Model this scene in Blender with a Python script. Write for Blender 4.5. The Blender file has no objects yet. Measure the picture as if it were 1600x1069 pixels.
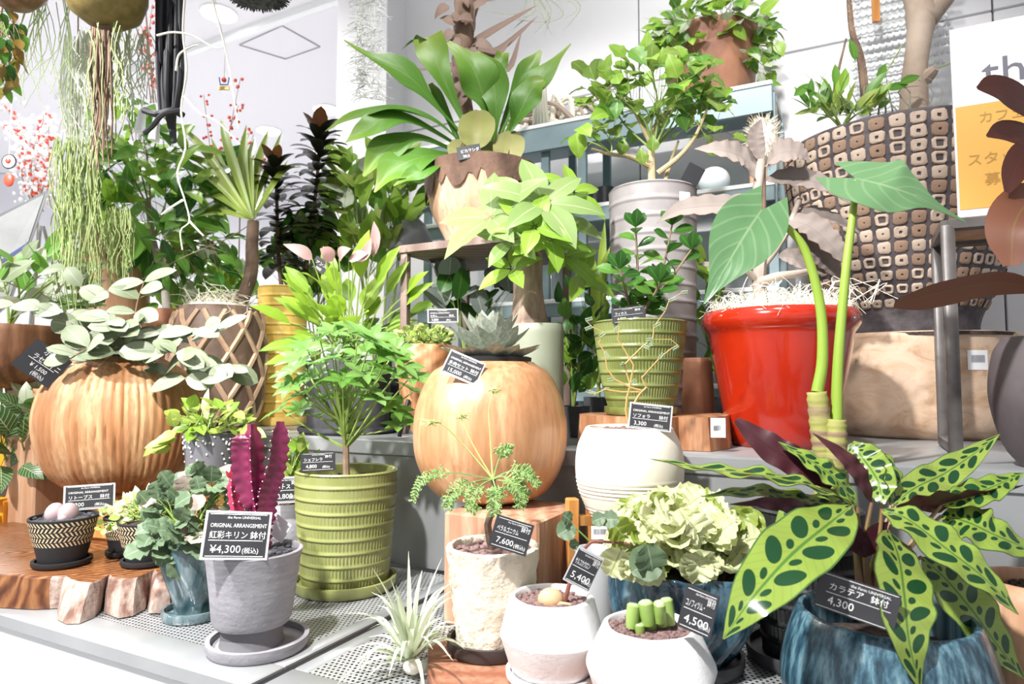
import bpy, math, random
from mathutils import Vector as V, Matrix
random.seed(7)
R = random.uniform
PI = math.pi
sc = bpy.context.scene
C = sc.collection

# ---------------------------------------------------------------- camera
F = 1050.0                       # focal length in pixels of the 1600x1069 frame
PITCH = math.radians(3.4)
CZ = 0.45                        # camera height above the lower display table (z = 0)
cam = bpy.data.cameras.new('camera'); cam.sensor_width = 36.0; cam.lens = 36.0 * F / 1600.0
cam.clip_start = 0.02
camo = bpy.data.objects.new('camera', cam); C.objects.link(camo)
camo.location = (0, 0, CZ); camo.rotation_euler = (PI / 2 + PITCH, 0, 0)
sc.camera = camo
cam.dof.use_dof = True; cam.dof.focus_distance = 1.25; cam.dof.aperture_fstop = 6.3

# ---------------------------------------------------------------- world, lights, exposure
w = bpy.data.worlds.new('world'); sc.world = w; w.use_nodes = True
bg = w.node_tree.nodes['Background']; bg.inputs[0].default_value = (0.97, 0.98, 1.0, 1); bg.inputs[1].default_value = 0.52
def spot(name, loc, tgt, power, size, blend=0.5, rad=0.05, col=(1, 0.985, 0.96)):
    l = bpy.data.lights.new(name, 'SPOT'); l.energy = power; l.spot_size = math.radians(size); l.spot_blend = blend
    l.shadow_soft_size = rad; l.color = col
    o = bpy.data.objects.new(name, l); C.objects.link(o); o.location = loc
    o.rotation_euler = (V(tgt) - V(loc)).to_track_quat('-Z', 'Y').to_euler()
    return o
spot('track_spot_key', (-0.75, 0.05, 1.93), (0.0, 1.40, 0.25), 290, 60)
spot('track_spot_left', (-1.75, 0.35, 1.93), (-0.85, 1.65, 0.35), 260, 54)
spot('track_spot_back', (-0.25, 1.05, 2.2), (0.10, 2.15, 1.0), 62, 75)
spot('track_spot_right', (0.25, 0.65, 2.2), (1.05, 1.85, 0.95), 85, 54)
spot('track_spot_wall', (0.6, 1.5, 2.3), (0.9, 2.9, 1.3), 26, 100, 0.9)
spot('track_spot_far', (-1.9, 1.6, 2.3), (-1.9, 3.0, 0.2), 60, 120, 0.9)
for k, (x, y) in enumerate(((-1.35, 4.9), (-2.2, 4.6), (-1.9, 3.0), (-3.4, 3.4), (-3.0, 5.4), (-4.6, 4.6))):    # shop downlights beyond the display, plus unseen ones added to brighten the ceiling
    spot('downlight_%d' % k, (x, y, 2.55), (x, y, 0), 150, 172, 1.0, 0.1)
vs = sc.view_settings; vs.view_transform = 'Standard'; vs.look = 'None'; vs.gamma = 1.0; vs.use_curve_mapping = False
vs.exposure = 0.5

# ---------------------------------------------------------------- geometry helpers
SP, CP = math.sin(PITCH), math.cos(PITCH)
def ray(px, py):
    zc = (534 - py) / F
    y = CP - SP * zc
    return (px - 800) / F / y, (SP + CP * zc) / y
def P(px, py, d):                # the point of the room seen at a pixel, d metres in front of the camera
    a, b = ray(px, py); return V((a * d, d, CZ + b * d))
def G(px, py, z):                # the same on the horizontal plane z
    a, b = ray(px, py); d = (z - CZ) / b; return V((a * d, d, z))
def m(px, d): return px * d / F
U = V((0.889, -0.457, 0)); W = V((0.457, 0.889, 0)); O = V((-0.236, 1.656, 0)); Z = V((0, 0, 1))
def T(a, b, z=0): return O + U * a + W * b + Z * z      # along the display, into the display, up
RZ = 0.305                       # height of the riser above the lower table
YAW = -math.atan2(0.457, 0.889)
def rnd(s=1): return V((R(-s, s), R(-s, s), R(-s, s)))

def wl(o):
    p = V((0, 0, 0))
    while o: p = p + o.location; o = o.parent
    return p
class MB:
    def __init__(s): s.v = []; s.f = []; s.mi = []; s.uv = []; s.hasuv = False
    def add(s, vs_, fs, mi=0, uvs=None):
        b = len(s.v); s.v += [tuple(p) for p in vs_]
        for f in fs:
            s.f.append([i + b for i in f]); s.mi.append(mi)
        if uvs: s.hasuv = True
        s.uv += uvs if uvs else [(0.5, 0.5)] * len(vs_)
        return s
    def box(s, c, size, rz=0, rot=None, mi=0, bev=0.0):
        x, y, z = [k / 2 for k in size]
        mt = rot if rot else Matrix.Rotation(rz, 3, 'Z')
        b = min(bev, x, y, z)
        vs_ = []; 
        if b <= 0:
            vs_ = [V((i * x, j * y, k * z)) for k in (-1, 1) for j in (-1, 1) for i in (-1, 1)]
            fs = [(0, 2, 3, 1), (4, 5, 7, 6), (0, 1, 5, 4), (2, 6, 7, 3), (0, 4, 6, 2), (1, 3, 7, 5)]
        else:
            ring = [(-x + b, -y), (x - b, -y), (x, -y + b), (x, y - b), (x - b, y), (-x + b, y), (-x, y - b), (-x, -y + b)]
            lv = [(-z, b), (-z + b, 0), (z - b, 0), (z, b)]
            for zz, i in lv:
                for (p, q) in ring: vs_.append(V((p * (x - i) / x, q * (y - i) / y, zz)))
            fs = [tuple(range(7, -1, -1)), tuple(range(24, 32))]
            for l in range(3):
                for k in range(8): fs.append((l * 8 + k, l * 8 + (k + 1) % 8, l * 8 + 8 + (k + 1) % 8, l * 8 + 8 + k))
        return s.add([mt @ p + V(c) for p in vs_], fs, mi)
    def bar(s, a, b, wd, th, up=Z, mi=0, bev=0.0):
        a = V(a); b = V(b); t = (b - a); L = t.length; t.normalize()
        up = V(up)
        if abs(t.dot(up)) > 0.95: up = V((0.3, 1, 0))
        x = t.cross(up).normalized(); y = x.cross(t)
        mt = Matrix((x, t, y)).transposed()
        return s.box((a + b) / 2, (wd, L, th), rot=mt, mi=mi, bev=bev)
    def tube(s, pts, r, n=7, mi=0, caps=True):
        pts = [V(p) for p in pts]; k = len(pts)
        rr = r if isinstance(r, (list, tuple)) else [r] * k
        if len(rr) == 2 and k != 2: rr = [rr[0] + (rr[1] - rr[0]) * i / (k - 1) for i in range(k)]
        ref = None; vs_ = []
        for i, p in enumerate(pts):
            t = (pts[min(i + 1, k - 1)] - pts[max(i - 1, 0)])
            t = t.normalized() if t.length > 1e-9 else Z
            if ref is None: ref = t.orthogonal().normalized()
            x = (ref - t * ref.dot(t)); x = x.normalized() if x.length > 1e-6 else t.orthogonal().normalized()
            ref = x; y = t.cross(x)
            for j in range(n):
                a = 2 * PI * j / n; vs_.append(p + (x * math.cos(a) + y * math.sin(a)) * rr[i])
        fs = [(i * n + j, i * n + (j + 1) % n, i * n + n + (j + 1) % n, i * n + n + j) for i in range(k - 1) for j in range(n)]
        if caps: fs += [tuple(range(n - 1, -1, -1)), tuple(range((k - 1) * n, k * n))]
        return s.add(vs_, fs, mi)
    def lathe(s, prof, c=(0, 0, 0), n=48, fn=None, mi=0, caps=True):
        c = V(c); k = len(prof); vs_ = []
        for (r, z) in prof:
            for j in range(n):
                a = 2 * PI * j / n
                q = fn(a, z, r) if fn else r
                vs_.append(c + V((q * math.cos(a), q * math.sin(a), z)))
        fs = [(i * n + j, i * n + (j + 1) % n, i * n + n + (j + 1) % n, i * n + n + j) for i in range(k - 1) for j in range(n)]
        if caps: fs += [tuple(range(n - 1, -1, -1)), tuple(range((k - 1) * n, k * n))]
        return s.add(vs_, fs, mi)
    def ball(s, c, r, n=10, k=6, mi=0, sc_=(1, 1, 1)):
        c = V(c); vs_ = []
        for i in range(1, k):
            a = PI * i / k
            for j in range(n):
                b = 2 * PI * j / n
                vs_.append(c + V((r * sc_[0] * math.sin(a) * math.cos(b), r * sc_[1] * math.sin(a) * math.sin(b), -r * sc_[2] * math.cos(a))))
        vs_ += [c - V((0, 0, r * sc_[2])), c + V((0, 0, r * sc_[2]))]
        t = (k - 1) * n
        fs = [(i * n + j, i * n + (j + 1) % n, i * n + n + (j + 1) % n, i * n + n + j) for i in range(k - 2) for j in range(n)]
        fs += [(t, (j + 1) % n, j) for j in range(n)] + [((k - 2) * n + j, (k - 2) * n + (j + 1) % n, t + 1) for j in range(n)]
        return s.add(vs_, fs, mi)
    def prism(s, outline, z0, z1, mi=0, top_inset=0.0):
        n = len(outline)
        cx = sum(p[0] for p in outline) / n; cy = sum(p[1] for p in outline) / n
        vs_ = [(p[0], p[1], z0) for p in outline] + [(cx + (p[0] - cx) * (1 - top_inset), cy + (p[1] - cy) * (1 - top_inset), z1) for p in outline]
        fs = [tuple(range(n - 1, -1, -1)), tuple(range(n, 2 * n))] + [(i, (i + 1) % n, n + (i + 1) % n, n + i) for i in range(n)]
        return s.add(vs_, fs, mi)
    def leaf(s, spine, widths, up=Z, nx=4, fold=0.15, wave=0.0, wf=5, mi=0, back=None, lobe=0.0, cup=0.0, th=0.0006, ph=0.0):
        n = len(spine); spine = [V(p) for p in spine]; rows = []; uvs = []; nr = []
        L = (spine[-1] - spine[0]).length
        for i, p in enumerate(spine):
            t = (spine[min(i + 1, n - 1)] - spine[max(i - 1, 0)]).normalized()
            u_ = V(up) if not isinstance(up, list) else V(up[i])
            sd = t.cross(u_); sd = sd.normalized() if sd.length > 1e-5 else t.orthogonal().normalized()
            nm = sd.cross(t); wv = widths[i]; tt = i / (n - 1)
            for j in range(nx + 1):
                q = 2 * j / nx - 1; a = abs(q)
                off = fold * a * wv + cup * a * a * wv
                if wave: off += wave * wv * a * math.sin(2 * PI * wf * tt + (1.3 if q > 0 else 0) + ph)
                bk = lobe * L * a * max(0, 1 - tt * 2.6) ** 1.5 if lobe else 0
                rows.append(p + sd * (q * wv) + nm * off - t * bk); uvs.append((j / nx, tt)); nr.append(nm)
        k = nx + 1
        fs = [(i * k + j, i * k + j + 1, i * k + k + j + 1, i * k + k + j) for i in range(n - 1) for j in range(nx)]
        s.add(rows, fs, mi, uvs)
        if back is not None:
            s.add([p - q * th for p, q in zip(rows, nr)], [f[::-1] for f in fs], back, list(uvs))
        return s
    def mesh(s, name, mats, sharp=40, off=V((0, 0, 0)), smooth=True):
        me = bpy.data.meshes.new(name)
        me.from_pydata([(p[0] - off[0], p[1] - off[1], p[2] - off[2]) for p in s.v], [], s.f)
        for mt in (mats if isinstance(mats, (list, tuple)) else [mats]): me.materials.append(mt)
        if any(s.mi): me.polygons.foreach_set('material_index', s.mi)
        if smooth:
            me.polygons.foreach_set('use_smooth', [True] * len(s.f))
            if sharp: me.set_sharp_from_angle(angle=math.radians(sharp))
        if s.hasuv:
            uvl = me.uv_layers.new(name='UVMap'); d = []
            for f in s.f:
                for i in f: d += [s.uv[i][0], s.uv[i][1]]
            uvl.data.foreach_set('uv', d)
        me.update(); return me
    def build(s, name, mats, parent=None, loc=None, sharp=40, smooth=True, label=None, kind=None):
        off = wl(parent) if parent else V((0, 0, 0))
        if loc is not None: off = V(loc)
        o = bpy.data.objects.new(name, s.mesh(name, mats, sharp, off, smooth)); C.objects.link(o)
        o.location = off - wl(parent) if parent else off
        if parent: o.parent = parent
        if label: o['label'] = label
        if kind: o['kind'] = kind
        return o
def thing(name, label, cat, loc, group=None):
    o = bpy.data.objects.new(name, None); C.objects.link(o); o.location = V(loc); o.empty_display_size = 0.05
    tag(o, label, cat, group); return o
def tag(o, label, cat, group=None):
    o['label'] = label; o['category'] = cat
    if group: o['group'] = group
    return o
def put(me, parent, pos, d, up=Z, s=1.0, name='leaf', sx=1.0):
    d = V(d).normalized(); up = V(up); x = d.cross(up)
    x = x.normalized() if x.length > 1e-5 else d.orthogonal().normalized(); z = x.cross(d)
    o = bpy.data.objects.new(name, me); C.objects.link(o); o.parent = parent
    p = V(pos) - wl(parent)
    mt = Matrix.Identity(4)
    for r in range(3):
        mt[r][0] = x[r] * s * sx; mt[r][1] = d[r] * s; mt[r][2] = z[r] * s; mt[r][3] = p[r]
    o.matrix_basis = mt
    return o
def bez(pts, n=10):               # smooth curve through points (Catmull-Rom)
    pts = [V(p) for p in pts]
    if len(pts) == 2: return [pts[0].lerp(pts[1], i / (n - 1)) for i in range(n)]
    q = [2 * pts[0] - pts[1]] + pts + [2 * pts[-1] - pts[-2]]; out = []; k = len(pts) - 1
    for i in range(n):
        t = i / (n - 1) * k; j = min(int(t), k - 1); f = t - j
        a, b, c, d = q[j:j + 4]
        out.append(0.5 * (2 * b + (c - a) * f + (2 * a - 5 * b + 4 * c - d) * f * f + (3 * b - a - 3 * c + d) * f ** 3))
    return out
def prof(kind, t):
    if kind == 'lance': v = math.sin(PI * t ** 0.8) ** 0.95
    elif kind == 'ovate': v = math.sin(PI * t ** 0.62) ** 0.85
    elif kind == 'obov': v = math.sin(PI * t ** 1.45) ** 0.8
    elif kind == 'round': v = math.sin(PI * min(0.985, 0.02 + t * 0.97)) ** 0.55
    elif kind == 'oblong': v = math.sin(PI * t) ** 0.6
    elif kind == 'strap': v = min(1, 0.55 + t * 2) * (1 - t ** 2.5) ** 0.9
    elif kind == 'needle': v = (1 - t) ** 0.8
    elif kind == 'heart': v = (1 - t) ** 0.75 * min(1, 0.62 + t * 2.2)
    else: v = 1
    return max(v, 0.02)
_LM = {}
def leafmesh(kind, mat_, wd=0.22, droop=0.25, fold=0.2, n=7, nx=4, wave=0.0, wf=3, back=None, lobe=0.0, cup=0.0):
    key = (kind, mat_.name, wd, droop, fold, n, nx, wave, wf, back.name if back else '', lobe, cup)
    if key not in _LM:
        sp = []
        for i in range(n):
            t = i / (n - 1); a = droop * t
            sp.append(V((0, t * (1 - 0.25 * a), -droop * t * t * 0.6)))
        b = MB(); b.leaf(sp, [wd * prof(kind, i / (n - 1)) for i in range(n)], Z, nx, fold, wave, wf, 0, 1 if back else None, lobe, cup, 0.004)
        _LM[key] = b.mesh('leaf_' + kind, [mat_, back] if back else mat_, 0)
    return _LM[key]
# ---------------------------------------------------------------- materials
class N:
    def __init__(s, name):
        s.m = bpy.data.materials.new(name); s.m.use_nodes = True; s.t = s.m.node_tree; s.t.nodes.clear()
        s.out = s.t.nodes.new('ShaderNodeOutputMaterial')
    def new(s, k, **kw):
        n = s.t.nodes.new(k)
        for a, b in kw.items(): setattr(n, a, b)
        return n
    def set(s, sock, v):
        if hasattr(v, 'is_output') or hasattr(v, 'links'): s.t.links.new(v, sock)
        else:
            if sock.type == 'RGBA' and len(v) == 3: v = tuple(v) + (1,)
            sock.default_value = v
    def math(s, op, a, b=0.0, c=None):
        n = s.new('ShaderNodeMath', operation=op); s.set(n.inputs[0], a); s.set(n.inputs[1], b)
        if c is not None: s.set(n.inputs[2], c)
        return n.outputs[0]
    def mix(s, f, a, b):
        n = s.new('ShaderNodeMix', data_type='RGBA'); s.set(n.inputs[0], f); s.set(n.inputs[6], a); s.set(n.inputs[7], b)
        return n.outputs[2]
    def coord(s, kind='Object', scale=(1, 1, 1), rot=(0, 0, 0), loc=(0, 0, 0)):
        tc = s.new('ShaderNodeTexCoord'); mp = s.new('ShaderNodeMapping'); s.t.links.new(tc.outputs[kind], mp.inputs[0])
        mp.inputs['Scale'].default_value = scale; mp.inputs['Rotation'].default_value = rot; mp.inputs['Location'].default_value = loc
        return mp.outputs[0]
    def noise(s, vec, scale, detail=4, rough=0.55, dist=0.0):
        n = s.new('ShaderNodeTexNoise'); s.t.links.new(vec, n.inputs['Vector']); n.inputs['Scale'].default_value = scale
        n.inputs['Detail'].default_value = detail; n.inputs['Roughness'].default_value = rough; n.inputs['Distortion'].default_value = dist
        return n.outputs[0]
    def wave(s, vec, scale, dist=2.0, detail=2.0, ds=1.0, typ='BANDS', dirn='X'):
        n = s.new('ShaderNodeTexWave', wave_type=typ); s.t.links.new(vec, n.inputs['Vector'])
        if typ == 'BANDS': n.bands_direction = dirn
        else: n.rings_direction = dirn
        n.inputs['Scale'].default_value = scale; n.inputs['Distortion'].default_value = dist; n.inputs['Detail'].default_value = detail; n.inputs['Detail Scale'].default_value = ds
        return n.outputs['Fac']
    def ramp(s, f, stops):
        n = s.new('ShaderNodeValToRGB'); s.t.links.new(f, n.inputs[0]); e = n.color_ramp.elements
        while len(e) < len(stops): e.new(0.5)
        for i, (p, c) in enumerate(stops): e[i].position = p; e[i].color = tuple(c) + (1,)
        return n.outputs[0]
    def bsdf(s, col, rough=0.5, metal=0, coat=0, bump=None, bstr=0.3, bdist=0.01, spec=0.5, emit=None, alpha=None):
        b = s.new('ShaderNodeBsdfPrincipled'); s.set(b.inputs['Base Color'], col); s.set(b.inputs['Roughness'], rough)
        s.set(b.inputs['Metallic'], metal); b.inputs['Coat Weight'].default_value = coat; b.inputs['Coat Roughness'].default_value = 0.08
        b.inputs['Specular IOR Level'].default_value = spec
        if bump is not None:
            n = s.new('ShaderNodeBump'); n.inputs['Strength'].default_value = bstr; n.inputs['Distance'].default_value = bdist
            s.t.links.new(bump, n.inputs['Height']); s.t.links.new(n.outputs[0], b.inputs['Normal'])
        if emit: b.inputs['Emission Color'].default_value = tuple(emit[0]) + (1,); b.inputs['Emission Strength'].default_value = emit[1]
        if alpha is not None: s.set(b.inputs['Alpha'], alpha)
        return b
    def done(s, sh):
        s.t.links.new(sh.outputs[0] if hasattr(sh, 'outputs') else sh, s.out.inputs[0]); return s.m
def mat(name, c, rough=0.5, metal=0, c2=None, ns=8, stretch=(1, 1, 1), lo=0.35, hi=0.65, bump=0, bs=40, coat=0, spec=0.5, emit=None, bd=0.004):
    n = N(name); v = n.coord('Object', stretch)
    col = n.ramp(n.noise(v, ns), [(lo, c), (hi, c2)]) if c2 else c
    bp = n.noise(n.coord('Object'), bs, 5) if bump else None
    return n.done(n.bsdf(col, rough, metal, coat, bp, bump, bd, spec, emit))
def wood(name, c1, c2, c3=None, scale=12, dist=4, dirn='Z', typ='RINGS', stretch=(1, 1, 0.25), rough=0.5, bump=0.15, rot=(0, 0, 0), coat=0.0, loc=(0, 0, 0)):
    n = N(name); v = n.coord('Object', stretch, rot, loc)
    c1, c2, c3 = [None if c is None else tuple(x ** 1.22 * 0.92 for x in c) for c in (c1, c2, c3)]
    wv = n.wave(v, scale * 1.7, dist, 3, 1.6, typ, dirn)
    nz = n.noise(n.coord('Object', (30, 30, 4), rot), 3, 5)
    col = n.mix(n.math('MULTIPLY', n.math('GREATER_THAN', 1.0, 0.0), wv), c1, c2)
    col = n.mix(n.ramp(nz, [(0.35, (0, 0, 0)), (0.7, (0.8, 0.8, 0.8))]), col, c3 or c1)
    return n.done(n.bsdf(col, rough, 0, coat, n.math('ADD', wv, nz), bump, 0.003))
def dk(c, g=0.66): return None if c is None else tuple(x * g for x in c)
def leafm(name, c1, c2, vein=None, vw=0.05, rough=0.38, trans=0.35, side=0, slant=2.0, sv=0.35, edge=None, ew=0.06, tc=None, blot=None, spec=0.5, tip=None):
    c1, c2, vein, edge, blot, tip = dk(c1), dk(c2), dk(vein, 0.75), dk(edge), dk(blot), dk(tip)
    n = N(name); tcn = n.new('ShaderNodeTexCoord'); sp = n.new('ShaderNodeSeparateXYZ'); n.t.links.new(tcn.outputs['UV'], sp.inputs[0])
    a = n.math('MULTIPLY', n.math('ABSOLUTE', n.math('SUBTRACT', sp.outputs[0], 0.5)), 2.0); v = sp.outputs[1]
    oi = n.new('ShaderNodeObjectInfo'); col = n.mix(oi.outputs['Random'], c1, c2)
    nz = n.noise(n.coord('UV', (2, 4, 1)), 3, 2); col = n.mix(n.math('MULTIPLY', nz, 0.5), col, c2)
    if tip: col = n.mix(n.math('SMOOTHSTEP' if False else 'POWER', v, 4.0), col, tip)
    bp = None
    if side:
        s_ = n.math('FRACT', n.math('SUBTRACT', n.math('MULTIPLY', v, float(side)), n.math('MULTIPLY', a, slant)))
        k = n.math('LESS_THAN', n.math('ABSOLUTE', n.math('SUBTRACT', s_, 0.5)), 0.09)
        col = n.mix(n.math('MULTIPLY', k, sv), col, vein or c2); bp = n.math('PINGPONG', s_, 0.5)
    if blot:
        s_ = n.math('SUBTRACT', n.math('MULTIPLY', v, 5.6), n.math('MULTIPLY', a, -0.45))
        side_ = n.math('MULTIPLY', n.math('GREATER_THAN', sp.outputs[0], 0.5), 0.35); s_ = n.math('ADD', s_, side_)
        f1 = n.math('SUBTRACT', n.math('FRACT', s_), 0.5); f2 = n.math('SUBTRACT', n.math('FRACT', n.math('ADD', s_, 0.5)), 0.5)
        e1 = n.math('ADD', n.math('POWER', n.math('DIVIDE', n.math('SUBTRACT', a, 0.45), 0.33), 2.0), n.math('POWER', n.math('DIVIDE', n.math('ABSOLUTE', f1), 0.25), 2.0))
        e2 = n.math('ADD', n.math('POWER', n.math('DIVIDE', n.math('SUBTRACT', a, 0.24), 0.13), 2.0), n.math('POWER', n.math('DIVIDE', n.math('ABSOLUTE', f2), 0.13), 2.0))
        k = n.math('LESS_THAN', n.math('MINIMUM', e1, e2), 1.0); col = n.mix(k, col, blot)
    if vein: col = n.mix(n.math('LESS_THAN', a, vw), col, vein)
    if edge: col = n.mix(n.math('GREATER_THAN', a, 1 - ew), col, edge)
    b = n.bsdf(col, rough, 0, 0, bp if side < 15 else None, 0.25, 0.002, spec)
    if trans:
        tr = n.new('ShaderNodeBsdfTranslucent'); n.set(tr.inputs[0], n.mix(0.5, col, tc) if tc else col)
        mx = n.new('ShaderNodeMixShader'); mx.inputs[0].default_value = trans
        n.t.links.new(b.outputs[0], mx.inputs[1]); n.t.links.new(tr.outputs[0], mx.inputs[2])
        return n.done(mx)
    return n.done(b)

def glaze_wood(name):
    n = N(name); v = n.coord('Object', (1, 1, 1.8))
    col = n.ramp(n.noise(v, 9, 5, 0.6, 1.5), [(0.28, (0.40, 0.23, 0.13)), (0.45, (0.58, 0.40, 0.27)), (0.6, (0.66, 0.49, 0.36)), (0.75, (0.55, 0.35, 0.22))])
    return n.done(n.bsdf(col, 0.5))
# setting
m_wall = mat('white_wall_panel', (0.86, 0.855, 0.875), 0.5)
m_ceil = mat('ceiling_board', (0.80, 0.79, 0.83), 0.6)
m_floor = mat('floor_concrete', (0.62, 0.62, 0.63), 0.5, c2=(0.68, 0.68, 0.69))
m_joint = mat('joint_grey', (0.42, 0.42, 0.45), 0.6)
m_galv = mat('galvanised_steel', (0.40, 0.41, 0.42), 0.38, 0.35, c2=(0.33, 0.345, 0.355), ns=5, lo=0.3, hi=0.7, bump=0.04, bs=25)
m_steel = mat('shelf_steel_blue', (0.25, 0.34, 0.37), 0.4, 0.15, c2=(0.21, 0.29, 0.32))
m_white = mat('white_enamel', (0.86, 0.88, 0.89), 0.35)
m_iron = mat('raw_iron', (0.085, 0.075, 0.072), 0.42, 0.2, c2=(0.16, 0.145, 0.14), ns=12)
m_black = mat('black_plastic', (0.015, 0.015, 0.018), 0.45)
def perforated():
    n = N('perforated_steel'); v = n.coord('Object', (1, 1, 1), (0, 0, 0))
    sp = n.new('ShaderNodeSeparateXYZ'); n.t.links.new(v, sp.inputs[0])
    pch = 0.0092
    x = n.math('DIVIDE', sp.outputs[0], pch); y = n.math('DIVIDE', sp.outputs[1], pch)
    row = n.math('MODULO', n.math('FLOOR', n.math('ADD', y, 400)), 2.0)
    fx = n.math('SUBTRACT', n.math('FRACT', n.math('ADD', n.math('ADD', x, 400), n.math('MULTIPLY', row, 0.5))), 0.5)
    fy = n.math('SUBTRACT', n.math('FRACT', n.math('ADD', y, 400)), 0.5)
    r = n.math('SQRT', n.math('ADD', n.math('POWER', fx, 2.0), n.math('POWER', fy, 2.0)))
    al = n.math('GREATER_THAN', r, 0.26)
    nz = n.noise(n.coord('Object'), 6)
    return n.done(n.bsdf(n.ramp(nz, [(0.3, (0.44, 0.445, 0.455)), (0.7, (0.36, 0.37, 0.38))]), 0.38, 0.35, alpha=al))
m_perf = perforated()
# woods
m_rose = wood('rosewood_slab', (0.13, 0.045, 0.022), (0.46, 0.24, 0.11), (0.24, 0.10, 0.045), 7, 6, 'Z', 'RINGS', (1, 2.2, 0.6), 0.3, 0.08, loc=(0.12, 0.1, 0))
m_bark = mat('live_edge_bark', (0.16, 0.08, 0.055), 0.75, c2=(0.46, 0.36, 0.31), ns=9, stretch=(5, 5, 1), bump=0.7, bs=60, bd=0.006)
m_sphere = wood('teak_ball', (0.58, 0.33, 0.18), (0.72, 0.46, 0.28), (0.46, 0.23, 0.11), 1.6, 6, 'X', 'BANDS', (1, 1, 0.25), 0.36, 0.03, coat=0.15)
m_rib = wood('ribbed_teak', (0.58, 0.31, 0.15), (0.80, 0.54, 0.32), (0.44, 0.21, 0.10), 2, 6, 'X', 'BANDS', (1, 1, 0.2), 0.55, 0.2)
m_box = wood('acacia_box', (0.52, 0.30, 0.20), (0.70, 0.48, 0.35), (0.42, 0.22, 0.14), 5, 5, 'X', 'BANDS', (1, 1, 0.15), 0.55, 0.1)
m_board = wood('red_board', (0.44, 0.20, 0.13), (0.62, 0.36, 0.25), (0.36, 0.16, 0.10), 4, 5, 'Y', 'BANDS', (0.3, 1, 1), 0.4, 0.05)
m_bucket = wood('turned_bucket', (0.66, 0.46, 0.33), (0.80, 0.62, 0.48), (0.58, 0.36, 0.23), 1.2, 5, 'X', 'BANDS', (1, 1, 0.3), 0.5, 0.05)
m_buckbark = mat('bucket_bark', (0.07, 0.038, 0.026), 0.85, c2=(0.20, 0.115, 0.08), ns=14, stretch=(1, 1, 0.4), bump=0.8, bs=50)
m_standwood = wood('grey_stand_top', (0.20, 0.14, 0.12), (0.36, 0.28, 0.25), (0.26, 0.18, 0.15), 5, 4, 'Y', 'BANDS', (0.3, 1, 1), 0.6, 0.1)
m_plant = glaze_wood('oval_planter')
m_orange = wood('orange_pine', (0.66, 0.33, 0.11), (0.78, 0.45, 0.18), (0.6, 0.28, 0.09), 5, 3, 'X', 'BANDS', (1, 1, 0.2), 0.5, 0.05)
m_log = wood('cut_log', (0.50, 0.25, 0.12), (0.68, 0.41, 0.24), (0.32, 0.15, 0.08), 6, 6, 'X', 'BANDS', (0.6, 1, 0.3), 0.55, 0.15)
m_logtop = mat('log_top_grey', (0.30, 0.27, 0.27), 0.7, c2=(0.46, 0.43, 0.43), ns=10, stretch=(1, 8, 1))
m_facet = wood('adzed_teak', (0.58, 0.30, 0.15), (0.74, 0.46, 0.27), (0.42, 0.19, 0.09), 3, 5, 'X', 'BANDS', (1, 1, 0.3), 0.5, 0.05)
m_carve = mat('carved_brown', (0.10, 0.06, 0.042), 0.6, c2=(0.22, 0.14, 0.10), ns=18, stretch=(1, 1, 0.3), bump=0.3, bs=50)
m_carvel = mat('carved_ridge_tan', (0.42, 0.26, 0.16), 0.55, c2=(0.58, 0.40, 0.27), ns=18)
m_bowl = wood('brown_bowl', (0.24, 0.12, 0.06), (0.38, 0.21, 0.12), (0.18, 0.09, 0.05), 6, 6, 'X', 'BANDS', (1, 1, 0.4), 0.45, 0.05)
m_tan = wood('tan_plinth', (0.60, 0.37, 0.23), (0.70, 0.48, 0.33), (0.52, 0.30, 0.18), 3, 3, 'X', 'BANDS', (1, 1, 0.15), 0.5, 0.04)
m_yellowwood = mat('yellow_shelf', (0.85, 0.42, 0.03), 0.5, c2=(0.78, 0.33, 0.02), ns=5)
m_terra = mat('rusty_cylinder', (0.36, 0.15, 0.08), 0.7, c2=(0.45, 0.21, 0.12), ns=12, bump=0.3, bs=60)
# ceramics
m_grey = mat('grey_concrete', (0.26, 0.25, 0.275), 0.8, c2=(0.32, 0.31, 0.335), ns=30, stretch=(1, 1, 6), bump=0.35, bs=90)
m_greyfoot = mat('grey_foot', (0.17, 0.165, 0.18), 0.8, bump=0.2, bs=90)
m_green = mat('olive_glaze', (0.23, 0.25, 0.075), 0.32, c2=(0.30, 0.32, 0.12), ns=10, coat=0.25)
m_green2 = mat('moss_glaze', (0.16, 0.19, 0.045), 0.35, c2=(0.22, 0.25, 0.085), ns=10, coat=0.25)
m_yel = mat('yellow_glaze', (0.80, 0.52, 0.10), 0.35, c2=(0.86, 0.60, 0.16), ns=10, coat=0.2)
m_greyrib = mat('taupe_ribbed', (0.25, 0.23, 0.23), 0.6, c2=(0.31, 0.285, 0.285), ns=14)
m_blackrib = mat('black_ribbed', (0.016, 0.016, 0.018), 0.42, c2=(0.03, 0.03, 0.032), ns=14)
m_dark = mat('charcoal_pot', (0.045, 0.045, 0.05), 0.6, c2=(0.07, 0.07, 0.078), ns=20)
m_red = mat('red_glaze', (0.50, 0.026, 0.006), 0.16, c2=(0.30, 0.010, 0.004), ns=5, stretch=(1, 1, 0.5), coat=0.7)
m_cream = mat('cream_ceramic', (0.88, 0.83, 0.71), 0.6, c2=(0.85, 0.78, 0.65), ns=6, bump=0.1, bs=80)
m_whitepot = mat('white_plaster', (0.80, 0.795, 0.80), 0.75, c2=(0.86, 0.855, 0.86), ns=20, bump=0.25, bs=120)
m_sage = mat('sage_pot', (0.24, 0.26, 0.19), 0.5, c2=(0.28, 0.30, 0.22), ns=8)
m_brownblack = mat('purple_black_pot', (0.075, 0.06, 0.065), 0.6, c2=(0.12, 0.10, 0.105), ns=9)
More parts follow.
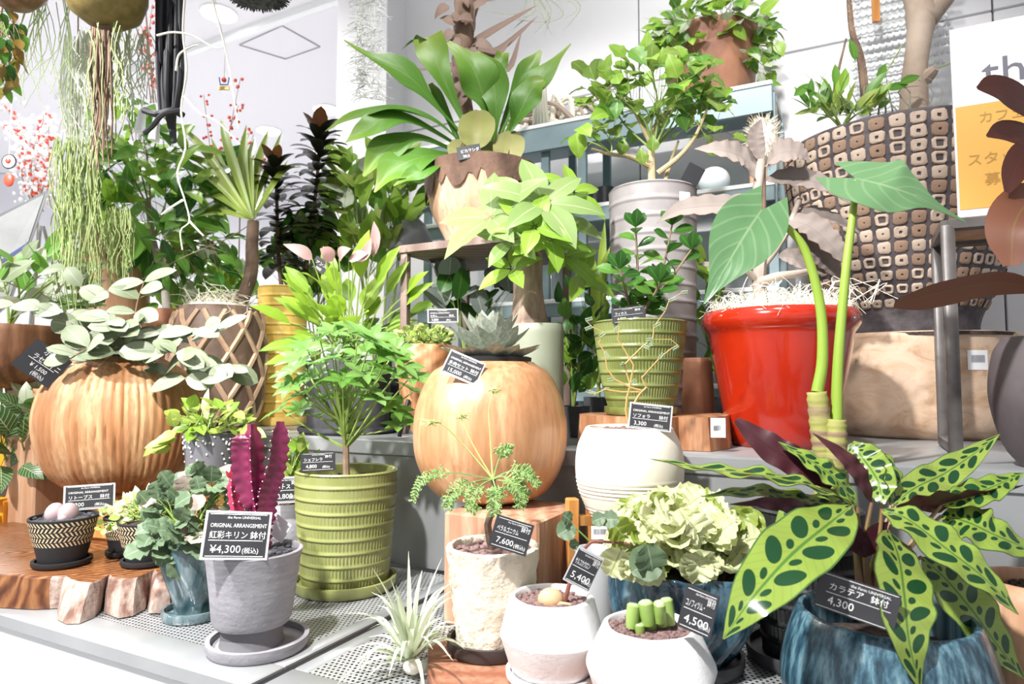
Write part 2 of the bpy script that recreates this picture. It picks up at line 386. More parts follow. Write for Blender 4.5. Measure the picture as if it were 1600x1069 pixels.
m_birch = mat('birch_bark', (0.74, 0.68, 0.56), 0.8, c2=(0.50, 0.41, 0.31), ns=14, stretch=(1, 1, 0.8), lo=0.45, hi=0.72, bump=0.9, bs=45, bd=0.008)
m_darksaucer = mat('brown_black_saucer', (0.045, 0.036, 0.036), 0.55)
m_soil = mat('dark_soil', (0.03, 0.022, 0.018), 0.9, c2=(0.09, 0.06, 0.05), ns=120, bump=1, bs=150)
m_gravel = mat('black_gravel', (0.025, 0.025, 0.03), 0.8, c2=(0.10, 0.10, 0.115), ns=90)
m_lava = mat('purple_lava_grit', (0.16, 0.09, 0.085), 0.85, c2=(0.30, 0.20, 0.19), ns=120)
def glaze(name, stops, ns, stretch, coat=0.6, rough=0.2, dist=0.0):
    n = N(name); v = n.coord('Object', stretch)
    return n.done(n.bsdf(n.ramp(n.noise(v, ns, 6, 0.65, dist), stops), rough, 0, coat))
m_bluestreak = glaze('blue_streak_glaze', [(0.34, (0.010, 0.022, 0.035)), (0.48, (0.03, 0.085, 0.125)), (0.60, (0.11, 0.22, 0.27)), (0.76, (0.30, 0.36, 0.38))], 95, (1, 1, 0.03), 0.4, 0.3)
m_bluewave = glaze('teal_drip_glaze', [(0.32, (0.006, 0.016, 0.035)), (0.48, (0.02, 0.06, 0.095)), (0.60, (0.09, 0.18, 0.23)), (0.76, (0.38, 0.48, 0.53))], 17, (1, 1, 0.35), 0.8, 0.12, 0.6)
m_vase = glaze('seafoam_glaze', [(0.34, (0.012, 0.035, 0.045)), (0.48, (0.07, 0.13, 0.15)), (0.62, (0.20, 0.27, 0.29)), (0.8, (0.46, 0.52, 0.53))], 18, (1, 1, 0.4), 0.8, 0.12, 0.8)
m_dots = mat('dotted_grey', (0.15, 0.15, 0.17), 0.7)
m_paintw = mat('white_paint', (0.85, 0.85, 0.86), 0.6)
m_straw = mat('straw_line', (0.72, 0.55, 0.34), 0.7)
m_matblack = mat('matt_black', (0.018, 0.018, 0.02), 0.6)
m_grout = mat('dark_mortar', (0.055, 0.045, 0.05), 0.7, c2=(0.12, 0.10, 0.105), ns=25, bump=0.5, bs=60)
m_cork = mat('cork_tile', (0.27, 0.15, 0.09), 0.8, c2=(0.54, 0.38, 0.28), ns=50, bump=0.6, bs=90)
m_cork2 = mat('pale_cork_tile', (0.46, 0.32, 0.23), 0.45, c2=(0.70, 0.58, 0.48), ns=35, bump=0.4, bs=70)
# plants
m_stemg = mat('green_stem', (0.20, 0.30, 0.06), 0.5, c2=(0.28, 0.38, 0.09), ns=20)
m_lime = mat('lime_stalk', (0.25, 0.38, 0.04), 0.4, c2=(0.32, 0.46, 0.07), ns=8, stretch=(1, 1, 0.2))
m_twig = mat('brown_twig', (0.20, 0.13, 0.085), 0.75, c2=(0.30, 0.21, 0.14), ns=25, bump=0.3)
m_trunk = mat('pale_trunk', (0.32, 0.24, 0.18), 0.75, c2=(0.44, 0.35, 0.28), ns=10, bump=0.3, bs=40)
m_dtrunk = mat('dark_trunk', (0.12, 0.075, 0.05), 0.85, c2=(0.26, 0.17, 0.12), ns=16, bump=0.7, bs=45)
m_moss = mat('pale_moss', (0.74, 0.69, 0.56), 0.8, c2=(0.85, 0.81, 0.70), ns=10)
m_rope = mat('black_rope', (0.013, 0.013, 0.018), 0.6)
m_orangetwig = mat('orange_twig', (0.56, 0.36, 0.13), 0.6)
m_silver = mat('silver_moss', (0.58, 0.59, 0.56), 0.8)
l_mid = leafm('leaf_mid_green', (0.13, 0.36, 0.045), (0.23, 0.50, 0.07), (0.30, 0.50, 0.14), 0.05)
l_bright = leafm('leaf_bright_green', (0.28, 0.55, 0.045), (0.44, 0.70, 0.09), (0.5, 0.68, 0.2), 0.05)
l_lime = leafm('leaf_lime', (0.40, 0.55, 0.06), (0.55, 0.68, 0.16), (0.6, 0.74, 0.3), 0.05)
l_deep = leafm('leaf_deep_green', (0.035, 0.14, 0.025), (0.08, 0.25, 0.035), (0.16, 0.34, 0.08), 0.05, 0.25)
l_sche = leafm('leaf_schefflera', (0.20, 0.46, 0.09), (0.34, 0.62, 0.17), (0.4, 0.62, 0.2), 0.06, 0.3)
l_spath = leafm('leaf_peace_lily', (0.34, 0.62, 0.04), (0.50, 0.76, 0.07), (0.42, 0.60, 0.12), 0.05, 0.35, 0.4, 9, 1.6, 0.4)
l_cord = leafm('leaf_near_black', (0.012, 0.014, 0.010), (0.035, 0.04, 0.016), (0.05, 0.05, 0.02), 0.05, 0.35, 0.08)
l_cordr = leafm('leaf_bronze', (0.10, 0.035, 0.02), (0.20, 0.08, 0.02), None, 0.05, 0.4, 0.3)
l_stag = leafm('leaf_staghorn', (0.12, 0.36, 0.035), (0.20, 0.48, 0.055), (0.30, 0.48, 0.14), 0.03, 0.45, 0.35, 5, 1.2, 0.18, tip=(0.42, 0.58, 0.08))
l_shield = leafm('leaf_shield', (0.50, 0.52, 0.14), (0.60, 0.58, 0.24), (0.55, 0.40, 0.2), 0.02, 0.5, 0.4)
l_cal = leafm('leaf_rattlesnake', (0.36, 0.54, 0.075), (0.47, 0.62, 0.12), (0.12, 0.28, 0.05), 0.045, 0.22, 0.22, 22, 3.0, 0.16, edge=(0.10, 0.24, 0.06), ew=0.05, blot=(0.018, 0.095, 0.03), spec=0.6)
l_calb = leafm('leaf_purple_back', (0.075, 0.012, 0.022), (0.11, 0.022, 0.03), (0.05, 0.01, 0.015), 0.04, 0.45, 0.1)
l_alo = leafm('leaf_elephant_ear', (0.15, 0.36, 0.14), (0.24, 0.46, 0.21), (0.34, 0.52, 0.28), 0.035, 0.34, 0.25, 6, 2.2, 0.5)
l_kal = leafm('leaf_felt', (0.36, 0.29, 0.26), (0.46, 0.39, 0.35), (0.32, 0.24, 0.22), 0.03, 0.85, 0.15, edge=(0.40, 0.24, 0.17), ew=0.05)
l_ficus = leafm('leaf_burgundy', (0.13, 0.036, 0.026), (0.17, 0.05, 0.032), (0.16, 0.05, 0.03), 0.03, 0.35, 0.12)
l_ficusb = leafm('leaf_russet_back', (0.28, 0.10, 0.055), (0.34, 0.13, 0.07), (0.30, 0.16, 0.06), 0.04, 0.5, 0.1)
l_hoya = leafm('leaf_silver_hoya', (0.54, 0.62, 0.40), (0.74, 0.80, 0.58), (0.34, 0.44, 0.28), 0.06, 0.4, 0.25, edge=(0.26, 0.40, 0.20), ew=0.08)
l_hoyab = leafm('leaf_hoya_back', (0.30, 0.38, 0.20), (0.40, 0.47, 0.28), (0.45, 0.5, 0.36), 0.06, 0.5, 0.2)
l_ger = leafm('leaf_grey_green', (0.16, 0.27, 0.14), (0.27, 0.38, 0.22), (0.38, 0.48, 0.34), 0.05, 0.5, 0.25)
l_gercream = leafm('leaf_cream_pink', (0.74, 0.66, 0.52), (0.80, 0.62, 0.54), None, 0.05, 0.5, 0.3)
l_cream = leafm('leaf_cream_frill', (1.02, 1.10, 0.56), (1.22, 1.24, 0.82), (0.56, 0.66, 0.26), 0.05, 0.5, 0.35)
l_till = leafm('leaf_air_plant', (0.80, 0.92, 0.62), (0.98, 1.05, 0.82), None, 0.05, 0.6, 0.25)
l_tillg = leafm('leaf_wiry_grey', (0.36, 0.38, 0.30), (0.46, 0.48, 0.38), None, 0.05, 0.6, 0.15)
l_agave = mat('agave_grey_green', (0.22, 0.25, 0.20), 0.6, c2=(0.38, 0.40, 0.33), ns=12, bump=0.15)
l_carrot = mat('feathery_green', (0.22, 0.38, 0.12), 0.55, c2=(0.36, 0.50, 0.18), ns=60)
l_sedum = leafm('leaf_sedum', (0.42, 0.56, 0.10), (0.60, 0.70, 0.26), None, 0.05, 0.45, 0.3)
l_stripe = leafm('leaf_pinstripe', (0.05, 0.17, 0.04), (0.09, 0.24, 0.06), (0.60, 0.70, 0.40), 0.04, 0.35, 0.2, 9, 2.2, 0.85)
l_rubber = leafm('leaf_silver_variegated', (0.30, 0.36, 0.32), (0.46, 0.52, 0.48), (0.6, 0.65, 0.6), 0.05, 0.3, 0.15)
l_pink = leafm('spathe_pink', (0.80, 0.42, 0.40), (0.85, 0.58, 0.55), None, 0.03, 0.4, 0.35)
l_dry = leafm('leaf_dry_brown', (0.34, 0.22, 0.17), (0.46, 0.33, 0.27), None, 0.03, 0.7, 0.2)
l_pand = leafm('leaf_strap_green', (0.38, 0.58, 0.07), (0.58, 0.72, 0.14), (0.5, 0.6, 0.2), 0.05, 0.35, 0.35)
m_euph = mat('magenta_cactus', (0.075, 0.006, 0.026), 0.4, c2=(0.22, 0.02, 0.075), ns=20)
m_euph2 = mat('purple_ridge', (0.11, 0.016, 0.05), 0.5, c2=(0.2, 0.03, 0.09), ns=20)
m_lith = mat('lithops_mauve', (0.44, 0.32, 0.34), 0.55, c2=(0.52, 0.40, 0.41), ns=15)
m_bulb = mat('caudex_tan', (0.62, 0.40, 0.20), 0.6, c2=(0.72, 0.52, 0.32), ns=15)
m_haw = mat('window_succulent', (0.26, 0.42, 0.08), 0.3, c2=(0.38, 0.52, 0.16), ns=20)
m_hawtop = mat('succulent_window', (0.34, 0.44, 0.24), 0.35, c2=(0.46, 0.54, 0.38), ns=60)
m_berry = mat('red_berry', (0.75, 0.09, 0.05), 0.4)
# cards
m_cardw = mat('card_sleeve', (0.55, 0.55, 0.57), 0.25, spec=0.6)
m_cardb = mat('card_black', (0.028, 0.028, 0.032), 0.35, c2=(0.04, 0.04, 0.045), ns=10)
m_chalk = mat('chalk_white', (0.86, 0.86, 0.86), 0.7)
m_paper = mat('white_paper', (0.84, 0.84, 0.85), 0.6)
m_ink = mat('grey_ink', (0.16, 0.16, 0.2), 0.6)
m_glow = mat('lamp_glow', (0.9, 0.9, 0.9), 0.5, emit=((1, 0.98, 0.95), 9.0))
# ---------------------------------------------------------------- the setting
def struct(mb, name, mats, loc=None, **kw):
    o = mb.build(name, mats, None, loc, **kw); o['kind'] = 'structure'; return o
CEIL = 2.6
WB = 1.15                                    # the back wall, metres behind the riser front
struct(MB().box((0, 3.0, -0.76), (14, 12, 0.04)), 'floor', m_floor)
# back wall: separate white panels with thin open joints
wall = struct(MB().box(T(1.55, WB + 0.06, 0.925), (5.0, 0.02, 3.34), YAW), 'wall_back', m_joint)
za = P(1225, 82, 2.10).z
a_cuts = [-0.92, -0.02, 0.62, 1.62, 2.62, 4.0]
# vertical joint seen at pixel x = 1000, horizontal joint rising to the right
def a_of(px, b):                              # coordinate along the display where the sight line meets the plane b
    k = (px - 800) / F / CP
    o = O + W * b
    return (k * o.y - o.x) / (U.x - k * U.y)
j0 = a_of(1001, WB); jl = a_of(600, WB)
zj = P(1225, 82, T(a_of(1225, WB), WB).y).z
cuts = [jl, j0, j0 + 1.15, j0 + 2.3]
for i in range(3):
    for (z0, z1) in ((-0.74, zj), (zj, CEIL)):
        a0, a1 = cuts[i] + 0.003, cuts[i + 1] - 0.003
        MB().box(T((a0 + a1) / 2, WB + 0.035, (z0 + z1) / 2), (a1 - a0, 0.03, z1 - z0 - 0.006), YAW, bev=0.002).build('wall_panel', m_wall, wall)
# pillar at the end of the wall
p0, p1 = a_of(519, WB - 0.12), a_of(600, WB - 0.12)
struct(MB().box(T((p0 + p1) / 2, WB + 0.03, 0.925), (p1 - p0, 0.30, 3.34), YAW, bev=0.004), 'wall_pillar', m_wall)
# far wall of the shop on the left
struct(MB().box((-3.6, 7.2, 0.925), (9.0, 0.1, 3.34), 0.2), 'wall_far', mat('far_wall_grey', (0.74, 0.74, 0.78), 0.6))
# ceiling with a raised coffer edge that runs along the display
ceil = struct(MB().box((-0.5, 3.2, CEIL + 0.03), (12, 11, 0.06)), 'ceiling', m_ceil)
bq = (P(400, 35, 1).y, )
e0 = G(300, 84, CEIL - 0.02); e1 = G(500, 0, CEIL - 0.02)
struct(MB().bar(e0 - U * 1.5, e1 + U * 2.0, 0.05, 0.05, bev=0.004), 'trim_1', m_white)
struct(MB().bar(e0 - U * 1.5 + W * 0.035, e1 + U * 0.1 + W * 0.035, 0.012, 0.028), 'trim_2', m_joint)
hq = [G(374, 70, CEIL - 0.004), G(441, 40, CEIL - 0.004), G(500, 73, CEIL - 0.004), G(446, 92, CEIL - 0.004)]
hb = MB()
for i in range(4): hb.bar(hq[i], hq[(i + 1) % 4], 0.005, 0.006)
hb.build('ceiling_hatch_frame', m_joint, ceil)
# riser and lower display table
struct(MB().box(T(0.55, 0.50, RZ - 0.02), (3.6, 1.0, 0.04), YAW, bev=0.004), 'riser_top', m_galv)
struct(MB().box(T(0.55, 0.012, (RZ - 0.04) / 2 + 0.001), (3.56, 0.012, RZ - 0.042), YAW), 'riser_front', m_galv)
struct(MB().box(T(0.55, 0.45, -0.37), (3.5, 0.85, 0.72), YAW), 'riser_base', m_white)
SEAM = 0.155; FB = -0.632
tbl_l = thing('display_table', 'perforated steel table top under the rosewood slab and grey pot', 'table', T(-0.6, -0.3, -0.74), 'steel display tables')
tbl_r = thing('display_table', 'perforated steel table top under the air plant and white pots', 'table', T(1.1, -0.3, -0.74), 'steel display tables')
for tb, a0, a1 in ((tbl_l, -1.75, SEAM - 0.010), (tbl_r, SEAM + 0.010, 2.1)):
    mid = T((a0 + a1) / 2, 0, 0)
    y0, y1 = FB + 0.075, -0.012
    # perforated field keeps its own rotated frame so the holes follow the table
    L, D = a1 - a0 - 0.06, y1 - y0
    me = MB().add([(-L / 2, -D / 2, 0), (L / 2, -D / 2, 0), (L / 2, D / 2, 0), (-L / 2, D / 2, 0)], [(0, 1, 2, 3)]).mesh('perforated_sheet', m_perf, 0, smooth=False)
    o = bpy.data.objects.new('perforated_sheet', me); C.objects.link(o); o.parent = tb
    o.location = T((a0 + a1) / 2, (y0 + y1) / 2, -0.001) - wl(tb); o.rotation_euler = (0, 0, YAW)
    MB().box(T((a0 + a1) / 2, FB + 0.0375, -0.0125), (a1 - a0, 0.077, 0.025), YAW, bev=0.002).build('front_border', m_galv, tb)
    for aa in (a0 + 0.015, a1 - 0.015):
        MB().box(T(aa, (y0 + y1) / 2, -0.0125), (0.03, D, 0.025), YAW, bev=0.002).build('side_border', m_galv, tb)
    MB().box(T((a0 + a1) / 2, -0.03, -0.085), (L, 0.01, 0.10), YAW).build('back_rail', m_iron, tb)
    MB().box(T((a0 + a1) / 2, FB + 0.02, -0.38), (a1 - a0 - 0.02, 0.02, 0.70), YAW).build('front_panel', m_white, tb)
    MB().box(T((a0 + a1) / 2, -0.3, -0.16), (L, D, 0.012), YAW).build('dark_undersheet', m_black, tb)  # black sheet added under the perforations to stand in for shade below
MB().box(T(SEAM, -0.31, -0.031), (0.019, 0.62, 0.05), YAW).build('gap_strip', m_black, tbl_l)

# ---------------------------------------------------------------- pot makers
def soil_disc(th, c, r, z, mt, name='soil', bumps=60, br=0.006):
    b = MB(); b.lathe([(r, z - 0.012), (r, z), (r * 0.6, z + 0.004), (0.001, z + 0.006)], (c.x, c.y, 0), 28)
    for i in range(bumps):
        a = R(0, 2 * PI); q = r * 0.95 * math.sqrt(R(0, 1)); s = R(0.6, 1.2) * br
        b.ball((c.x + q * math.cos(a), c.y + q * math.sin(a), z + 0.004), s, 6, 4, 0, (1, R(0.7, 1), R(0.5, 0.8)))
    return b.build(name, mt, th)
def pxprof(px, d, pts, z0=None):
    out = [(m(h, d), P(px, y, d).z) for h, y in pts]
    if z0 is not None: out[0] = (out[0][0], z0)
    return out
def smooth_prof(pr, n=28):
    return [(p.x, p.y) for p in bez([V((r, z, 0)) for r, z in pr], n)]
def pot(th, c, pr, mt, wall=0.008, fn=None, n=56, soil=None, depth=0.02, name='pot', sharp=50, bumps=60, br=0.006):
    r, z = pr[-1]
    inner = [(r - wall * 0.3, z + wall * 0.25), (r - wall * 0.8, z + wall * 0.2), (r - wall, z - wall * 0.3), (r - wall, z - depth - 0.012), (0.001, z - depth - 0.012)]
    o = MB().lathe([(0.001, pr[0][1])] + pr + inner, (c.x, c.y, 0), n, fn, caps=False).build(name, mt, th, sharp=sharp)
    if soil: soil_disc(th, c, r - wall * 0.98, z - depth, soil, bumps=bumps, br=br)
    return o
def saucer(th, c, r, z, h, mt, wall=0.006, name='saucer'):
    pr = [(0.001, z), (r * 0.9, z), (r * 0.95, z + 0.001), (r, z + h * 0.4), (r, z + h), (r - wall, z + h), (r - wall, z + h * 0.45), (0.001, z + h * 0.4)]
    return MB().lathe(pr, (c.x, c.y, 0), 48, caps=False).build(name, mt, th)
def ribbed(th, c, pr, bands, ribs, mt, amp=0.0016, ridge=0.0018, wall=0.009, soil=None, depth=0.025, name='pot'):
    z0, z1 = pr[0][1], pr[-1][1]
    def rad(z):
        for (ra, za_), (rb, zb) in zip(pr, pr[1:]):
            if z <= zb + 1e-9: return ra + (rb - ra) * (z - za_) / max(1e-6, zb - za_)
        return pr[-1][0]
    rows = [(0.001, z0, 0), (rad(z0), z0, 0)]
    for b in range(bands):
        for f, k in ((0.0, 2), (0.07, 2), (0.14, 1), (0.30, 1), (0.55, 1), (0.80, 1), (0.90, 1), (0.95, 2)):
            z = z0 + (z1 - z0) * (b + f) / bands; rows.append((rad(z), z, k))
    r = rad(z1); rows += [(r, z1 - 0.002, 0), (r - wall * 0.3, z1 + 0.002, 0), (r - wall * 0.9, z1, 0), (r - wall, z1 - depth - 0.01, 0), (0.001, z1 - depth - 0.01, 0)]
    n = ribs * 2; vs_ = []
    for (q, z, k) in rows:
        for j in range(n):
            a = 2 * PI * j / n
            e = q + (ridge if k == 2 else (amp * (0.5 if j % 2 else -0.9) if k == 1 else 0))
            vs_.append((c.x + e * math.cos(a), c.y + e * math.sin(a), z))
    fs = [(i * n + j, i * n + (j + 1) % n, i * n + n + (j + 1) % n, i * n + n + j) for i in range(len(rows) - 1) for j in range(n)]
    o = MB().add(vs_, fs).build(name, mt, th, sharp=60)
    if soil: soil_disc(th, c, r - wall * 0.98, z1 - depth, soil)
    return o

# ---------------------------------------------------------------- price cards
def textmesh(body, size, align='LEFT'):
    cu = bpy.data.curves.new('txt', 'FONT'); cu.body = body; cu.size = size; cu.resolution_u = 2; cu.align_x = align
    o = bpy.data.objects.new('txt', cu); me = bpy.data.meshes.new_from_object(o)
    vs_ = [v.co.copy() for v in me.vertices]; fs = [tuple(p.vertices) for p in me.polygons]
    bpy.data.objects.remove(o); bpy.data.curves.remove(cu); bpy.data.meshes.remove(me)
    return vs_, fs
def card(px, py, d, wpx, hpx, label, lines, roll=0, yaw=0, tilt=-8, sleeve=True, group='chalk style price cards', name='price_card', back=None, ink=None, pin=None):
    """lines: (text, size, x, y) in fractions of card width/height, origin lower left"""
    c = P(px, py, d); wd, ht = m(wpx, d), m(hpx, d)
    face = math.atan2(c.x, c.y)
    mt = Matrix.Rotation(-face + math.radians(yaw), 3, 'Z') @ Matrix.Rotation(math.radians(90 + tilt), 3, 'X') @ Matrix.Rotation(math.radians(roll), 3, 'Z')
    tf = lambda x, y, z: c + mt @ V((x, y, z))
    th = thing(name, label, 'price card', tf(0, -ht / 2, 0), group)
    th_ = 0.0016
    if sleeve:
        b = MB(); k = 1.0
        b.add([tf(sx * wd / 2, sy * ht / 2, sz) for sz in (-th_, 0) for sx, sy in ((-1, -1), (1, -1), (1, 1), (-1, 1))], [(3, 2, 1, 0), (4, 5, 6, 7), (0, 1, 5, 4), (1, 2, 6, 5), (2, 3, 7, 6), (3, 0, 4, 7)])
        b.build('clear_sleeve', m_cardw, th, smooth=False)
    iw, ih = (wd * 0.92, ht * 0.90) if sleeve else (wd, ht)
    b = MB(); b.add([tf(sx * iw / 2, sy * ih / 2, sz) for sz in (-th_ * 0.8, 0.0006) for sx, sy in ((-1, -1), (1, -1), (1, 1), (-1, 1))], [(3, 2, 1, 0), (4, 5, 6, 7), (0, 1, 5, 4), (1, 2, 6, 5), (2, 3, 7, 6), (3, 0, 4, 7)])
    b.build('board', back or m_cardb, th, smooth=False)
    b = MB()
    for (tx, s, x, y) in lines:
        if tx.startswith('_'):       # ruled line
            x1 = float(tx[1:]); q = 0.007 * ht
            b.add([tf((u_ - 0.5) * wd, (y - 0.5) * ht + k, 0.0010) for u_, k in ((x, -q), (x1, -q), (x1, q), (x, q))], [(0, 1, 2, 3)]); continue
        vs_, fs = textmesh(tx, s * ht)
        lim = {'_': 1}.get('x', (0.66 if (y > 0.4 and tx not in ('鉢付',) and 'the' not in tx and 'ORIG' not in tx and len(lines) > 6) else 0.94)) - x
        wmax = max(v.x for v in vs_) / wd
        if wmax > lim: vs_ = [V((v.x * lim / wmax, v.y, 0)) for v in vs_]
        b.add([tf(v.x + (x - 0.5) * wd, v.y + (y - 0.5) * ht, 0.0010) for v in vs_], fs)
    if lines: b.build('lettering', ink or m_chalk, th, smooth=False)
    if pin:
        e = P(*pin); MB().tube([tf(0, -ht / 2 + 0.004, -0.002), e], 0.0012, 5).build('pin', m_black, th)
    return th
def tag_lines(name_, price, arr=False, tax='(税込)'):
    l = [('the Farm UNIVERSAL', 0.075, 0.33, 0.84), ('_0.93', 0, 0.07, 0.93), ('_0.93', 0, 0.07, 0.07)]
    if arr: l += [('ORIGINAL ARRANGEMENT', 0.115, 0.09, 0.66), (name_, 0.17, 0.09, 0.44), ('鉢付', 0.17, 0.70, 0.44), ('_0.9', 0, 0.09, 0.39), (price, 0.22, 0.13, 0.14), (tax, 0.13, 0.60, 0.14)]
    else: l += [(name_, 0.20, 0.09, 0.55), ('鉢付', 0.18, 0.70, 0.70), ('_0.92', 0, 0.07, 0.48), (price, 0.26, 0.15, 0.17), (tax, 0.15, 0.62, 0.16)]
    return l

# ---------------------------------------------------------------- plant makers
def stem(th, pts, r, mt=None, name='stem', n=7, k=10):
    return MB().tube(bez(pts, k), r, n).build(name, mt or m_stemg, th)
def bush(th, meshes, c, rad, n, size, base, k=6, up=0.6, jit=0.5, face=0.6, smt=None, sr=0.0025, out=1.0, vol=0.55, down=0.0, bname='branch', lname='leaf'):
    """k branches from base, each ending in a cluster of leaves inside the ellipsoid c, rad"""
    c = V(c); base = V(base); tips = []
    for i in range(k):
        a = 2 * PI * (i + R(-0.3, 0.3)) / k; e = R(0.0, 0.85)
        tips.append(c + V((rad[0] * math.cos(a) * 0.6 * math.sqrt(1 - e * e * 0.6), rad[1] * math.sin(a) * 0.6, rad[2] * (e - 0.35))))
    mbs = [MB() for _ in range(k)]; paths = []
    for i, tp in enumerate(tips):
        mid = base.lerp(tp, 0.5) + V((R(-1, 1) * rad[0] * 0.12, R(-1, 1) * rad[1] * 0.12, rad[2] * 0.06))
        pth = bez([base, mid, tp], 9); paths.append(pth); mbs[i].tube(pth, [sr * 1.6, sr * 0.7], 6)
    for i in range(n):
        while True:
            q = rnd()
            if 0.02 < q.length <= 1: break
        q = q.normalized() * (q.length ** vol)
        pos = c + V((q.x * rad[0], q.y * rad[1], q.z * rad[2]))
        j = min(range(k), key=lambda t: (tips[t] - pos).length)
        s = size * R(0.75, 1.2)
        d = (pos - base).normalized() * out * 0.6 + rnd(jit) + Z * (up * 0.5 - down)
        nrm = Z * 0.9 + V((-c.x, -c.y, CZ - c.z)).normalized() * face + rnd(0.4)
        put(random.choice(meshes), th, pos, d, nrm, s, lname)
        pth = paths[j]; a = pth[R(0, 1) < 0.5 and 5 or 7]
        mbs[j].tube([a, a.lerp(pos, 0.55) + Z * 0.004, pos], [sr * 0.5, sr * 0.3], 4, caps=False)
    for b in mbs: b.build(bname, smt or m_stemg, th)
    return tips
def palmate(th, mesh, tip, axis, n, s, spread=1.15, face=0.5, full=1.0, name='leaflet', up=Z):
    axis = V(axis).normalized(); x = axis.orthogonal().normalized(); y = axis.cross(x); a0 = R(0, 6)
    for i in range(n):
        a = a0 + 2 * PI * full * i / n
        rd = x * math.cos(a) + y * math.sin(a)
        d = rd * math.sin(spread) + axis * math.cos(spread) + rnd(0.08)
        put(mesh, th, tip + d * s * 0.06, d, axis + V((0, -face, 0.1)) * 0.3, s * R(0.85, 1.12), name)
def hero(th, pts, wmax, mats, kind='lance', up=(0, -0.5, 1), n=16, nx=6, fold=0.12, wave=0.0, wf=5, back=True, lobe=0.0, cup=0.0, name='leaf', widths=None, ph=None):
    """a large leaf whose midrib runs through the given points"""
    sp = bez(pts, n)
    if widths: 
        ws = [p.x for p in bez([V((w_, 0, 0)) for w_ in widths], n)]; ws = [max(0.0008, w_ * wmax) for w_ in ws]
    else: ws = [wmax * prof(kind, i / (n - 1)) for i in range(n)]
    b = MB().leaf(sp, ws, V(up), nx, fold, wave, wf, 0, 1 if back else None, lobe, cup, 0.0008, R(0, 6) if ph is None else ph)
    return b.build(name, mats, th, sharp=0)
# ================================================================ lower table, left half
# live-edge slab
top = [(-160, 880), (-60, 893), (0, 895), (25, 896), (50, 901), (80, 901), (101, 900), (108, 905), (125, 910), (142, 910), (158, 905), (170, 898), (174, 902), (195, 904), (214, 902), (232, 894), (240, 890), (246, 896), (268, 896), (292, 880), (290, 850), (262, 826), (200, 806), (110, 803), (20, 815), (-80, 830), (-170, 850)]
bot = [(-160, 930), (-60, 943), (0, 949), (30, 951), (55, 952), (78, 951), (90, 950), (90, 968), (104, 975), (124, 974), (146, 965), (161, 949), (164, 958), (185, 966), (208, 962), (226, 952), (230, 946), (232, 958), (266, 958), (290, 930), (290, 880), (262, 850), (200, 830), (110, 826), (20, 838), (-80, 855), (-170, 880)]
ZS = 0.064
tp = [G(x, y, ZS) for x, y in top]; bt = [G(x, y, 0.0015) for x, y in bot]; n = len(tp)
mid = [t.lerp(b, 0.45) + (b - t).normalized() * 0.0 + V((0, -0.004, 0)) for t, b in zip(tp, bt)]
edge = [t.lerp(b, 0.06) + V((0, -0.002, 0)) for t, b in zip(tp, bt)]
b = MB(); vs_ = [V((p.x, p.y + 0.004, ZS)) for p in tp] + edge + mid + bt
b.add(vs_, [tuple(range(n))], 0)
b2 = [(l * n + (i + 1) % n, l * n + i, (l + 1) * n + i, (l + 1) * n + (i + 1) % n) for l in range(3) for i in range(n)]
for i, f in enumerate(b2): b.f.append(list(f)); b.mi.append(1 if (i % n) not in (1, 2, 3, 4) else 0)
b.f.append(list(range(3 * n, 4 * n))[::-1]); b.mi.append(0)
tag(b.build('wood_slab', [m_rose, m_bark], None, G(100, 900, 0), sharp=35), 'polished rosewood slab with lobed live edge under the black patterned pots', 'wood slab')

def herring(th, c, pr, rows=5, n=44):
    z0, z1 = pr[0][1], pr[-1][1]; H = z1 - z0
    def rad(z): return pr[0][0] + (pr[-1][0] - pr[0][0]) * (z - z0) / H
    b = MB()
    for r in range(rows):
        za_ = z0 + H * (0.42 + 0.55 * r / rows); zb = za_ + H * 0.092
        s = 0.10 if r % 2 else -0.10
        for j in range(n):
            a = 2 * PI * j / n; da = 2 * PI / n * 0.42
            q = []
            for (aa, z) in ((a, za_), (a + da, za_), (a + da + s, zb), (a + s, zb)):
                e = rad(z) + 0.0009; q.append((c.x + e * math.cos(aa), c.y + e * math.sin(aa), z))
            b.add(q, [(0, 1, 2, 3)])
    return b.build('woven_pattern', m_straw, th, smooth=False, kind='stuff')
def black_pot(name, label, px, py, hw, ptop, zs, soilm):
    c = G(px, py, zs); d = c.y
    th = thing(name, label, 'potted plant', c, 'small black patterned pots')
    saucer(th, c, m(hw * 0.86, d), zs, 0.012, m_matblack)
    z1 = P(px, ptop, d).z
    pr = [(m(hw * 0.66, d), zs + 0.006), (m(hw, d), z1)]
    pot(th, c, pr, m_matblack, 0.005, None, 44, soilm, 0.006, bumps=70, br=0.004)
    herring(th, c, pr); return th, V((c.x, c.y, z1))
th, t = black_pot('lithops_pot', 'black pot with straw chevrons holding a split mauve stone plant', 97, 881, 47, 806, ZS + 0.001, m_gravel)
for s in (-1, 1):
    MB().ball(t + V((s * 0.014 - 0.002, -0.004, 0.006)), 0.024, 16, 10, 0, (0.72, 1.0, 0.95)).build('succulent_lobe', m_lith, th)
MB().ball(t + V((0.012, -0.02, 0.0)), 0.011, 10, 6).build('succulent_lobe', m_lith, th)
th, t = black_pot('trailing_succulent_pot', 'black pot with straw chevrons and pale trailing succulent beside the sea-green vase', 229, 880, 42, 812, ZS + 0.001, m_soil)
lm = [leafmesh('round', l_sedum, 0.42, 0.2, 0.1, 5, 4), leafmesh('round', l_cream, 0.42, 0.3, 0.1, 5, 4)]
bush(th, lm, t + V((0, -0.005, 0.018)), (0.062, 0.045, 0.028), 46, 0.022, t, 5, 0.4)
bush(th, lm, t + V((-0.06, -0.02, -0.012)), (0.035, 0.02, 0.012), 14, 0.016, t, 2, 0.0, 0.6)
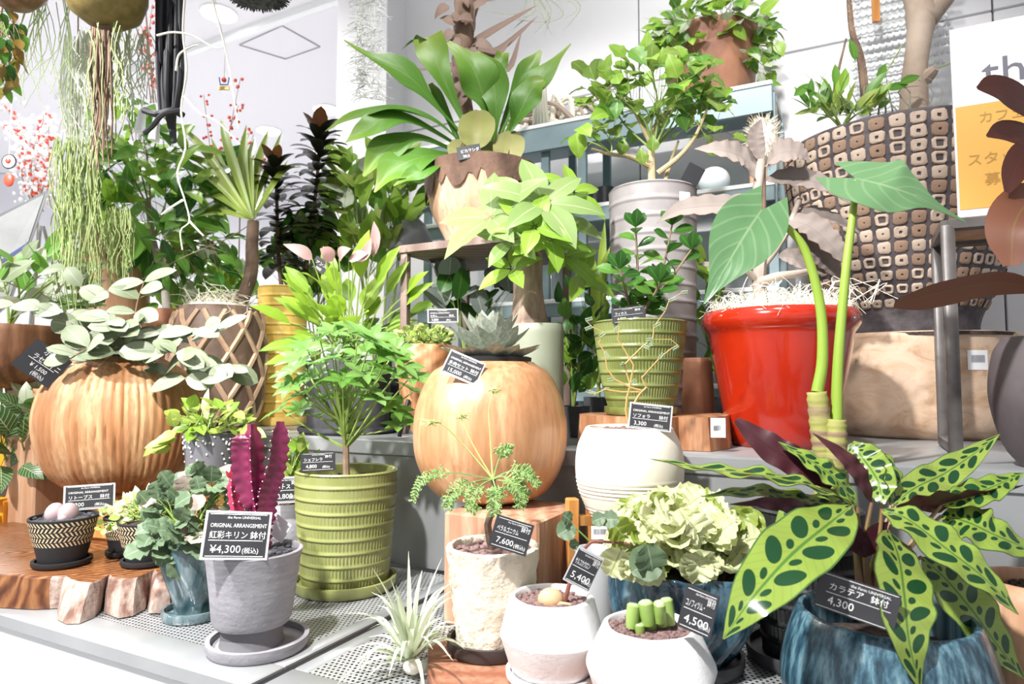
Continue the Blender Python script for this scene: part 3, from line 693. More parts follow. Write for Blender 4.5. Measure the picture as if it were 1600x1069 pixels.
for i in range(9):
    put(leafmesh('lance', l_hoya, 0.2, 0.3, 0.2), th, t + V((R(-0.05, 0.0), 0.01, R(0.02, 0.05))), V((R(-0.8, 0.3), R(-0.5, 0.3), R(0.3, 0.9))), V((0, -1, 0.6)), R(0.03, 0.045))
th, t = black_pot('tiny_succulent_pot', 'smallest black chevron pot standing behind the trailing succulent pot', 194, 866, 30, 806, ZS + 0.001, m_soil)
bush(th, lm, t + V((0.0, -0.005, 0.012)), (0.04, 0.03, 0.02), 30, 0.02, t, 4, 0.4)
card(140, 776, 1.50, 68, 28 * 1.35, 'silver sleeved price card behind the mauve stone plant', tag_lines('リトープス', '4,300', True), 0, 0, -12)

# ribbed wooden ball pot with hoya
c = P(189, 660, 1.74); d = 1.74
zb = P(189, 762, d).z
blk = MB().box((c.x - 0.01, c.y, (ZS + 0.001 + zb) / 2), (0.17, 0.15, zb - ZS - 0.003), -0.3, bev=0.006)
tag(blk.build('wood_block', m_orange, None, (c.x, c.y, ZS)), 'orange wood block under the ribbed wooden ball pot', 'wood block')
th = thing('hoya_ball_pot', 'ribbed golden teak ball pot holding a silvery trailing hoya', 'potted plant', (c.x, c.y, zb))
pr = smooth_prof(pxprof(189, d, [(62, 762), (96, 728), (113, 668), (108, 618), (86, 580), (55, 560)], zb), 34)
def ribfn(a, z, r):
    w_ = math.sin(a * 31 + 0.7 * math.sin(z * 11 + a * 3) + 0.5 * math.sin(a * 7))
    return r + 0.0068 * (abs(w_) ** 0.5) * (1 if r > 0.01 else 0) - 0.002
pot(th, c, pr, m_rib, 0.012, ribfn, 240, None, 0.02, sharp=60)
zt = pr[-1][1]
MB().lathe([(0.08, zt - 0.02), (0.082, zt + 0.012), (0.074, zt + 0.012), (0.072, zt - 0.004), (0.001, zt - 0.004)], (c.x, c.y, 0), 40, caps=False).build('inner_pot', m_black, th)
hb_ = leafmesh('oblong', l_hoya, 0.33, 0.3, 0.12, 8, 4, back=l_hoyab); hb2 = leafmesh('oblong', l_hoyab, 0.30, 0.35, 0.1, 8, 4, back=l_hoya)
crown = V((c.x, c.y, zt))
vines = [[(190, 558, d), (205, 520, 1.66), (215, 470, 1.66), (225, 440, 1.70)], [(190, 558, d), (150, 525, 1.62), (100, 500, 1.6), (40, 478, 1.6), (0, 470, 1.6)], [(190, 558, d), (240, 525, 1.64), (300, 515, 1.66), (335, 520, 1.68)], [(180, 558, d), (140, 545, 1.58), (110, 560, 1.56)], [(200, 558, d), (260, 548, 1.6), (290, 560, 1.62)], [(200, 556, d), (160, 500, 1.7), (130, 450, 1.7), (100, 420, 1.72)], [(210, 560, d), (280, 590, 1.62), (330, 580, 1.66), (352, 575, 1.7)], [(195, 555, d), (190, 520, 1.62), (170, 500, 1.6)]]
for vpts in vines:
    pth = bez([P(*q) for q in vpts], 14); MB().tube(pth, 0.0016, 5).build('vine', m_twig, th)
    for i in range(3, 14, 2):
        for s in (-1, 1):
            if R(0, 1) < 0.8:
                put(random.choice([hb_, hb_, hb2]), th, pth[i], V((s * R(0.4, 1), R(-0.7, 0.2), R(-0.25, 0.6))), V((0, -0.75, 0.6)) + rnd(0.4), R(0.06, 0.095))
for i in range(26):
    a = R(0, 2 * PI); put(random.choice([hb_, hb2]), th, crown + V((R(-0.06, 0.06), -0.02 + R(-0.05, 0.05), R(0.01, 0.06))), V((math.cos(a), math.sin(a) - 0.2, R(0.1, 0.8))), V((0, -0.6, 0.8)) + rnd(0.3), R(0.06, 0.10))
MB().ball(P(352, 576, 1.7), 0.016, 14, 8, 0, (1.3, 0.8, 0.8)).build('bud', mat('pale_bud', (0.75, 0.78, 0.62), 0.5), th)
card(66, 567, 1.58, 60, 52, 'tilted black handwritten tag hanging on the hoya vine', [('ホヤ', 0.22, 0.34, 0.74), ('ラセフィニ', 0.2, 0.2, 0.5), ('_0.85', 0, 0.15, 0.46), ('¥ 1,500', 0.17, 0.3, 0.26), ('(税込)', 0.15, 0.45, 0.08)], -38, 0, -5, False)
BOWLZ = P(30, 606, 1.93).z
th = thing('tan_plinth', 'tall tan wooden plinth behind the ribbed ball pot', 'plinth', V((P(78, 800, 1.95).x, 1.95, 0.001)))
MB().box(V((P(78, 700, 1.95).x, 1.95, BOWLZ / 2)), (0.16, 0.16, BOWLZ - 0.002), YAW, bev=0.005).build('plinth_body', m_tan, th)

# dotted pot on a block
c = P(329, 700, 1.60); d = 1.60; zb = P(329, 742, d).z
tag(MB().box((c.x - 0.02, c.y, zb / 2), (0.15, 0.12, zb - 0.002), -0.4, bev=0.005).build('wood_block', m_orange, None, (c.x, c.y, 0)), 'wood block hidden behind leaves under the white dotted grey pot', 'wood block')
th = thing('dotted_pot', 'charcoal pot with painted white dots and lime trailing leaves', 'potted plant', (c.x, c.y, zb))
pr = [(m(33, d), zb), (m(40, d), P(329, 676, d).z)]
pot(th, c, pr, m_dots, 0.006, None, 44, m_soil, 0.01)
b = MB()
for i in range(120):
    a = R(0, 2 * PI); f = R(0.08, 0.95); r = pr[0][0] + (pr[1][0] - pr[0][0]) * f + 0.0005; z = pr[0][1] + (pr[1][1] - pr[0][1]) * f
    b.ball((c.x + r * math.cos(a), c.y + r * math.sin(a), z), 0.0026, 6, 4)
b.build('painted_dots', m_paintw, th, kind='stuff')
t = V((c.x, c.y, pr[1][1]))
bush(th, [leafmesh('ovate', l_lime, 0.3, 0.3, 0.15, 6), leafmesh('ovate', l_bright, 0.3, 0.3, 0.15, 6), leafmesh('ovate', l_lime, 0.3, 0.3, 0.15, 6)], t + V((0, -0.01, 0.03)), (0.085, 0.06, 0.035), 60, 0.042, t, 6, 0.2, 0.7)
for s in ((-0.085, -0.03, -0.02), (0.09, -0.03, 0.0), (-0.07, -0.04, 0.0)):
    for i in range(4): put(leafmesh('ovate', l_lime, 0.3, 0.3, 0.15, 6), th, t + V(s) + rnd(0.015), V((s[0] * 8, -0.4, R(-0.8, 0.1))), V((0, -0.8, 0.6)), 0.05)
hero(th, [t + V((-0.01, 0, 0.03)), t + V((-0.01, -0.01, 0.07)), t + V((-0.004, -0.01, 0.105))], 0.010, [l_cream, l_cream], 'lance', (0, -1, 0.2), 10, 4)

# sea-green twisted vase with grey-green geranium
c = G(303, 962, 0); d = c.y
th = thing('twisted_vase_geranium', 'sea-green twisted glazed vase with grey-green lobed leaves behind the grey pot', 'potted plant', c)
saucer(th, c, m(46, d), 0.0, 0.018, m_vase)
zt = P(303, 845, d).z
pr = smooth_prof([(m(26, d), 0.009), (m(30, d), 0.03), (m(40, d), 0.075), (m(47, d), 0.115), (m(44, d), 0.15), (m(38, d), zt)], 26)
pot(th, c, pr, m_vase, 0.005, lambda a, z, r: r * (1 + 0.085 * math.sin(6 * a + z * 42)), 96, m_soil, 0.012)
lob = leafmesh('round', l_ger, 0.52, 0.15, 0.12, 8, 6, 0.22, 3); lobc = leafmesh('round', l_gercream, 0.5, 0.15, 0.12, 8, 6, 0.22, 3)
t = V((c.x, c.y, zt))
bush(th, [lob, lob, lob, lob, lobc], t + V((0.006, -0.01, 0.055)), (0.082, 0.055, 0.075), 90, 0.036, t, 8, 0.25, 0.7, 0.9)
bush(th, [lob], t + V((-0.01, -0.045, 0.01)), (0.06, 0.025, 0.04), 26, 0.038, t, 4, 0.0, 0.7, 1.0, down=0.2)
# round grey-green leaf drift left of the vase, same plant
bush(th, [lob, lobc, lob], t + V((-0.055, 0.01, 0.05)), (0.045, 0.04, 0.045), 22, 0.034, t, 4, 0.2, 0.7, 0.9)

# grey concrete pot with magenta cactus
c = G(403, 1011, 0); d = c.y; c0 = c
th = thing('magenta_cactus_pot', 'grey concrete pot on saucer with magenta three-winged cactus', 'potted plant', c)
saucer(th, c, m(75, d), 0.0, 0.020, m_grey, 0.008)
cc = V((P(396, 900, d).x, c.y, 0))
zt = P(396, 858, d).z
MB().lathe([(m(47, d), 0.009), (m(45, d), 0.02), (m(45, d), 0.042)], (cc.x, cc.y, 0), 48).build('pot_foot', m_greyfoot, th)
pr = [(m(40, d), 0.040), (m(54, d), 0.043), (m(58, d), 0.052), (m(63, d), 0.10), (m(68, d), 0.145), (m(72, d), zt)]
pot(th, cc, pr, m_grey, 0.007, lambda a, z, r: r + 0.0005 * math.sin(z * 700 + a), 72, m_gravel, 0.010, bumps=170, br=0.005)
def wingcol(pts, r, name='cactus_stem', wings=3, teeth=9, mt=None, tw=0.3):
    sp = bez([P(*q) for q in pts], teeth * 4 + 1); n_ = wings * 6; b = MB(); vs_ = []; k = len(sp)
    for i, p in enumerate(sp):
        t_ = (sp[min(i + 1, k - 1)] - sp[max(i - 1, 0)]).normalized(); x = t_.cross(V((0, 1, 0))).normalized(); y = x.cross(t_)
        f = i / (k - 1); rr = r * (1 - 0.12 * f) * (0.55 if i == 0 else 1) * (1 - max(0, f - 0.88) * 5)
        ph = [1.0, 0.84, 0.62, 0.80][i % 4]
        for j in range(n_):
            a = 2 * PI * j / n_; wv = max(0, math.cos(wings * a)) ** 1.5
            q = rr * (0.34 + 0.66 * wv * ph); vs_.append(p + x * (q * math.cos(a + tw)) + y * (q * math.sin(a + tw)))
    fs = [(i * n_ + j, i * n_ + (j + 1) % n_, i * n_ + n_ + (j + 1) % n_, i * n_ + n_ + j) for i in range(k - 1) for j in range(n_)]
    fs += [tuple(range(n_ - 1, -1, -1)), tuple(range((k - 1) * n_, k * n_))]
    b.add(vs_, fs)
    ob = b.build(name, mt or m_euph, th, sharp=50)
    sb = MB()
    for i in range(4, k - 2, 4):
        for w_ in range(wings):
            v_ = V(vs_[i * n_ + w_ * 6]); sb.ball(v_, 0.0013, 5, 4)
    sb.build('areoles', mat('areole_pale', (0.75, 0.55, 0.6), 0.7) if 'areole_pale' not in bpy.data.materials else bpy.data.materials['areole_pale'], ob, kind='stuff')
    return ob
dd = 1.18
wingcol([(404, 862, dd), (404, 810, dd), (396, 750, dd), (393, 662, dd)], m(23, dd), teeth=15)
wingcol([(410, 820, dd), (418, 770, dd), (432, 720, dd), (437, 658, dd)], m(20, dd), teeth=13, tw=0.9)
wingcol([(398, 790, dd), (380, 745, dd), (377, 700, dd), (377, 678, dd)], m(19, dd), teeth=9, tw=1.4)
wingcol([(392, 860, dd + 0.01), (374, 820, dd), (366, 780, dd), (362, 748, dd)], m(14, dd), teeth=8, mt=mat('crimson_cactus', (0.40, 0.03, 0.09), 0.45))
for s in (-1, 0, 1): put(leafmesh('lance', leafm('leaf_crimson', (0.5, 0.04, 0.08), (0.6, 0.06, 0.1)), 0.2, 0.2, 0.2, 5), th, P(361, 748, dd), V((s * 0.6, -0.2, 1)), V((0, -1, 0.2)), 0.018)
card(370, 836, 1.095, 96, 72, 'large sleeved price card stuck in the grey concrete pot', tag_lines('紅彩キリン', '¥4,300', True), -6, 0, -14)
c = P(437, 826, 1.22)
tag(MB().box(c, (m(30, 1.2), 0.0012, m(34, 1.2)), rot=Matrix.Rotation(-0.3, 3, 'Z') @ Matrix.Rotation(0.55, 3, 'Y')).build('care_tag', m_paper, None, c), 'blank white paper tag standing in the black gravel beside the cactus', 'paper tag')

# olive ribbed pot with umbrella tree
c = G(539, 916, 0); d = c.y
th = thing('umbrella_tree_pot', 'olive green ribbed pot on saucer with leafy umbrella tree', 'potted plant', c, 'ribbed glazed pots')
saucer(th, c, m(78, d), 0.0, 0.024, m_green, 0.008)
zt = P(537, 733, d).z
pr = [(m(62, d), 0.010), (m(66, d), 0.03), (m(71, d), 0.12), (m(76, d), zt - 0.05), (m(76, d), zt)]
ribbed(th, c, pr, 9, 84, m_green, soil=m_soil)
t = V((c.x, c.y, zt - 0.02))
mesh_s = leafmesh('lance', l_sche, 0.20, 0.35, 0.14, 6); mesh_s2 = leafmesh('lance', l_mid, 0.20, 0.35, 0.14, 6)
MB().tube(bez([t, P(540, 690, d), P(536, 655, d)], 8), [0.008, 0.006], 8).build('trunk', m_twig, th)
forks = [P(540, 700, d), P(538, 680, d), P(536, 660, d)]
cl = [(540, 512), (500, 530), (580, 530), (620, 545), (470, 560), (520, 560), (560, 555), (600, 580), (490, 590), (640, 590), (535, 595), (455, 605), (575, 610), (510, 625), (615, 640), (470, 640), (560, 520), (545, 570), (595, 545), (500, 650), (645, 612), (625, 665), (440, 640), (520, 520), (480, 545), (545, 535), (605, 560), (530, 545), (570, 585), (500, 570), (590, 625), (480, 615), (545, 620), (630, 570), (460, 580), (510, 600)]
for (x, y) in cl:
    q = P(x, y, d + R(-0.10, 0.08)); f0 = random.choice(forks)
    MB().tube(bez([f0, f0.lerp(q, 0.55) + V((0, 0, -0.006)), q], 7), [0.0035, 0.0013], 5).build('branch', m_stemg, th)
    palmate(th, random.choice([mesh_s, mesh_s, mesh_s2]), q, V((R(-0.4, 0.4) + (x - 540) / 220, R(-0.7, 0.0), 0.9)), random.choice([6, 7, 7]), R(0.044, 0.060), 1.2)
card(497, 721, 1.42, 52, 27 * 1.05, 'small price card in the olive ribbed pot', tag_lines('シェフレラ', '4,800'), 1, 0, -8, False)
# pale textured pot behind it
c = V((P(452, 850, 1.64).x, 1.64, 0)); d = 1.64
th = thing('pale_pot_pothos', 'pale grey pot with lime leaves half hidden left of the olive pot', 'potted plant', c)
pr = [(m(30, d), 0.0), (m(34, d), 0.08), (m(33, d), P(452, 785, d).z)]
pot(th, c, pr, m_grey, 0.006, None, 40, m_soil, 0.01)
t = V((c.x, c.y, pr[-1][1]))
bush(th, [leafmesh('ovate', l_lime, 0.26, 0.3, 0.12, 6), leafmesh('ovate', l_bright, 0.26, 0.3, 0.12, 6)], P(462, 735, d), (0.045, 0.05, 0.06), 34, 0.055, t, 5, 0.3)
card(447, 765, 1.56, 38, 40, 'grey price card half hidden between the cactus and the olive pot', tag_lines('ポトス', '2,800'), 0, 0, -8)

# ================================================================ lower table, right half
# wood box, ball pot and agave
q0 = G(692, 976, 0); s = 0.196; hz = 0.206
ce = q0 + U * (s / 2) + W * (s / 2)
tag(MB().box((ce.x, ce.y, hz / 2 + 0.001), (s, s, hz), YAW, bev=0.004).build('wood_box', m_box, None, (ce.x, ce.y, 0)), 'reddish wooden cube under the big smooth wooden ball pot', 'wood box')
d = 1.40; c = V((P(766, 690, d).x, d, 0))
th = thing('agave_ball_pot', 'smooth glossy wooden ball pot holding a spiky grey-green agave', 'potted plant', (c.x, c.y, hz))
pr = smooth_prof(pxprof(766, d, [(52, 785), (88, 765), (113, 720), (119, 672), (112, 625), (93, 585), (70, 568)], hz + 0.002), 36)
pot(th, c, pr, m_sphere, 0.012, None, 80, None, 0.02)
zt = pr[-1][1]
MB().lathe([(0.082, zt - 0.015), (0.086, zt + 0.012), (0.080, zt + 0.014), (0.078, zt + 0.004), (0.001, zt + 0.006)], (c.x, c.y, 0), 44, caps=False).build('inner_pot', m_black, th)
b = MB(); k = 7; vs_ = []
for i in range(k):
    t_ = i / (k - 1); w_ = 0.40 * (1 - t_) ** 0.8 * (0.8 + 0.9 * min(1, t_ * 3)) * 0.8; hh = 0.17 * (1 - t_) ** 0.7; zz = 0.10 * t_ * t_ + 0.03 * t_
    vs_ += [(-w_, t_, zz), (0, t_, zz + 0.02), (w_, t_, zz), (0, t_, zz - hh)]
fs = [(i * 4 + j, i * 4 + (j + 1) % 4, i * 4 + 4 + (j + 1) % 4, i * 4 + 4 + j) for i in range(k - 1) for j in range(4)] + [(3, 2, 1, 0), (24, 25, 26, 27)]
agm = MB().add(vs_, [f[::-1] for f in fs]).mesh('agave_leaf', l_agave, 30)
for ring, (cnt, el, ln, zo) in enumerate(((13, 0.10, 0.100, 0.012), (12, 0.42, 0.092, 0.024), (10, 0.78, 0.080, 0.034), (7, 1.1, 0.064, 0.04), (4, 1.4, 0.05, 0.045))):
    for i in range(cnt):
        a = 2 * PI * (i + 0.5 * (ring % 2)) / cnt + R(-0.08, 0.08); dr = V((math.cos(a) * math.cos(el), math.sin(a) * math.cos(el), math.sin(el)))
        put(agm, th, V((c.x, c.y, zt + zo)) + dr * 0.012, dr, Z + rnd(0.05), ln * R(0.9, 1.08), 'thick_leaf')
card(724, 574, 1.275, 60, 42 * 0.95, 'sleeved price card tilted on the shoulder of the wooden ball pot', tag_lines('多肉セット', '15,000', True), -24, 0, -14)

# round red board
out = [G(x, y, 0.018) for x, y in ((668, 1010), (690, 998), (740, 985), (820, 980), (900, 990), (955, 1020), (965, 1070), (940, 1120), (860, 1150), (760, 1140), (690, 1100), (668, 1050))]
tag(MB().prism([(p.x, p.y) for p in out], 0.001, 0.018, top_inset=0.01).build('round_board', m_board, None, G(800, 1050, 0), sharp=30), 'red-brown wooden board under the birch pot and left white pot', 'wood board')
BZ = 0.0185
# birch pot with carrot-leaved geranium
c = G(757, 1014, BZ); d = c.y; c.x = P(770, 950, d).x
th = thing('birch_bark_pot', 'rough cream birch bark pot with feathery carrot-leaved plant', 'potted plant', c)
saucer(th, V((P(764, 1000, d).x, c.y, 0)), m(64, d), BZ, 0.022, m_darksaucer, 0.006)
zt = P(776, 852, d).z
pr = [(m(54, d), BZ + 0.010)] + [(m(54 + 17 * f, d), BZ + 0.01 + (zt - BZ - 0.01) * f) for f in [i / 14 for i in range(1, 15)]]
pot(th, c, pr, m_birch, 0.010, lambda a, z, r: r + (0.0022 * math.sin(a * 11 + 9 * math.sin(z * 70)) * math.sin(z * 130 + a * 5) + 0.001 * math.sin(a * 31 + z * 300)) * (1 if r > 0.02 else 0), 120, m_lava, 0.012, bumps=110, br=0.006)
t = V((c.x, c.y, zt - 0.01)); hub = P(770, 748, d)
MB().tube(bez([t, P(762, 820, d), P(772, 790, d - 0.01), hub], 10), [0.006, 0.007, 0.006, 0.006, 0.006, 0.006, 0.0055, 0.005, 0.005, 0.004], 8).build('caudex_stem', m_dtrunk, th)
def frond(pts, rl, dens=34):
    sp = bez(pts, 26); b = MB(); b.tube(sp[:24], [0.0016, 0.0006], 4)
    for i in range(dens):
        f = 0.35 + 0.65 * i / dens; p = sp[int(f * 25)]; tt_ = (sp[min(25, int(f * 25) + 1)] - sp[int(f * 25) - 1]).normalized()
        L = rl * (1.15 - f * 0.7)
        for s_ in (-1, 1):
            e = p + (tt_.cross(V((0, -1, 0.3))).normalized() * s_ * 0.8 + tt_ * 0.5 + rnd(0.35)) * L
            b.tube([p, p.lerp(e, 0.6), e], [0.0009, 0.0012, 0.0004], 3, caps=False)
            for _ in range(3):
                g_ = p.lerp(e, R(0.3, 1)); b.tube([g_, g_ + rnd(0.5) * L * 0.7], [0.0011, 0.0005], 3, caps=False)
    return b.build('frond', l_carrot, th)
for pts, rl in (([hub, P(700, 738, d - 0.03), P(660, 750, d - 0.04), P(643, 785, d - 0.04)], 0.013), ([hub, P(735, 755, d - 0.05), P(705, 775, d - 0.06), P(700, 795, d - 0.06)], 0.018), ([hub, P(775, 770, d - 0.07), P(772, 805, d - 0.08)], 0.02), ([hub, P(800, 735, d - 0.03), P(825, 740, d - 0.04), P(842, 760, d - 0.04)], 0.016), ([hub, P(790, 745, d - 0.05), P(812, 770, d - 0.06), P(812, 795, d - 0.06)], 0.018),
                ([hub, P(750, 760, d - 0.06), P(735, 785, d - 0.07), P(745, 800, d - 0.07)], 0.016), ([hub, P(780, 715, d), P(790, 702, d - 0.01), P(800, 702, d - 0.01)], 0.014), ([hub, P(805, 755, d - 0.02), P(825, 775, d - 0.02)], 0.016)): frond(pts, rl)
for pts in ([hub, P(766, 680, d), P(764, 640, d), P(772, 610, d)], [hub, P(720, 690, d - 0.01), P(690, 662, d - 0.02), P(672, 660, d - 0.02)], [hub, P(742, 700, d), P(728, 672, d), P(720, 650, d)]):
    sp = bez(pts, 12); b = MB().tube(sp, [0.0016, 0.0008], 5)
    for i in range(26): b.tube([sp[-1] + rnd(0.004), sp[-1] + V((R(-0.018, 0.018), R(-0.01, 0.01), R(-0.006, 0.008)))], [0.0012, 0.0005], 3, caps=False)
    b.build('flower_stalk', mat('pale_stalk', (0.55, 0.58, 0.22), 0.5) if 'pale_stalk' not in bpy.data.materials else bpy.data.materials['pale_stalk'], th)
card(799, 836, 1.02, 60, 48, 'black price card tilted in the birch bark pot', tag_lines('ペラルゴニウム', '7,600'), -17, 0, -8, False)

# air plant and its tag
c = G(640, 1052, 0.002)
th = thing('air_plant', 'pale silvery air plant lying on the perforated table', 'air plant', c)
for i in range(58):
    a = R(0, 2 * PI); el = R(0.12, 1.45); L = R(0.09, 0.165)
    dr = V((math.cos(a) * math.cos(el), math.sin(a) * math.cos(el), math.sin(el)))
    p0 = c + V((0, 0, 0.018)); p1 = p0 + dr * L * 0.55 + Z * 0.012; p2 = p0 + dr * L + Z * (0.012 - 0.05 * math.cos(el))
    p2.z = max(p2.z, 0.006)
    hero(th, [p0, p1, p2], 0.0058, [l_till, l_till], 'needle', (dr.x * -0.5, dr.y * -0.5, 1), 9, 2, 0.3, back=False)
for (x, y) in ((612, 985), (545, 1015), (575, 995), (690, 965), (705, 990), (628, 960), (540, 1060), (560, 1075)):
    q = P(x, y, c.y + R(-0.03, 0.03)); hero(th, [c + V((0, 0, 0.018)), (c + V((0, 0, 0.03))).lerp(q, 0.5) + Z * 0.012, q], 0.0042, [l_till, l_till], 'needle', (0, -0.4, 1), 10, 2, 0.3, back=False)
MB().ball(c + V((0.006, -0.008, 0.014)), 0.012, 10, 7, 0, (1.3, 1, 1)).build('base_bulb', m_moss, th)
c = G(674, 1040, 0.006)
o = thing('plastic_tag', 'crumpled clear plastic tag with print beside the air plant', 'plastic tag', c)
b = MB(); b.add([c + V((x * 0.022, y * 0.024, 0.002 + 0.006 * math.sin(x * 2 + y))) for y in (-1, -0.3, 0.4, 1) for x in (-1, -0.3, 0.4, 1)], [(i * 4 + j, i * 4 + j + 1, i * 4 + j + 5, i * 4 + j + 4) for i in range(3) for j in range(3)])
b.build('tag_sheet', m_paper, o)
b = MB()
for i in range(5): b.add([c + V((x, -0.012 + i * 0.005 + y, 0.0105)) for x, y in ((-0.012, 0), (0.010, 0), (0.010, 0.0018), (-0.012, 0.0018))], [(0, 1, 2, 3)])
b.build('print_lines', m_ink, o, smooth=False)

# two white faceted pots
def fac(k): return lambda a, z, r: r * (1 + 0.012 * math.cos(a * k))
d = 1.01; c = V((P(862, 1000, d).x, d, 0))
th = thing('white_pot_caudex', 'white angular plaster pot on saucer with tan caudex and red-stemmed shoot', 'potted plant', (c.x, c.y, BZ), 'white angular plaster pots')
saucer(th, c, m(70, d), BZ, 0.014, m_whitepot)
zt = P(862, 932, d).z
pr = [(m(56, d), BZ + 0.007), (m(64, d), BZ + 0.02), (m(78, d), P(862, 990, d).z), (m(77, d), P(862, 984, d).z), (m(64, d), zt)]
pot(th, c, pr, m_whitepot, 0.010, fac(6), 60, m_lava, 0.008, sharp=25, bumps=140, br=0.0045)
t = V((c.x, c.y, zt - 0.008))
MB().ball(t + V((-0.002, -0.012, 0.008)), 0.019, 16, 10, 0, (1.0, 0.9, 0.85)).build('caudex', m_bulb, th)
MB().tube(bez([t + V((0.0, -0.02, 0.004)), t + V((0.022, -0.026, 0.004)), t + V((0.03, -0.02, 0.0))], 8), [0.005, 0.003], 7).build('root', m_bulb, th)
MB().tube(bez([t + V((0.018, -0.015, 0.005)), P(893, 900, d - 0.02), P(905, 870, d - 0.02), P(922, 848, d - 0.02), P(940, 846, d - 0.02), P(985, 850, d - 0.02)], 16), [0.0035, 0.0016], 7).build('red_stem', mat('red_bark', (0.20, 0.065, 0.05), 0.7, c2=(0.30, 0.12, 0.09), ns=40, bump=0.5), th)
b = MB().tube(bez([P(922, 846, d - 0.02), P(905, 830, d - 0.02), P(893, 820, d - 0.02)], 6), 0.0012, 5); b.build('leaf_stalk', m_stemg, th)
fl = leafmesh('round', l_ger, 0.52, 0.2, 0.2, 8, 6, 0.3, 4)
for (x, y, s_, dx, dz) in ((898, 822, 0.030, -0.8, -0.3), (905, 850, 0.016, -0.8, 0.0), (925, 815, 0.022, 0.6, 0.3), (940, 812, 0.026, 0.9, 0.1), (893, 815, 0.02, -0.5, 0.5), (1030, 868, 0.05, -0.9, -0.4)):
    put(fl, th, P(x, y, d - 0.025), V((dx, -0.3, dz)), V((0, -0.9, 0.5)), s_)
card(912, 889, 0.965, 44, 56, 'black price card tilted steeply in the left white pot', tag_lines('サルコカウロン', '5,400'), -28, 12, -4)
d = 0.905; c = V((P(1016, 1030, d).x, d, 0))
th = thing('white_pot_window_succulent', 'white angular plaster pot with stubby green window succulents in grit', 'potted plant', (c.x, c.y, 0), 'white angular plaster pots')
zt = P(1016, 977, d).z
pr = [(m(62, d), 0.001), (m(70, d), 0.006), (m(98, d), P(1016, 1040, d).z), (m(97, d), P(1016, 1034, d).z), (m(71, d), zt)]
pot(th, c, pr, m_whitepot, 0.008, fac(7), 60, m_lava, 0.007, sharp=25, bumps=240, br=0.0040)
for (x, y, h_, w_) in ((986, 975, 34, 10), (1003, 974, 30, 9), (1013, 970, 34, 11), (1016, 984, 22, 11), (1036, 972, 36, 10), (1047, 970, 38, 10), (1030, 966, 30, 9), (1000, 984, 14, 8)):
    p0 = P(x, y + 6, d - 0.012 + R(-0.01, 0.01)); e = V((R(-0.15, 0.15), R(-0.2, 0.1), 1)).normalized(); L = m(h_, d)
    o = MB().tube([p0, p0 + e * L * 0.5, p0 + e * L * 0.95, p0 + e * L], [m(w_ * 0.8, d), m(w_, d), m(w_ * 1.02, d), m(w_ * 0.85, d)], 10).build('stub_leaf', m_haw, th)
    MB().tube([p0 + e * L, p0 + e * (L + 0.0012)], [m(w_ * 0.85, d), m(w_ * 0.7, d)], 10).build('leaf_window', m_hawtop, o)
card(1091, 955, 0.835, 52, 66, 'black price card leaning at the right rim of the front white pot', tag_lines('コノフィツム・', '4,500'), -13, -16, -6, False)

# blue fluted pot with cream frilly plant
d = 1.10; c = V((P(1066, 950, d).x, d, 0))
th = thing('blue_fluted_pot', 'teal blue fluted glazed pot overflowing with cream frilly leaves', 'potted plant', c)
saucer(th, V((P(1082, 1000, d).x, d, 0)), m(76, d), 0, 0.022, m_dark)
zt = P(1066, 882, d).z
pr = smooth_prof([(m(60, d), 0.010), (m(74, d), 0.03), (m(95, d), 0.07), (m(104, d), 0.105), (m(104, d), zt)], 26)
pot(th, c, pr, m_bluewave, 0.008, lambda a, z, r: r * (1 + 0.075 * math.sin(11 * a + 1.1 * math.sin(z * 55))), 132, m_soil, 0.012)
t = V((c.x, c.y, zt))
fr = leafmesh('round', l_cream, 0.55, 0.6, 0.1, 13, 8, 0.28, 4, None, 0.0, 0.3); fr2 = leafmesh('round', l_lime, 0.5, 0.4, 0.1, 13, 8, 0.28, 4, None, 0.0, 0.3)
bush(th, [fr, fr, fr, fr, fr2], P(1064, 838, d), (0.10, 0.08, 0.048), 210, 0.042, t, 8, 0.5, 0.8, 0.9)
for i in range(8): put(fr, th, P(R(970, 1140), R(858, 874), d - 0.09), V((R(-0.5, 0.5), -0.4, -0.8)), V((0, -0.9, 0.4)), 0.045)
put(fl, th, P(1020, 895, d - 0.125), V((-0.2, -0.3, 1)), V((0, -1, 0.1)), 0.045)
# loose grey cup behind
d = 1.165; c = V((P(932, 890, d).x, d, 0))
th = thing('grey_cup', 'empty pale grey cup between the left white pot and the blue fluted pot', 'cup', c)
pot(th, c, [(m(25, d), 0.001), (m(30, d), 0.05), (m(34, d), P(932, 858, d).z)], mat('pale_grey', (0.55, 0.56, 0.58), 0.5), 0.004, None, 40, None, 0.05)

# cream ringed pot in a wooden stand
d = 1.30; c = V((P(983, 735, d).x, d, 0)); zb = 0.185
ws = thing('plant_stand', 'orange wooden plant stand with square posts holding the cream ringed pot', 'plant stand', (c.x, c.y, 0))
for (x, dy) in ((894, -0.02), (1082, -0.02), (925, 0.09), (1050, 0.09)):
    q = P(x, 800, d + dy); MB().box((q.x, q.y, P(x, 776, d).z / 2 + 0.001), (0.022, 0.022, P(x, 776, d).z), 0.2, bev=0.002).build('post', m_orange, ws)
MB().bar(P(894, 812, d - 0.02) , P(1050, 812, d + 0.09), 0.02, 0.018).build('cross_bar', m_orange, ws)
MB().bar(P(1082, 812, d - 0.02), P(925, 812, d + 0.09), 0.02, 0.018).build('cross_bar', m_orange, ws)
th = thing('cream_ringed_pot', 'round cream pot with ringed base and zigzag wiry shrub', 'potted plant', (c.x, c.y, zb))
base_pr = smooth_prof(pxprof(983, d, [(54, 812), (66, 795), (79, 762), (83, 728), (79, 695), (67, 668)], zb), 60)
zt = base_pr[-1][1]
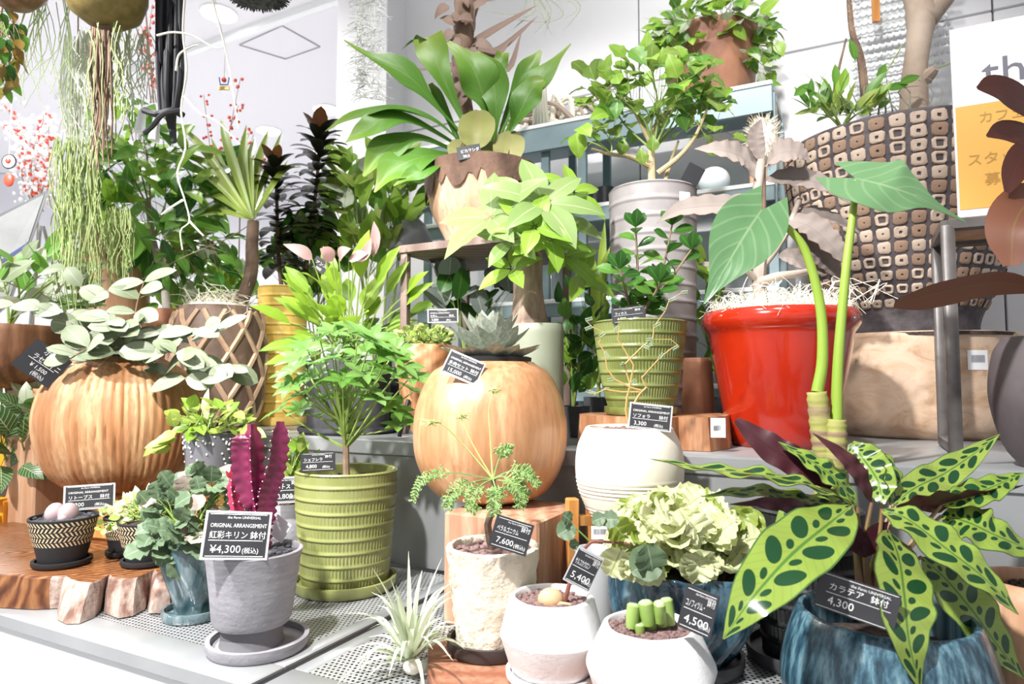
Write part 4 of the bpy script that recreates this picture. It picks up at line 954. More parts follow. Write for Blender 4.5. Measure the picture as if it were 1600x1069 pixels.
pot(th, c, base_pr, m_cream, 0.010, lambda a, z, r: r + (0.0012 * math.sin(z * 900) if z < P(983, 745, d).z and r > 0.03 else 0), 72, m_lava, 0.008)
t = V((c.x, c.y, zt - 0.005))
l_ger2 = mat('tiny_leaflet', (0.30, 0.42, 0.26), 0.5, c2=(0.42, 0.54, 0.36), ns=40)
def zig(pts, r0=0.002):
    b = MB(); b.tube([P(*q) for q in pts], [r0, 0.0007], 5); b.build('zigzag_twig', m_orangetwig, th)
    for q in pts[2:]:
        if R(0, 1) < 0.75:
            pb = MB(); p0 = P(*q); dr = V((R(-1, 1), R(-0.4, 0.4), R(-0.6, 0.4))).normalized()
            sd_ = dr.cross(V((0, 1, 0.2))).normalized()
            for i in range(5):
                p = p0 + dr * 0.003 * i
                for s_ in (-1, 1): pb.tube([p, p + sd_ * s_ * 0.002 + dr * 0.0008, p + sd_ * s_ * 0.004 + dr * 0.0014], [0.0004, 0.0014, 0.0003], 5)
            pb.build('pinnate_leaf', l_ger2, th)
dz_ = d - 0.02
zig([(983, 668, dz_), (985, 640, dz_), (1000, 615, dz_), (1010, 605, dz_), (1003, 590, dz_), (1030, 560, dz_ - 0.02), (1048, 545, dz_), (1060, 540, dz_), (1048, 530, dz_), (1015, 530, dz_)], 0.003)
zig([(983, 668, dz_), (978, 640, dz_), (980, 620, dz_), (985, 600, dz_), (975, 570, dz_), (1005, 540, dz_), (1020, 530, dz_), (1022, 510, dz_), (1040, 485, dz_), (1045, 470, dz_), (1065, 457, dz_)], 0.0026)
zig([(1003, 610, dz_), (985, 605, dz_), (960, 592, dz_), (948, 575, dz_), (945, 550, dz_), (935, 535, dz_), (945, 520, dz_), (925, 510, dz_), (915, 500, dz_)])
zig([(985, 600, dz_), (990, 570, dz_), (975, 545, dz_), (965, 530, dz_), (968, 510, dz_)])
zig([(1000, 612, dz_), (970, 612, dz_), (945, 608, dz_), (930, 615, dz_), (915, 612, dz_)])
card(1016, 651, 1.235, 66, 44 * 0.92, 'sleeved price card standing in the cream ringed pot', tag_lines('ソフォラ', '3,300', True), -6, 0, -8)
c = P(939, 832, 1.20)
st = thing('barcode_sticker', 'white barcode sticker hanging under the cream ringed pot', 'sticker', c)
MB().box(c, (m(30, 1.2), 0.001, m(20, 1.2))).build('sticker_paper', m_paper, st)
b = MB()
for i in range(14): b.box(c + V((m(-11 + i * 1.7, 1.2), -0.0008, 0.002)), (m(R(0.4, 1.1), 1.2), 0.0006, m(8, 1.2)))
b.build('barcode', m_ink, st)
# ---------------------------------------------------------------- calathea in the blue streaked pot
d = 0.90; c = V((P(1384, 1000, d).x, d, 0))
th = thing('calathea_pot', 'blue streaked glazed pot with spotted rattlesnake plant and purple leaf backs', 'potted plant', c)
zt = P(1384, 958, d).z
pr = smooth_prof([(m(118, d), 0.001), (m(142, d), 0.02), (m(152, d), 0.06), (m(144, d), 0.10), (m(131, d), zt - 0.012), (m(124, d), zt)], 24)
pot(th, c, pr, m_bluestreak, 0.009, None, 72, None, 0.05)
MB().lathe([(m(112, d), zt - 0.05), (m(112, d), zt - 0.045), (m(70, d), zt - 0.038), (0.001, zt - 0.036)], (c.x, c.y, 0), 32).build('soil', m_soil, th)
stalk0 = P(1350, 905, 0.91)
cm = [l_cal, l_calb]; cmb = [l_calb, l_cal]
def cal(pts, hw, mats=None, up=(0, -0.8, 0.6), wave=0.16, wf=4.5, fold=0.10, stalk=True, w_=None):
    q = [P(*p) for p in pts]
    o = hero(th, q, m(hw, pts[1][2]), mats or cm, 'lance', up, 26, 8, fold, wave, wf, True, widths=w_)
    if stalk:
        e = stalk0 + V((R(-0.016, 0.016), R(-0.014, 0.014), -0.05))
        MB().tube(bez([e, e.lerp(q[0], 0.55) + Z * 0.012, q[0]], 9), [0.0042, 0.0022], 7).build('leaf_stalk', mat('calathea_stalk', (0.26, 0.20, 0.05), 0.5, c2=(0.20, 0.10, 0.06), ns=12) if 'calathea_stalk' not in bpy.data.materials else bpy.data.materials['calathea_stalk'], th)
# leaves in front
cal([(1331, 790, .90), (1290, 822, .85), (1235, 868, .80), (1175, 935, .77), (1130, 998, .77)], 50, up=(-0.35, -0.75, 0.55), wave=0.09)
cal([(1388, 828, .90), (1404, 870, .85), (1413, 930, .80), (1420, 1000, .78), (1438, 1080, .78)], 45, up=(0.05, -1, 0.3), wave=0.10)
cal([(1378, 795, .90), (1420, 812, .87), (1480, 858, .83), (1540, 905, .81), (1592, 960, .80)], 40, up=(0.2, -0.8, 0.6), wave=0.14)
cal([(1440, 870, .92), (1478, 905, .90), (1520, 955, .88), (1560, 1010, .87), (1602, 1062, .86)], 42, up=(0.1, -0.9, 0.45), wave=0.1)
cal([(1470, 806, .96), (1510, 815, .94), (1560, 838, .92), (1640, 872, .92)], 40, up=(0.1, -0.8, 0.6))
cal([(1396, 788, .93), (1430, 762, .95), (1475, 740, .98), (1520, 710, 1.0), (1562, 678, 1.02)], 26, up=(-0.5, -0.8, 0.4))
cal([(1400, 792, .92), (1440, 785, .93), (1510, 778, .95), (1600, 758, .98)], 22, cmb, up=(0, -0.8, -0.6), wave=0.2)
cal([(1470, 790, .94), (1540, 765, .96), (1600, 738, .98)], 24, up=(0, -0.6, 0.8), wave=0.2)
cal([(1378, 788, .93), (1372, 752, .95), (1350, 718, .98), (1330, 692, 1.0)], 30, up=(-0.6, -0.8, 0.3), w_=[0.1, 0.8, 1.0, 0.9, 0.2])
cal([(1392, 790, .93), (1396, 755, .95), (1388, 722, .98), (1372, 700, 1.0)], 24, up=(0.4, -0.9, 0.2))
cal([(1362, 785, .91), (1345, 745, .90), (1318, 712, .90), (1270, 676, .91)], 13, cmb, up=(0.3, -0.9, -0.3), wave=0.25)
cal([(1340, 792, .92), (1310, 752, .92), (1270, 722, .93), (1216, 690, .95)], 24, up=(0.1, -0.7, 0.7), wave=0.2)
cal([(1300, 760, .94), (1255, 728, .95), (1205, 700, .96), (1150, 656, .98)], 24, cmb, up=(0.2, -0.9, 0.1), wave=0.12, stalk=False, w_=[0.2, 0.9, 1, 0.9, 0.25])
cal([(1332, 788, .91), (1270, 760, .90), (1190, 742, .90), (1100, 732, .91), (1015, 716, .92)], 26, up=(0.0, -0.25, 1), wave=0.22, wf=5)
cal([(1318, 792, .92), (1260, 782, .92), (1180, 768, .92), (1095, 775, .92)], 20, up=(0, -0.45, 0.9), wave=0.22)
cal([(1326, 796, .91), (1270, 800, .90), (1210, 785, .90), (1140, 788, .90)], 15, cmb, up=(0, -0.7, -0.4), wave=0.2)
cal([(1335, 790, .93), (1290, 790, .95), (1240, 800, .96), (1205, 840, .97)], 26, up=(0, -0.6, 0.8), wave=0.15)
# young rolled leaves in the middle
cal([(1350, 870, .90), (1334, 835, .90), (1318, 805, .90)], 16, cmb, up=(0, -1, 0), wave=0.05)
cal([(1352, 870, .90), (1368, 835, .90), (1388, 815, .90)], 16, cmb, up=(0, -1, 0), wave=0.05)
card(1338, 938, 0.80, 112, 56, 'black handwritten price card in the blue streaked pot', [('the Farm UNIVERSAL', 0.11, 0.40, 0.80), ('カラテア', 0.22, 0.14, 0.58), ('鉢付', 0.22, 0.66, 0.58), ('_0.92', 0, 0.12, 0.48), ('4,300', 0.30, 0.16, 0.18), ('_0.97', 0, 0.03, 0.95), ('_0.97', 0, 0.03, 0.05)], -13, 0, -6, False)

# ---------------------------------------------------------------- elephant ear in the black ribbed pot
d = 1.12; c = V((P(1262, 900, d).x, d, 0))
th = thing('elephant_ear_pot', 'black ribbed pot with two tall stalks carrying heart-shaped elephant ear leaves', 'potted plant', c)
saucer(th, c, m(92, d), 0, 0.022, m_dark)
zt = P(1262, 792, d).z
ribbed(th, c, [(m(66, d), 0.010), (m(76, d), 0.12), (m(80, d), zt)], 8, 64, m_blackrib, 0.0018, 0.002, soil=m_soil)
def rings(pts, r, k=13, name='trunk'):
    sp = bez([P(*q) for q in pts], k * 3); rr = [r * (1.06 if i % 3 == 0 else (0.94 if i % 3 == 1 else 1.0)) * (1.1 - 0.25 * i / (k * 3)) for i in range(k * 3)]
    return MB().tube(sp, rr, 16).build(name, mat('ringed_trunk', (0.30, 0.20, 0.13), 0.7, c2=(0.36, 0.36, 0.10), ns=14, stretch=(0.3, 0.3, 5), lo=0.42, hi=0.55, bump=0.4) if 'ringed_trunk' not in bpy.data.materials else bpy.data.materials['ringed_trunk'], th, sharp=0)
rings([(1290, 790, d - 0.02), (1292, 730, d - 0.02), (1284, 680, d - 0.02), (1276, 612, d - 0.02)], m(17, d), 13)
rings([(1296, 760, d - 0.03), (1306, 710, d - 0.035), (1307, 655, d - 0.035)], m(16, d), 9)
hd = d - 0.02
MB().tube(bez([P(1277, 612, hd), P(1285, 560, hd), P(1282, 480, hd), P(1262, 400, hd), P(1240, 365, hd), P(1205, 335, hd)], 26), [m(9, d), m(5, d)], 12).build('leaf_stalk', m_lime, th)
MB().tube(bez([P(1307, 655, hd), P(1310, 560, hd), P(1321, 430, hd), P(1333, 330, hd), P(1337, 282, hd)], 26), [m(9, d), m(4.5, d)], 12).build('leaf_stalk', m_lime, th)
al = [l_alo, l_alo]
hero(th, [P(1190, 328, hd), P(1165, 365, hd - 0.02), P(1135, 415, hd - 0.03), P(1100, 474, hd - 0.03)], m(52, d), al, 'heart', (-0.1, -1, 0.35), 20, 8, 0.14, 0.05, 3, True, 0.24, widths=[0.42, 0.86, 1.0, 0.94, 0.76, 0.46, 0.18, 0.03])
hero(th, [P(1337, 278, hd), P(1385, 290, hd - 0.04), P(1440, 310, hd - 0.05), P(1508, 346, hd - 0.05)], m(54, d), al, 'heart', (0.05, -1, 0.18), 22, 8, 0.05, 0.06, 3, True, 0.34, widths=[0.42, 0.85, 0.95, 0.80, 0.55, 0.22, 0.08, 0.03])

# tan bowl at the right edge
d = 0.95; c = V((P(1622, 950, d).x, d, 0))
th = thing('tan_bowl_pot', 'smooth tan wooden pot cut off at the right edge behind the rattlesnake plant', 'pot', c)
pot(th, c, smooth_prof([(0.06, 0.001), (0.085, 0.04), (0.09, 0.10), (0.08, 0.155), (0.068, 0.175)], 16), m_tan, 0.008, None, 48, m_soil, 0.02)

# ================================================================ riser: right side
# red glazed pot
d = 1.55; c = V((P(1219, 600, d).x, d, 0))
th = thing('red_pot_felt_bush', 'glossy red glazed pot with grey felt-leaved bush and pale wood wool', 'potted plant', (c.x, c.y, RZ))
zt = P(1219, 490, d).z
pr = smooth_prof(pxprof(1219, d, [(72, 692), (80, 678), (92, 610), (103, 545), (107, 522)], RZ + 0.001), 20)
pr += [(m(110, d), P(1219, 518, d).z), (m(117, d), P(1219, 508, d).z), (m(117, d), P(1219, 498, d).z), (m(113, d), zt)]
pot(th, c, pr, m_red, 0.016, None, 72, m_soil, 0.02)
t = V((c.x, c.y, zt))
b = MB()
for i in range(800):
    a = R(0, 2 * PI); q = 0.155 * math.sqrt(R(0, 1)); p0 = t + V((q * math.cos(a), q * math.sin(a), R(-0.01, 0.035) * (1.4 - q * 5)))
    dr = V((R(-1, 1), R(-1, 1), R(-0.25, 0.5))); b.tube(bez([p0, p0 + dr * 0.022 + Z * R(0, 0.022), p0 + dr * 0.026 + rnd(0.022)], 6), 0.0006, 3, caps=False)
for i in range(22):
    p0 = t + V((R(-0.15, 0.17), R(-0.15, -0.05), 0.01)); b.tube(bez([p0, p0 + V((R(-0.06, 0.06), -0.02, R(0.03, 0.06))), p0 + V((R(-0.09, 0.09), -0.03, R(-0.03, 0.03)))], 8), 0.0008, 3, caps=False)
b.lathe([(0.155, zt - 0.018), (0.13, zt + 0.008), (0.06, zt + 0.02), (0.001, zt + 0.022)], (c.x, c.y, 0), 24)
b.build('wood_wool', m_moss, th, kind='stuff')
def k_st(pts, r): MB().tube(bez([P(*q) for q in pts], 12), r, 9).build('branch', mat('felt_stem', (0.33, 0.27, 0.23), 0.8, c2=(0.42, 0.35, 0.30), ns=18, bump=0.3) if 'felt_stem' not in bpy.data.materials else bpy.data.materials['felt_stem'], th)
k_st([(1190, 490, d), (1186, 430, d), (1190, 390, d), (1180, 340, d), (1186, 280, d), (1190, 250, d)], [0.017, 0.010])
k_st([(1188, 420, d), (1225, 370, d), (1250, 310, d)], [0.010, 0.006])
k_st([(1190, 440, d - 0.02), (1215, 432, d - 0.05), (1240, 428, d - 0.05), (1262, 424, d - 0.03)], [0.012, 0.007])
k_st([(1186, 440, d), (1160, 418, d - 0.02), (1130, 408, d - 0.03)], [0.008, 0.005])
km = [l_kal, l_kal]
def kal(pts, hw, up, **kw): hero(th, [P(*q) for q in pts], m(hw, d), km, 'lance', up, 22, 6, 0.22, 0.13, 7, True, **kw)
kal([(1178, 300, d), (1150, 318, d - 0.03), (1100, 322, d - 0.05), (1060, 328, d - 0.05), (1026, 348, d - 0.05)], 20, (0, -1, 0.5))
kal([(1190, 290, d), (1165, 250, d), (1130, 235, d - 0.02), (1085, 232, d - 0.02)], 24, (0.4, -0.9, 0.4))
kal([(1195, 280, d), (1240, 278, d - 0.02), (1290, 290, d - 0.03), (1330, 318, d - 0.04)], 22, (0, -0.9, 0.5))
kal([(1195, 260, d), (1215, 240, d - 0.04), (1245, 238, d - 0.05), (1265, 250, d - 0.05)], 26, (0, -0.9, 0.5))
kal([(1225, 345, d), (1262, 352, d - 0.03), (1300, 385, d - 0.05), (1330, 420, d - 0.05)], 28, (0.1, -0.9, 0.5))
kal([(1235, 360, d), (1270, 385, d), (1295, 410, d), (1312, 440, d)], 28, (0.2, -1, 0.2))
kal([(1235, 345, d), (1270, 335, d), (1310, 345, d), (1345, 365, d)], 18, (0.1, -0.8, 0.6))
kal([(1215, 400, d), (1240, 402, d), (1275, 418, d), (1300, 425, d)], 16, (0.1, -1, 0.2))
kal([(1160, 418, d), (1120, 415, d - 0.04), (1090, 412, d - 0.04)], 10, (0, -0.8, 0.6))
kal([(1190, 255, d), (1180, 215, d), (1190, 185, d)], 14, (0, -1, 0.2))

# oval wooden planter carrying the grid pot
d = 1.86; c = V((P(1432, 600, d).x, d, 0))
z1 = P(1432, 524, d).z
o = thing('oval_planter', 'pale marbled oval wooden planter with barcode label behind the red pot', 'planter', (c.x, c.y, RZ))
pr = smooth_prof([(m(125, d) * 0.9, RZ + 0.001), (m(132, d), RZ + 0.05), (m(134, d), z1 - 0.05), (m(133, d), z1 - 0.006)], 14)
pot(o, c, pr, m_plant, 0.02, lambda a, z, r: r * (1 + 0.05 * math.cos(2 * a)), 64, None, 0.012)
MB().lathe([(m(131, d), z1 - 0.012), (m(131, d), z1 - 0.004), (0.001, z1 - 0.004)], (c.x, c.y, 0), 48).build('filling', m_soil, o)
q = P(1535, 560, 1.615); lab = thing('barcode_label', 'white barcode label on the pale oval planter', 'label', q)
rm = Matrix.Rotation(0.9, 3, 'Z') @ Matrix.Rotation(0.12, 3, 'Y')
# grid pot
d2 = 1.90; g = V((P(1388, 300, d2).x + 0.03, d2, 0))
z0 = z1 + 0.002; zr = P(1385, 232, d2).z
th = thing('grid_pot_tree', 'huge dark brown bowl covered in a grid of cork squares, with trees', 'potted plant', (g.x, g.y, z0))
gp = smooth_prof([(m(98, d2), z0), (m(104, d2), z0 + 0.05), (m(132, d2), z0 + (zr - z0) * 0.3), (m(155, d2), z0 + (zr - z0) * 0.6), (m(166, d2), z0 + (zr - z0) * 0.85), (m(168, d2), zr)], 26)
pot(th, g, gp, m_grout, 0.02, None, 72, m_soil, 0.03)
def gr(z):
    for (ra, za_), (rb, zb_) in zip(gp, gp[1:]):
        if z <= zb_: return ra + (rb - ra) * (z - za_) / (zb_ - za_), (rb - ra) / (zb_ - za_)
    return gp[-1][0], 0
def tile(mt, hole, seed):
    random.seed(seed); b = MB(); n_ = 8
    def ringp(r, z, j=0.0): return [V((r * (1 + R(-j, j)) * max(-1, min(1, 1.7 * math.cos(2 * PI * (i + 0.5) / n_))), r * (1 + R(-j, j)) * max(-1, min(1, 1.7 * math.sin(2 * PI * (i + 0.5) / n_))), z)) for i in range(n_)]
    rs = [ringp(0.5, -0.1, 0.05), ringp(0.48, 0.10, 0.08), ringp(0.40, 0.16, 0.07), ringp(hole, 0.13, 0.2), ringp(hole * 0.7, -0.12, 0.25)]
    vs_ = [p for r_ in rs for p in r_]
    b.add(vs_, [(l * n_ + i, l * n_ + (i + 1) % n_, l * n_ + n_ + (i + 1) % n_, l * n_ + n_ + i) for l in range(4) for i in range(n_)] + [tuple(range(4 * n_, 5 * n_))])
    return b
tl = [tile(mt_, h_, i).mesh('cork_tile', mt_, 50) for i, (mt_, h_) in enumerate(((m_cork, 0.10), (m_cork2, 0.27), (m_cork2, 0.12), (m_cork2, 0.07), (m_cork, 0.06), (m_cork2, 0.15)))]
random.seed(21)
NC, NR = 42, 14; fill = MB()
for r_ in range(NR):
    z = z0 + 0.075 + (zr - z0 - 0.095) * r_ / (NR - 1); rad_, sl = gr(z)
    for j in range(NC):
        a = 2 * PI * (j + 0.0) / NC; dr = V((math.cos(a), math.sin(a), 0)); nm = (dr - Z * sl).normalized()
        tn = V((-math.sin(a), math.cos(a), 0)); pos = V((g.x, g.y, z)) + dr * (rad_ - 0.001); s_ = rad_ * 2 * PI / NC * 0.80
        sy = min(s_, (zr - z0) / NR * 0.84)
        tocam = (V((0, 0, CZ)) - pos).normalized()
        if nm.dot(tocam) > 0.30 and g.x - 0.3 < pos.x < 1.30:
            o_ = put(random.choice(tl), th, pos, nm.cross(tn), nm, sy, 'cork_tile', s_ / sy)
        else: fill.add([pos + tn * (x * s_) + nm.cross(tn) * (y * sy) + nm * 0.004 for x, y in ((-0.45, -0.45), (0.45, -0.45), (0.45, 0.45), (-0.45, 0.45))], [(0, 1, 2, 3)])
fill.build('cork_tiles_round_the_side', m_cork, th, kind='stuff')
gt = V((g.x, g.y, zr - 0.02))
tr0 = P(1430, 170, d2)
MB().tube(bez([P(1430, 220, d2), P(1428, 130, d2), P(1436, 60, d2), P(1440, 20, d2), P(1430, -30, d2), P(1420, -120, d2)], 16), [m(26, d2), m(23, d2), m(21, d2), m(20, d2), m(18, d2), m(18, d2), m(19, d2), m(20, d2), m(22, d2), m(24, d2)] + [m(22, d2)] * 6, 12).build('tree_trunk', m_trunk, th, sharp=0)
MB().tube(bez([P(1440, 30, d2), P(1470, -5, d2), P(1500, -40, d2)], 8), [m(24, d2), m(18, d2)], 10).build('tree_branch', m_trunk, th, sharp=0)
MB().tube([P(1445, 122, d2 - 0.02), P(1456, 112, d2 - 0.04), P(1462, 106, d2 - 0.05)], [m(12, d2), m(9, d2), m(6, d2)], 8).build('branch_stub', m_trunk, th)
MB().tube(bez([P(1352, 150, d2), P(1345, 90, d2), P(1332, 50, d2), P(1327, 0, d2), P(1326, -30, d2)], 14), [m(7, d2), m(3, d2)], 7).build('spiny_stem', m_dtrunk, th)
MB().tube(bez([P(1300, 160, d2), P(1310, 110, d2), P(1322, 60, d2)], 10), [m(3, d2), m(1.5, d2)], 6).build('spiny_stem', m_dtrunk, th)
b = MB()
for i in range(60):
    f = i / 60; p = bez([P(1352, 150, d2), P(1345, 90, d2), P(1332, 50, d2), P(1327, 0, d2)], 60)[i]; b.tube([p, p + V((R(-1, 1), R(-1, 0), R(-0.2, 0.6))) * 0.014], [0.0025, 0.0004], 4, caps=False)
b.build('spines', m_moss, th, kind='stuff')
MB().tube([P(1362, 150, d2), P(1410, 70, d2)], 0.002, 5).build('twig', m_stemg, th)
MB().tube([P(1455, 110, d2), P(1500, 92, d2)], 0.002, 5).build('twig', m_stemg, th)
lf_ = leafmesh('lance', l_bright, 0.17, 0.25, 0.2, 6); lf2 = leafmesh('lance', l_mid, 0.17, 0.25, 0.2, 6)
bush(th, [lf_, lf2, leafmesh('ovate', l_lime, 0.26, 0.3, 0.15, 6)], P(1315, 165, d2 - 0.10), (0.11, 0.06, 0.035), 46, 0.07, P(1315, 200, d2 - 0.1), 6, 0.5)
for (x, y, dx, dz) in ((1305, 135, 0.1, 1), (1336, 95, -0.1, 1), (1240, 150, 0.9, 0.7), (1385, 140, 1, 0.35), (1370, 130, 0.5, 1), (1405, 130, 0.9, 0.4)): put(lf2, th, P(x, y, d2 - 0.1), V((dx, 0, dz)), V((0, -1, 0.2)), 0.075)
for i in range(14): hero(th, [P(1300 + i * 12, 180, d2 - 0.08), P(1290 + i * 12 + R(-30, 30), 140, d2 - 0.08), P(1280 + i * 13 + R(-50, 50), 100 + R(-10, 40), d2 - 0.08)], 0.003, [l_tillg], 'needle', (0, -1, 0.3), 8, 2, 0.2, back=False, name='grass_blade')
# label on planter: wrap it on the outside surface
a = math.atan2(P(1535, 560, 1.62).y - c.y, P(1535, 560, 1.62).x - c.x)
rr_ = m(134, d) * (1 + 0.05 * math.cos(2 * a)) + 0.0015
def wrap(x, z): aa = a + x / rr_; return V((c.x + rr_ * math.cos(aa), c.y + rr_ * math.sin(aa), z))
zc_ = P(1535, 562, c.y + rr_ * math.sin(a)).z
lab.location = wrap(0, zc_)
MB().add([wrap(x, zc_ + z) for z in (-0.024, 0.024) for x in (-0.026, -0.01, 0.01, 0.026)], [(0, 1, 5, 4), (1, 2, 6, 5), (2, 3, 7, 6)]).build('label_paper', m_paper, lab)
rr_ += 0.0008; b = MB()
for i in range(13):
    x = -0.017 + i * 0.0027; b.add([wrap(x + q_, zc_ + z_) for q_, z_ in ((0, -0.006), (0.0014, -0.006), (0.0014, 0.012), (0, 0.012))], [(0, 1, 2, 3)])
b.build('barcode', m_ink, lab)

# iron stand with poster
q0 = P(1480, 352, 1.36); zt = q0.z
fa, fd = 0.42, 0.20
o = thing('iron_stand', 'square tube iron stand with wooden top at the right edge', 'stand', (q0.x, q0.y, RZ))
cs = [q0, q0 + U * fa, q0 + U * fa + W * fd, q0 + W * fd]; tb_ = 0.024
for p in cs:
    MB().bar(V((p.x, p.y, RZ + 0.001)), V((p.x, p.y, zt)), tb_, tb_, up=W, bev=0.003).build('leg', m_iron, o)
for i in range(4): MB().bar(cs[i], cs[(i + 1) % 4], tb_, tb_, bev=0.003).build('top_rail', m_iron, o)
MB().bar(V((cs[0].x, cs[0].y, RZ + 0.013)), V((cs[3].x, cs[3].y, RZ + 0.013)), tb_, tb_, bev=0.003).build('foot_rail', m_iron, o)
MB().box((cs[0] + cs[2]) / 2 + Z * 0.005, (fa - 0.02, fd - 0.02, 0.012), YAW).build('wooden_top', m_tan, o)
q = P(1497, 336, 1.45)
sg = thing('shop_poster', 'white and orange shop poster board standing on the iron stand', 'poster', q)
zt2 = P(1500, 44, 1.46).z; zb2 = zt + 0.014
pw = 0.26; N_ = (U.cross(Z)).normalized()
def sp(x, z, o_=0.0): f = (z - zb2) / (zt2 - zb2); return q + U * x + V((0, 0, zb2 + (zt2 + x * 0.0 - zb2) * f - q.z)) + W * (0.02 * f) - W * o_
b = MB(); b.add([sp(0, zb2), sp(pw, zb2), sp(pw, zt2), sp(0, zt2)] + [sp(0, zb2, -0.008), sp(pw, zb2, -0.008), sp(pw, zt2, -0.008), sp(0, zt2, -0.008)], [(0, 1, 2, 3), (7, 6, 5, 4), (4, 5, 1, 0), (5, 6, 2, 1), (6, 7, 3, 2), (7, 4, 0, 3)])
b.build('poster_board', m_paper, sg, smooth=False)
zo0 = zb2 + (zt2 - zb2) * 0.09; zo1 = zb2 + (zt2 - zb2) * 0.60
MB().add([sp(0.004, zo0, 0.001), sp(pw - 0.01, zo0, 0.001), sp(pw - 0.01, zo1, 0.001), sp(0.004, zo1, 0.001)], [(0, 1, 2, 3)]).build('orange_panel', mat('poster_orange', (0.80, 0.45, 0.10), 0.5), sg, smooth=False)
b = MB()
for body, s_, x, z in (('the', 0.085, 0.055, zb2 + (zt2 - zb2) * 0.69), ('Farm', 0.085, 0.055, zb2 + (zt2 - zb2) * 0.62)):
    if body == 'Farm': continue
    vs_, fs = textmesh(body, s_); MB().add([sp(x + v.x * 1.15, z + v.y, 0.0015) for v in vs_], fs).build('title_lettering', m_ink, sg, smooth=False, kind='stuff')
b = MB()
for body, s_, x, z in (('カフェ', 0.028, 0.045, zo0 + (zo1 - zo0) * 0.82), ('スタッフ', 0.030, 0.020, zo0 + (zo1 - zo0) * 0.42), ('募集中', 0.03, 0.05, zo0 + (zo1 - zo0) * 0.22)):
    vs_, fs = textmesh(body, s_); b.add([sp(x + v.x, z + v.y, 0.0018) for v in vs_], fs)
b.build('small_lettering', mat('poster_brown_ink', (0.5, 0.28, 0.06), 0.6), sg, smooth=False)

# rubber plant at the right edge
d = 1.14; c = V((P(1648, 640, d).x, d, 0))
th = thing('rubber_plant_pot', 'dark purple-grey round pot with burgundy rubber plant at the right edge', 'potted plant', (c.x, c.y, RZ))
pr = smooth_prof([(0.05, RZ + 0.001), (0.075, RZ + 0.04), (0.092, RZ + 0.12), (0.085, RZ + 0.19), (0.07, RZ + 0.22)], 18)
pot(th, c, pr, m_brownblack, 0.008, None, 48, m_soil, 0.02)
MB().tube(bez([V((c.x, c.y, RZ + 0.2)), P(1640, 400, d), P(1635, 200, d), P(1632, 80, d)], 14), [0.008, 0.005], 8).build('stem', m_twig, th)
fm = [l_ficus, l_ficusb]; fmb = [l_ficusb, l_ficus]
hero(th, [P(1640, 455, d), P(1560, 442, d - 0.06), (P(1480, 455, d - 0.10)), P(1398, 474, d - 0.12)], m(24, d), fmb, 'oblong', (0, -0.8, -0.7), 18, 6, 0.15, widths=[0.1, 0.55, 0.9, 1, 1, 0.85, 0.3])
hero(th, [P(1640, 200, d), P(1605, 165, d - 0.04), P(1560, 140, d - 0.06), P(1527, 137, d - 0.07)], m(27, d), fm, 'oblong', (-0.3, -1, 0.3), 18, 6, 0.12, widths=[0.1, 0.7, 1, 1, 0.75, 0.1])
hero(th, [P(1640, 235, d), P(1610, 215, d - 0.04), P(1570, 205, d - 0.05), P(1542, 212, d - 0.06)], m(20, d), fm, 'oblong', (0, -1, 0.2), 16, 6, 0.12, widths=[0.1, 0.8, 1, 0.8, 0.1])
hero(th, [P(1640, 300, d), P(1612, 310, d - 0.05), P(1585, 350, d - 0.08), P(1580, 415, d - 0.08)], m(34, d), fmb, 'oblong', (-0.6, -0.8, 0), 18, 6, 0.1, widths=[0.2, 0.8, 1.05, 1.1, 0.9, 0.3])
hero(th, [P(1640, 250, d), P(1610, 235, d - 0.05), P(1588, 262, d - 0.06), P(1574, 300, d - 0.06)], m(22, d), fm, 'oblong', (-0.3, -1, 0), 16, 6, 0.1, widths=[0.1, 0.8, 1, 0.8, 0.2])
for (x1, y1, x2, y2, yb) in ((1690, 330, 1740, 350, 340), (1690, 180, 1735, 150, 200), (1660, 130, 1675, 70, 150), (1680, 260, 1730, 270, 260)):
    hero(th, [P(1640, yb, d), P(x1, y1, d + 0.03), P(x2, y2, d + 0.03)], m(28, d), fm, 'oblong', (0.3, -0.8, 0.4), 14, 6, 0.12, widths=[0.1, 0.8, 1, 0.8, 0.1])
# ================================================================ riser: centre
# log block, green pot with ficus
lp = P(905, 700, 1.47)
c0 = P(1020, 680, 1.49); d = 1.52
b = MB(); b.prism([(p.x, p.y) for p in [G(x_, y_, RZ) for x_, y_ in ((903, 700), (935, 702), (985, 704), (1000, 702), (1050, 706), (1062, 704), (1110, 706), (1138, 702), (1144, 697), (1128, 692), (1040, 690), (920, 690), (902, 694))]], RZ + 0.001, RZ + 0.071, top_inset=0.03)
lz = RZ + 0.0715
o = b.build('log_block', m_log, None, (c0.x, c0.y, RZ)); tag(o, 'cut log block with bark and price sticker under the moss green pot', 'wood block')
q = P(1122, 668, 1.385)
st = thing('price_sticker', 'small white price sticker on the cut log block', 'sticker', q)
MB().box(q, (m(22, 1.4), 0.001, m(30, 1.4)), -0.2).build('sticker_paper', m_paper, st)
b = MB()
for i in range(9): b.box(q + V((m(-7 + i * 1.7, 1.4), -0.0012 + i * -0.0002 * 0, 0.0)), (m(0.8, 1.4), 0.0006, m(8, 1.4)), -0.2)
b.build('barcode', m_ink, st)
c = V((P(1000, 570, d).x, d, 0))
th = thing('green_pot_ficus', 'moss green ribbed pot on saucer with glossy dark green ficus on the log', 'potted plant', (c.x, c.y, lz), 'ribbed glazed pots')
saucer(th, c, m(56, d), lz + 0.0005, 0.018, m_green2)
zt = P(1000, 504, d).z
ribbed(th, c, [(m(48, d), lz + 0.008), (m(58, d), lz + 0.06), (m(68, d), zt - 0.05), (m(72, d), zt)], 7, 84, m_green2, soil=m_soil)
t = V((c.x, c.y, zt - 0.02))
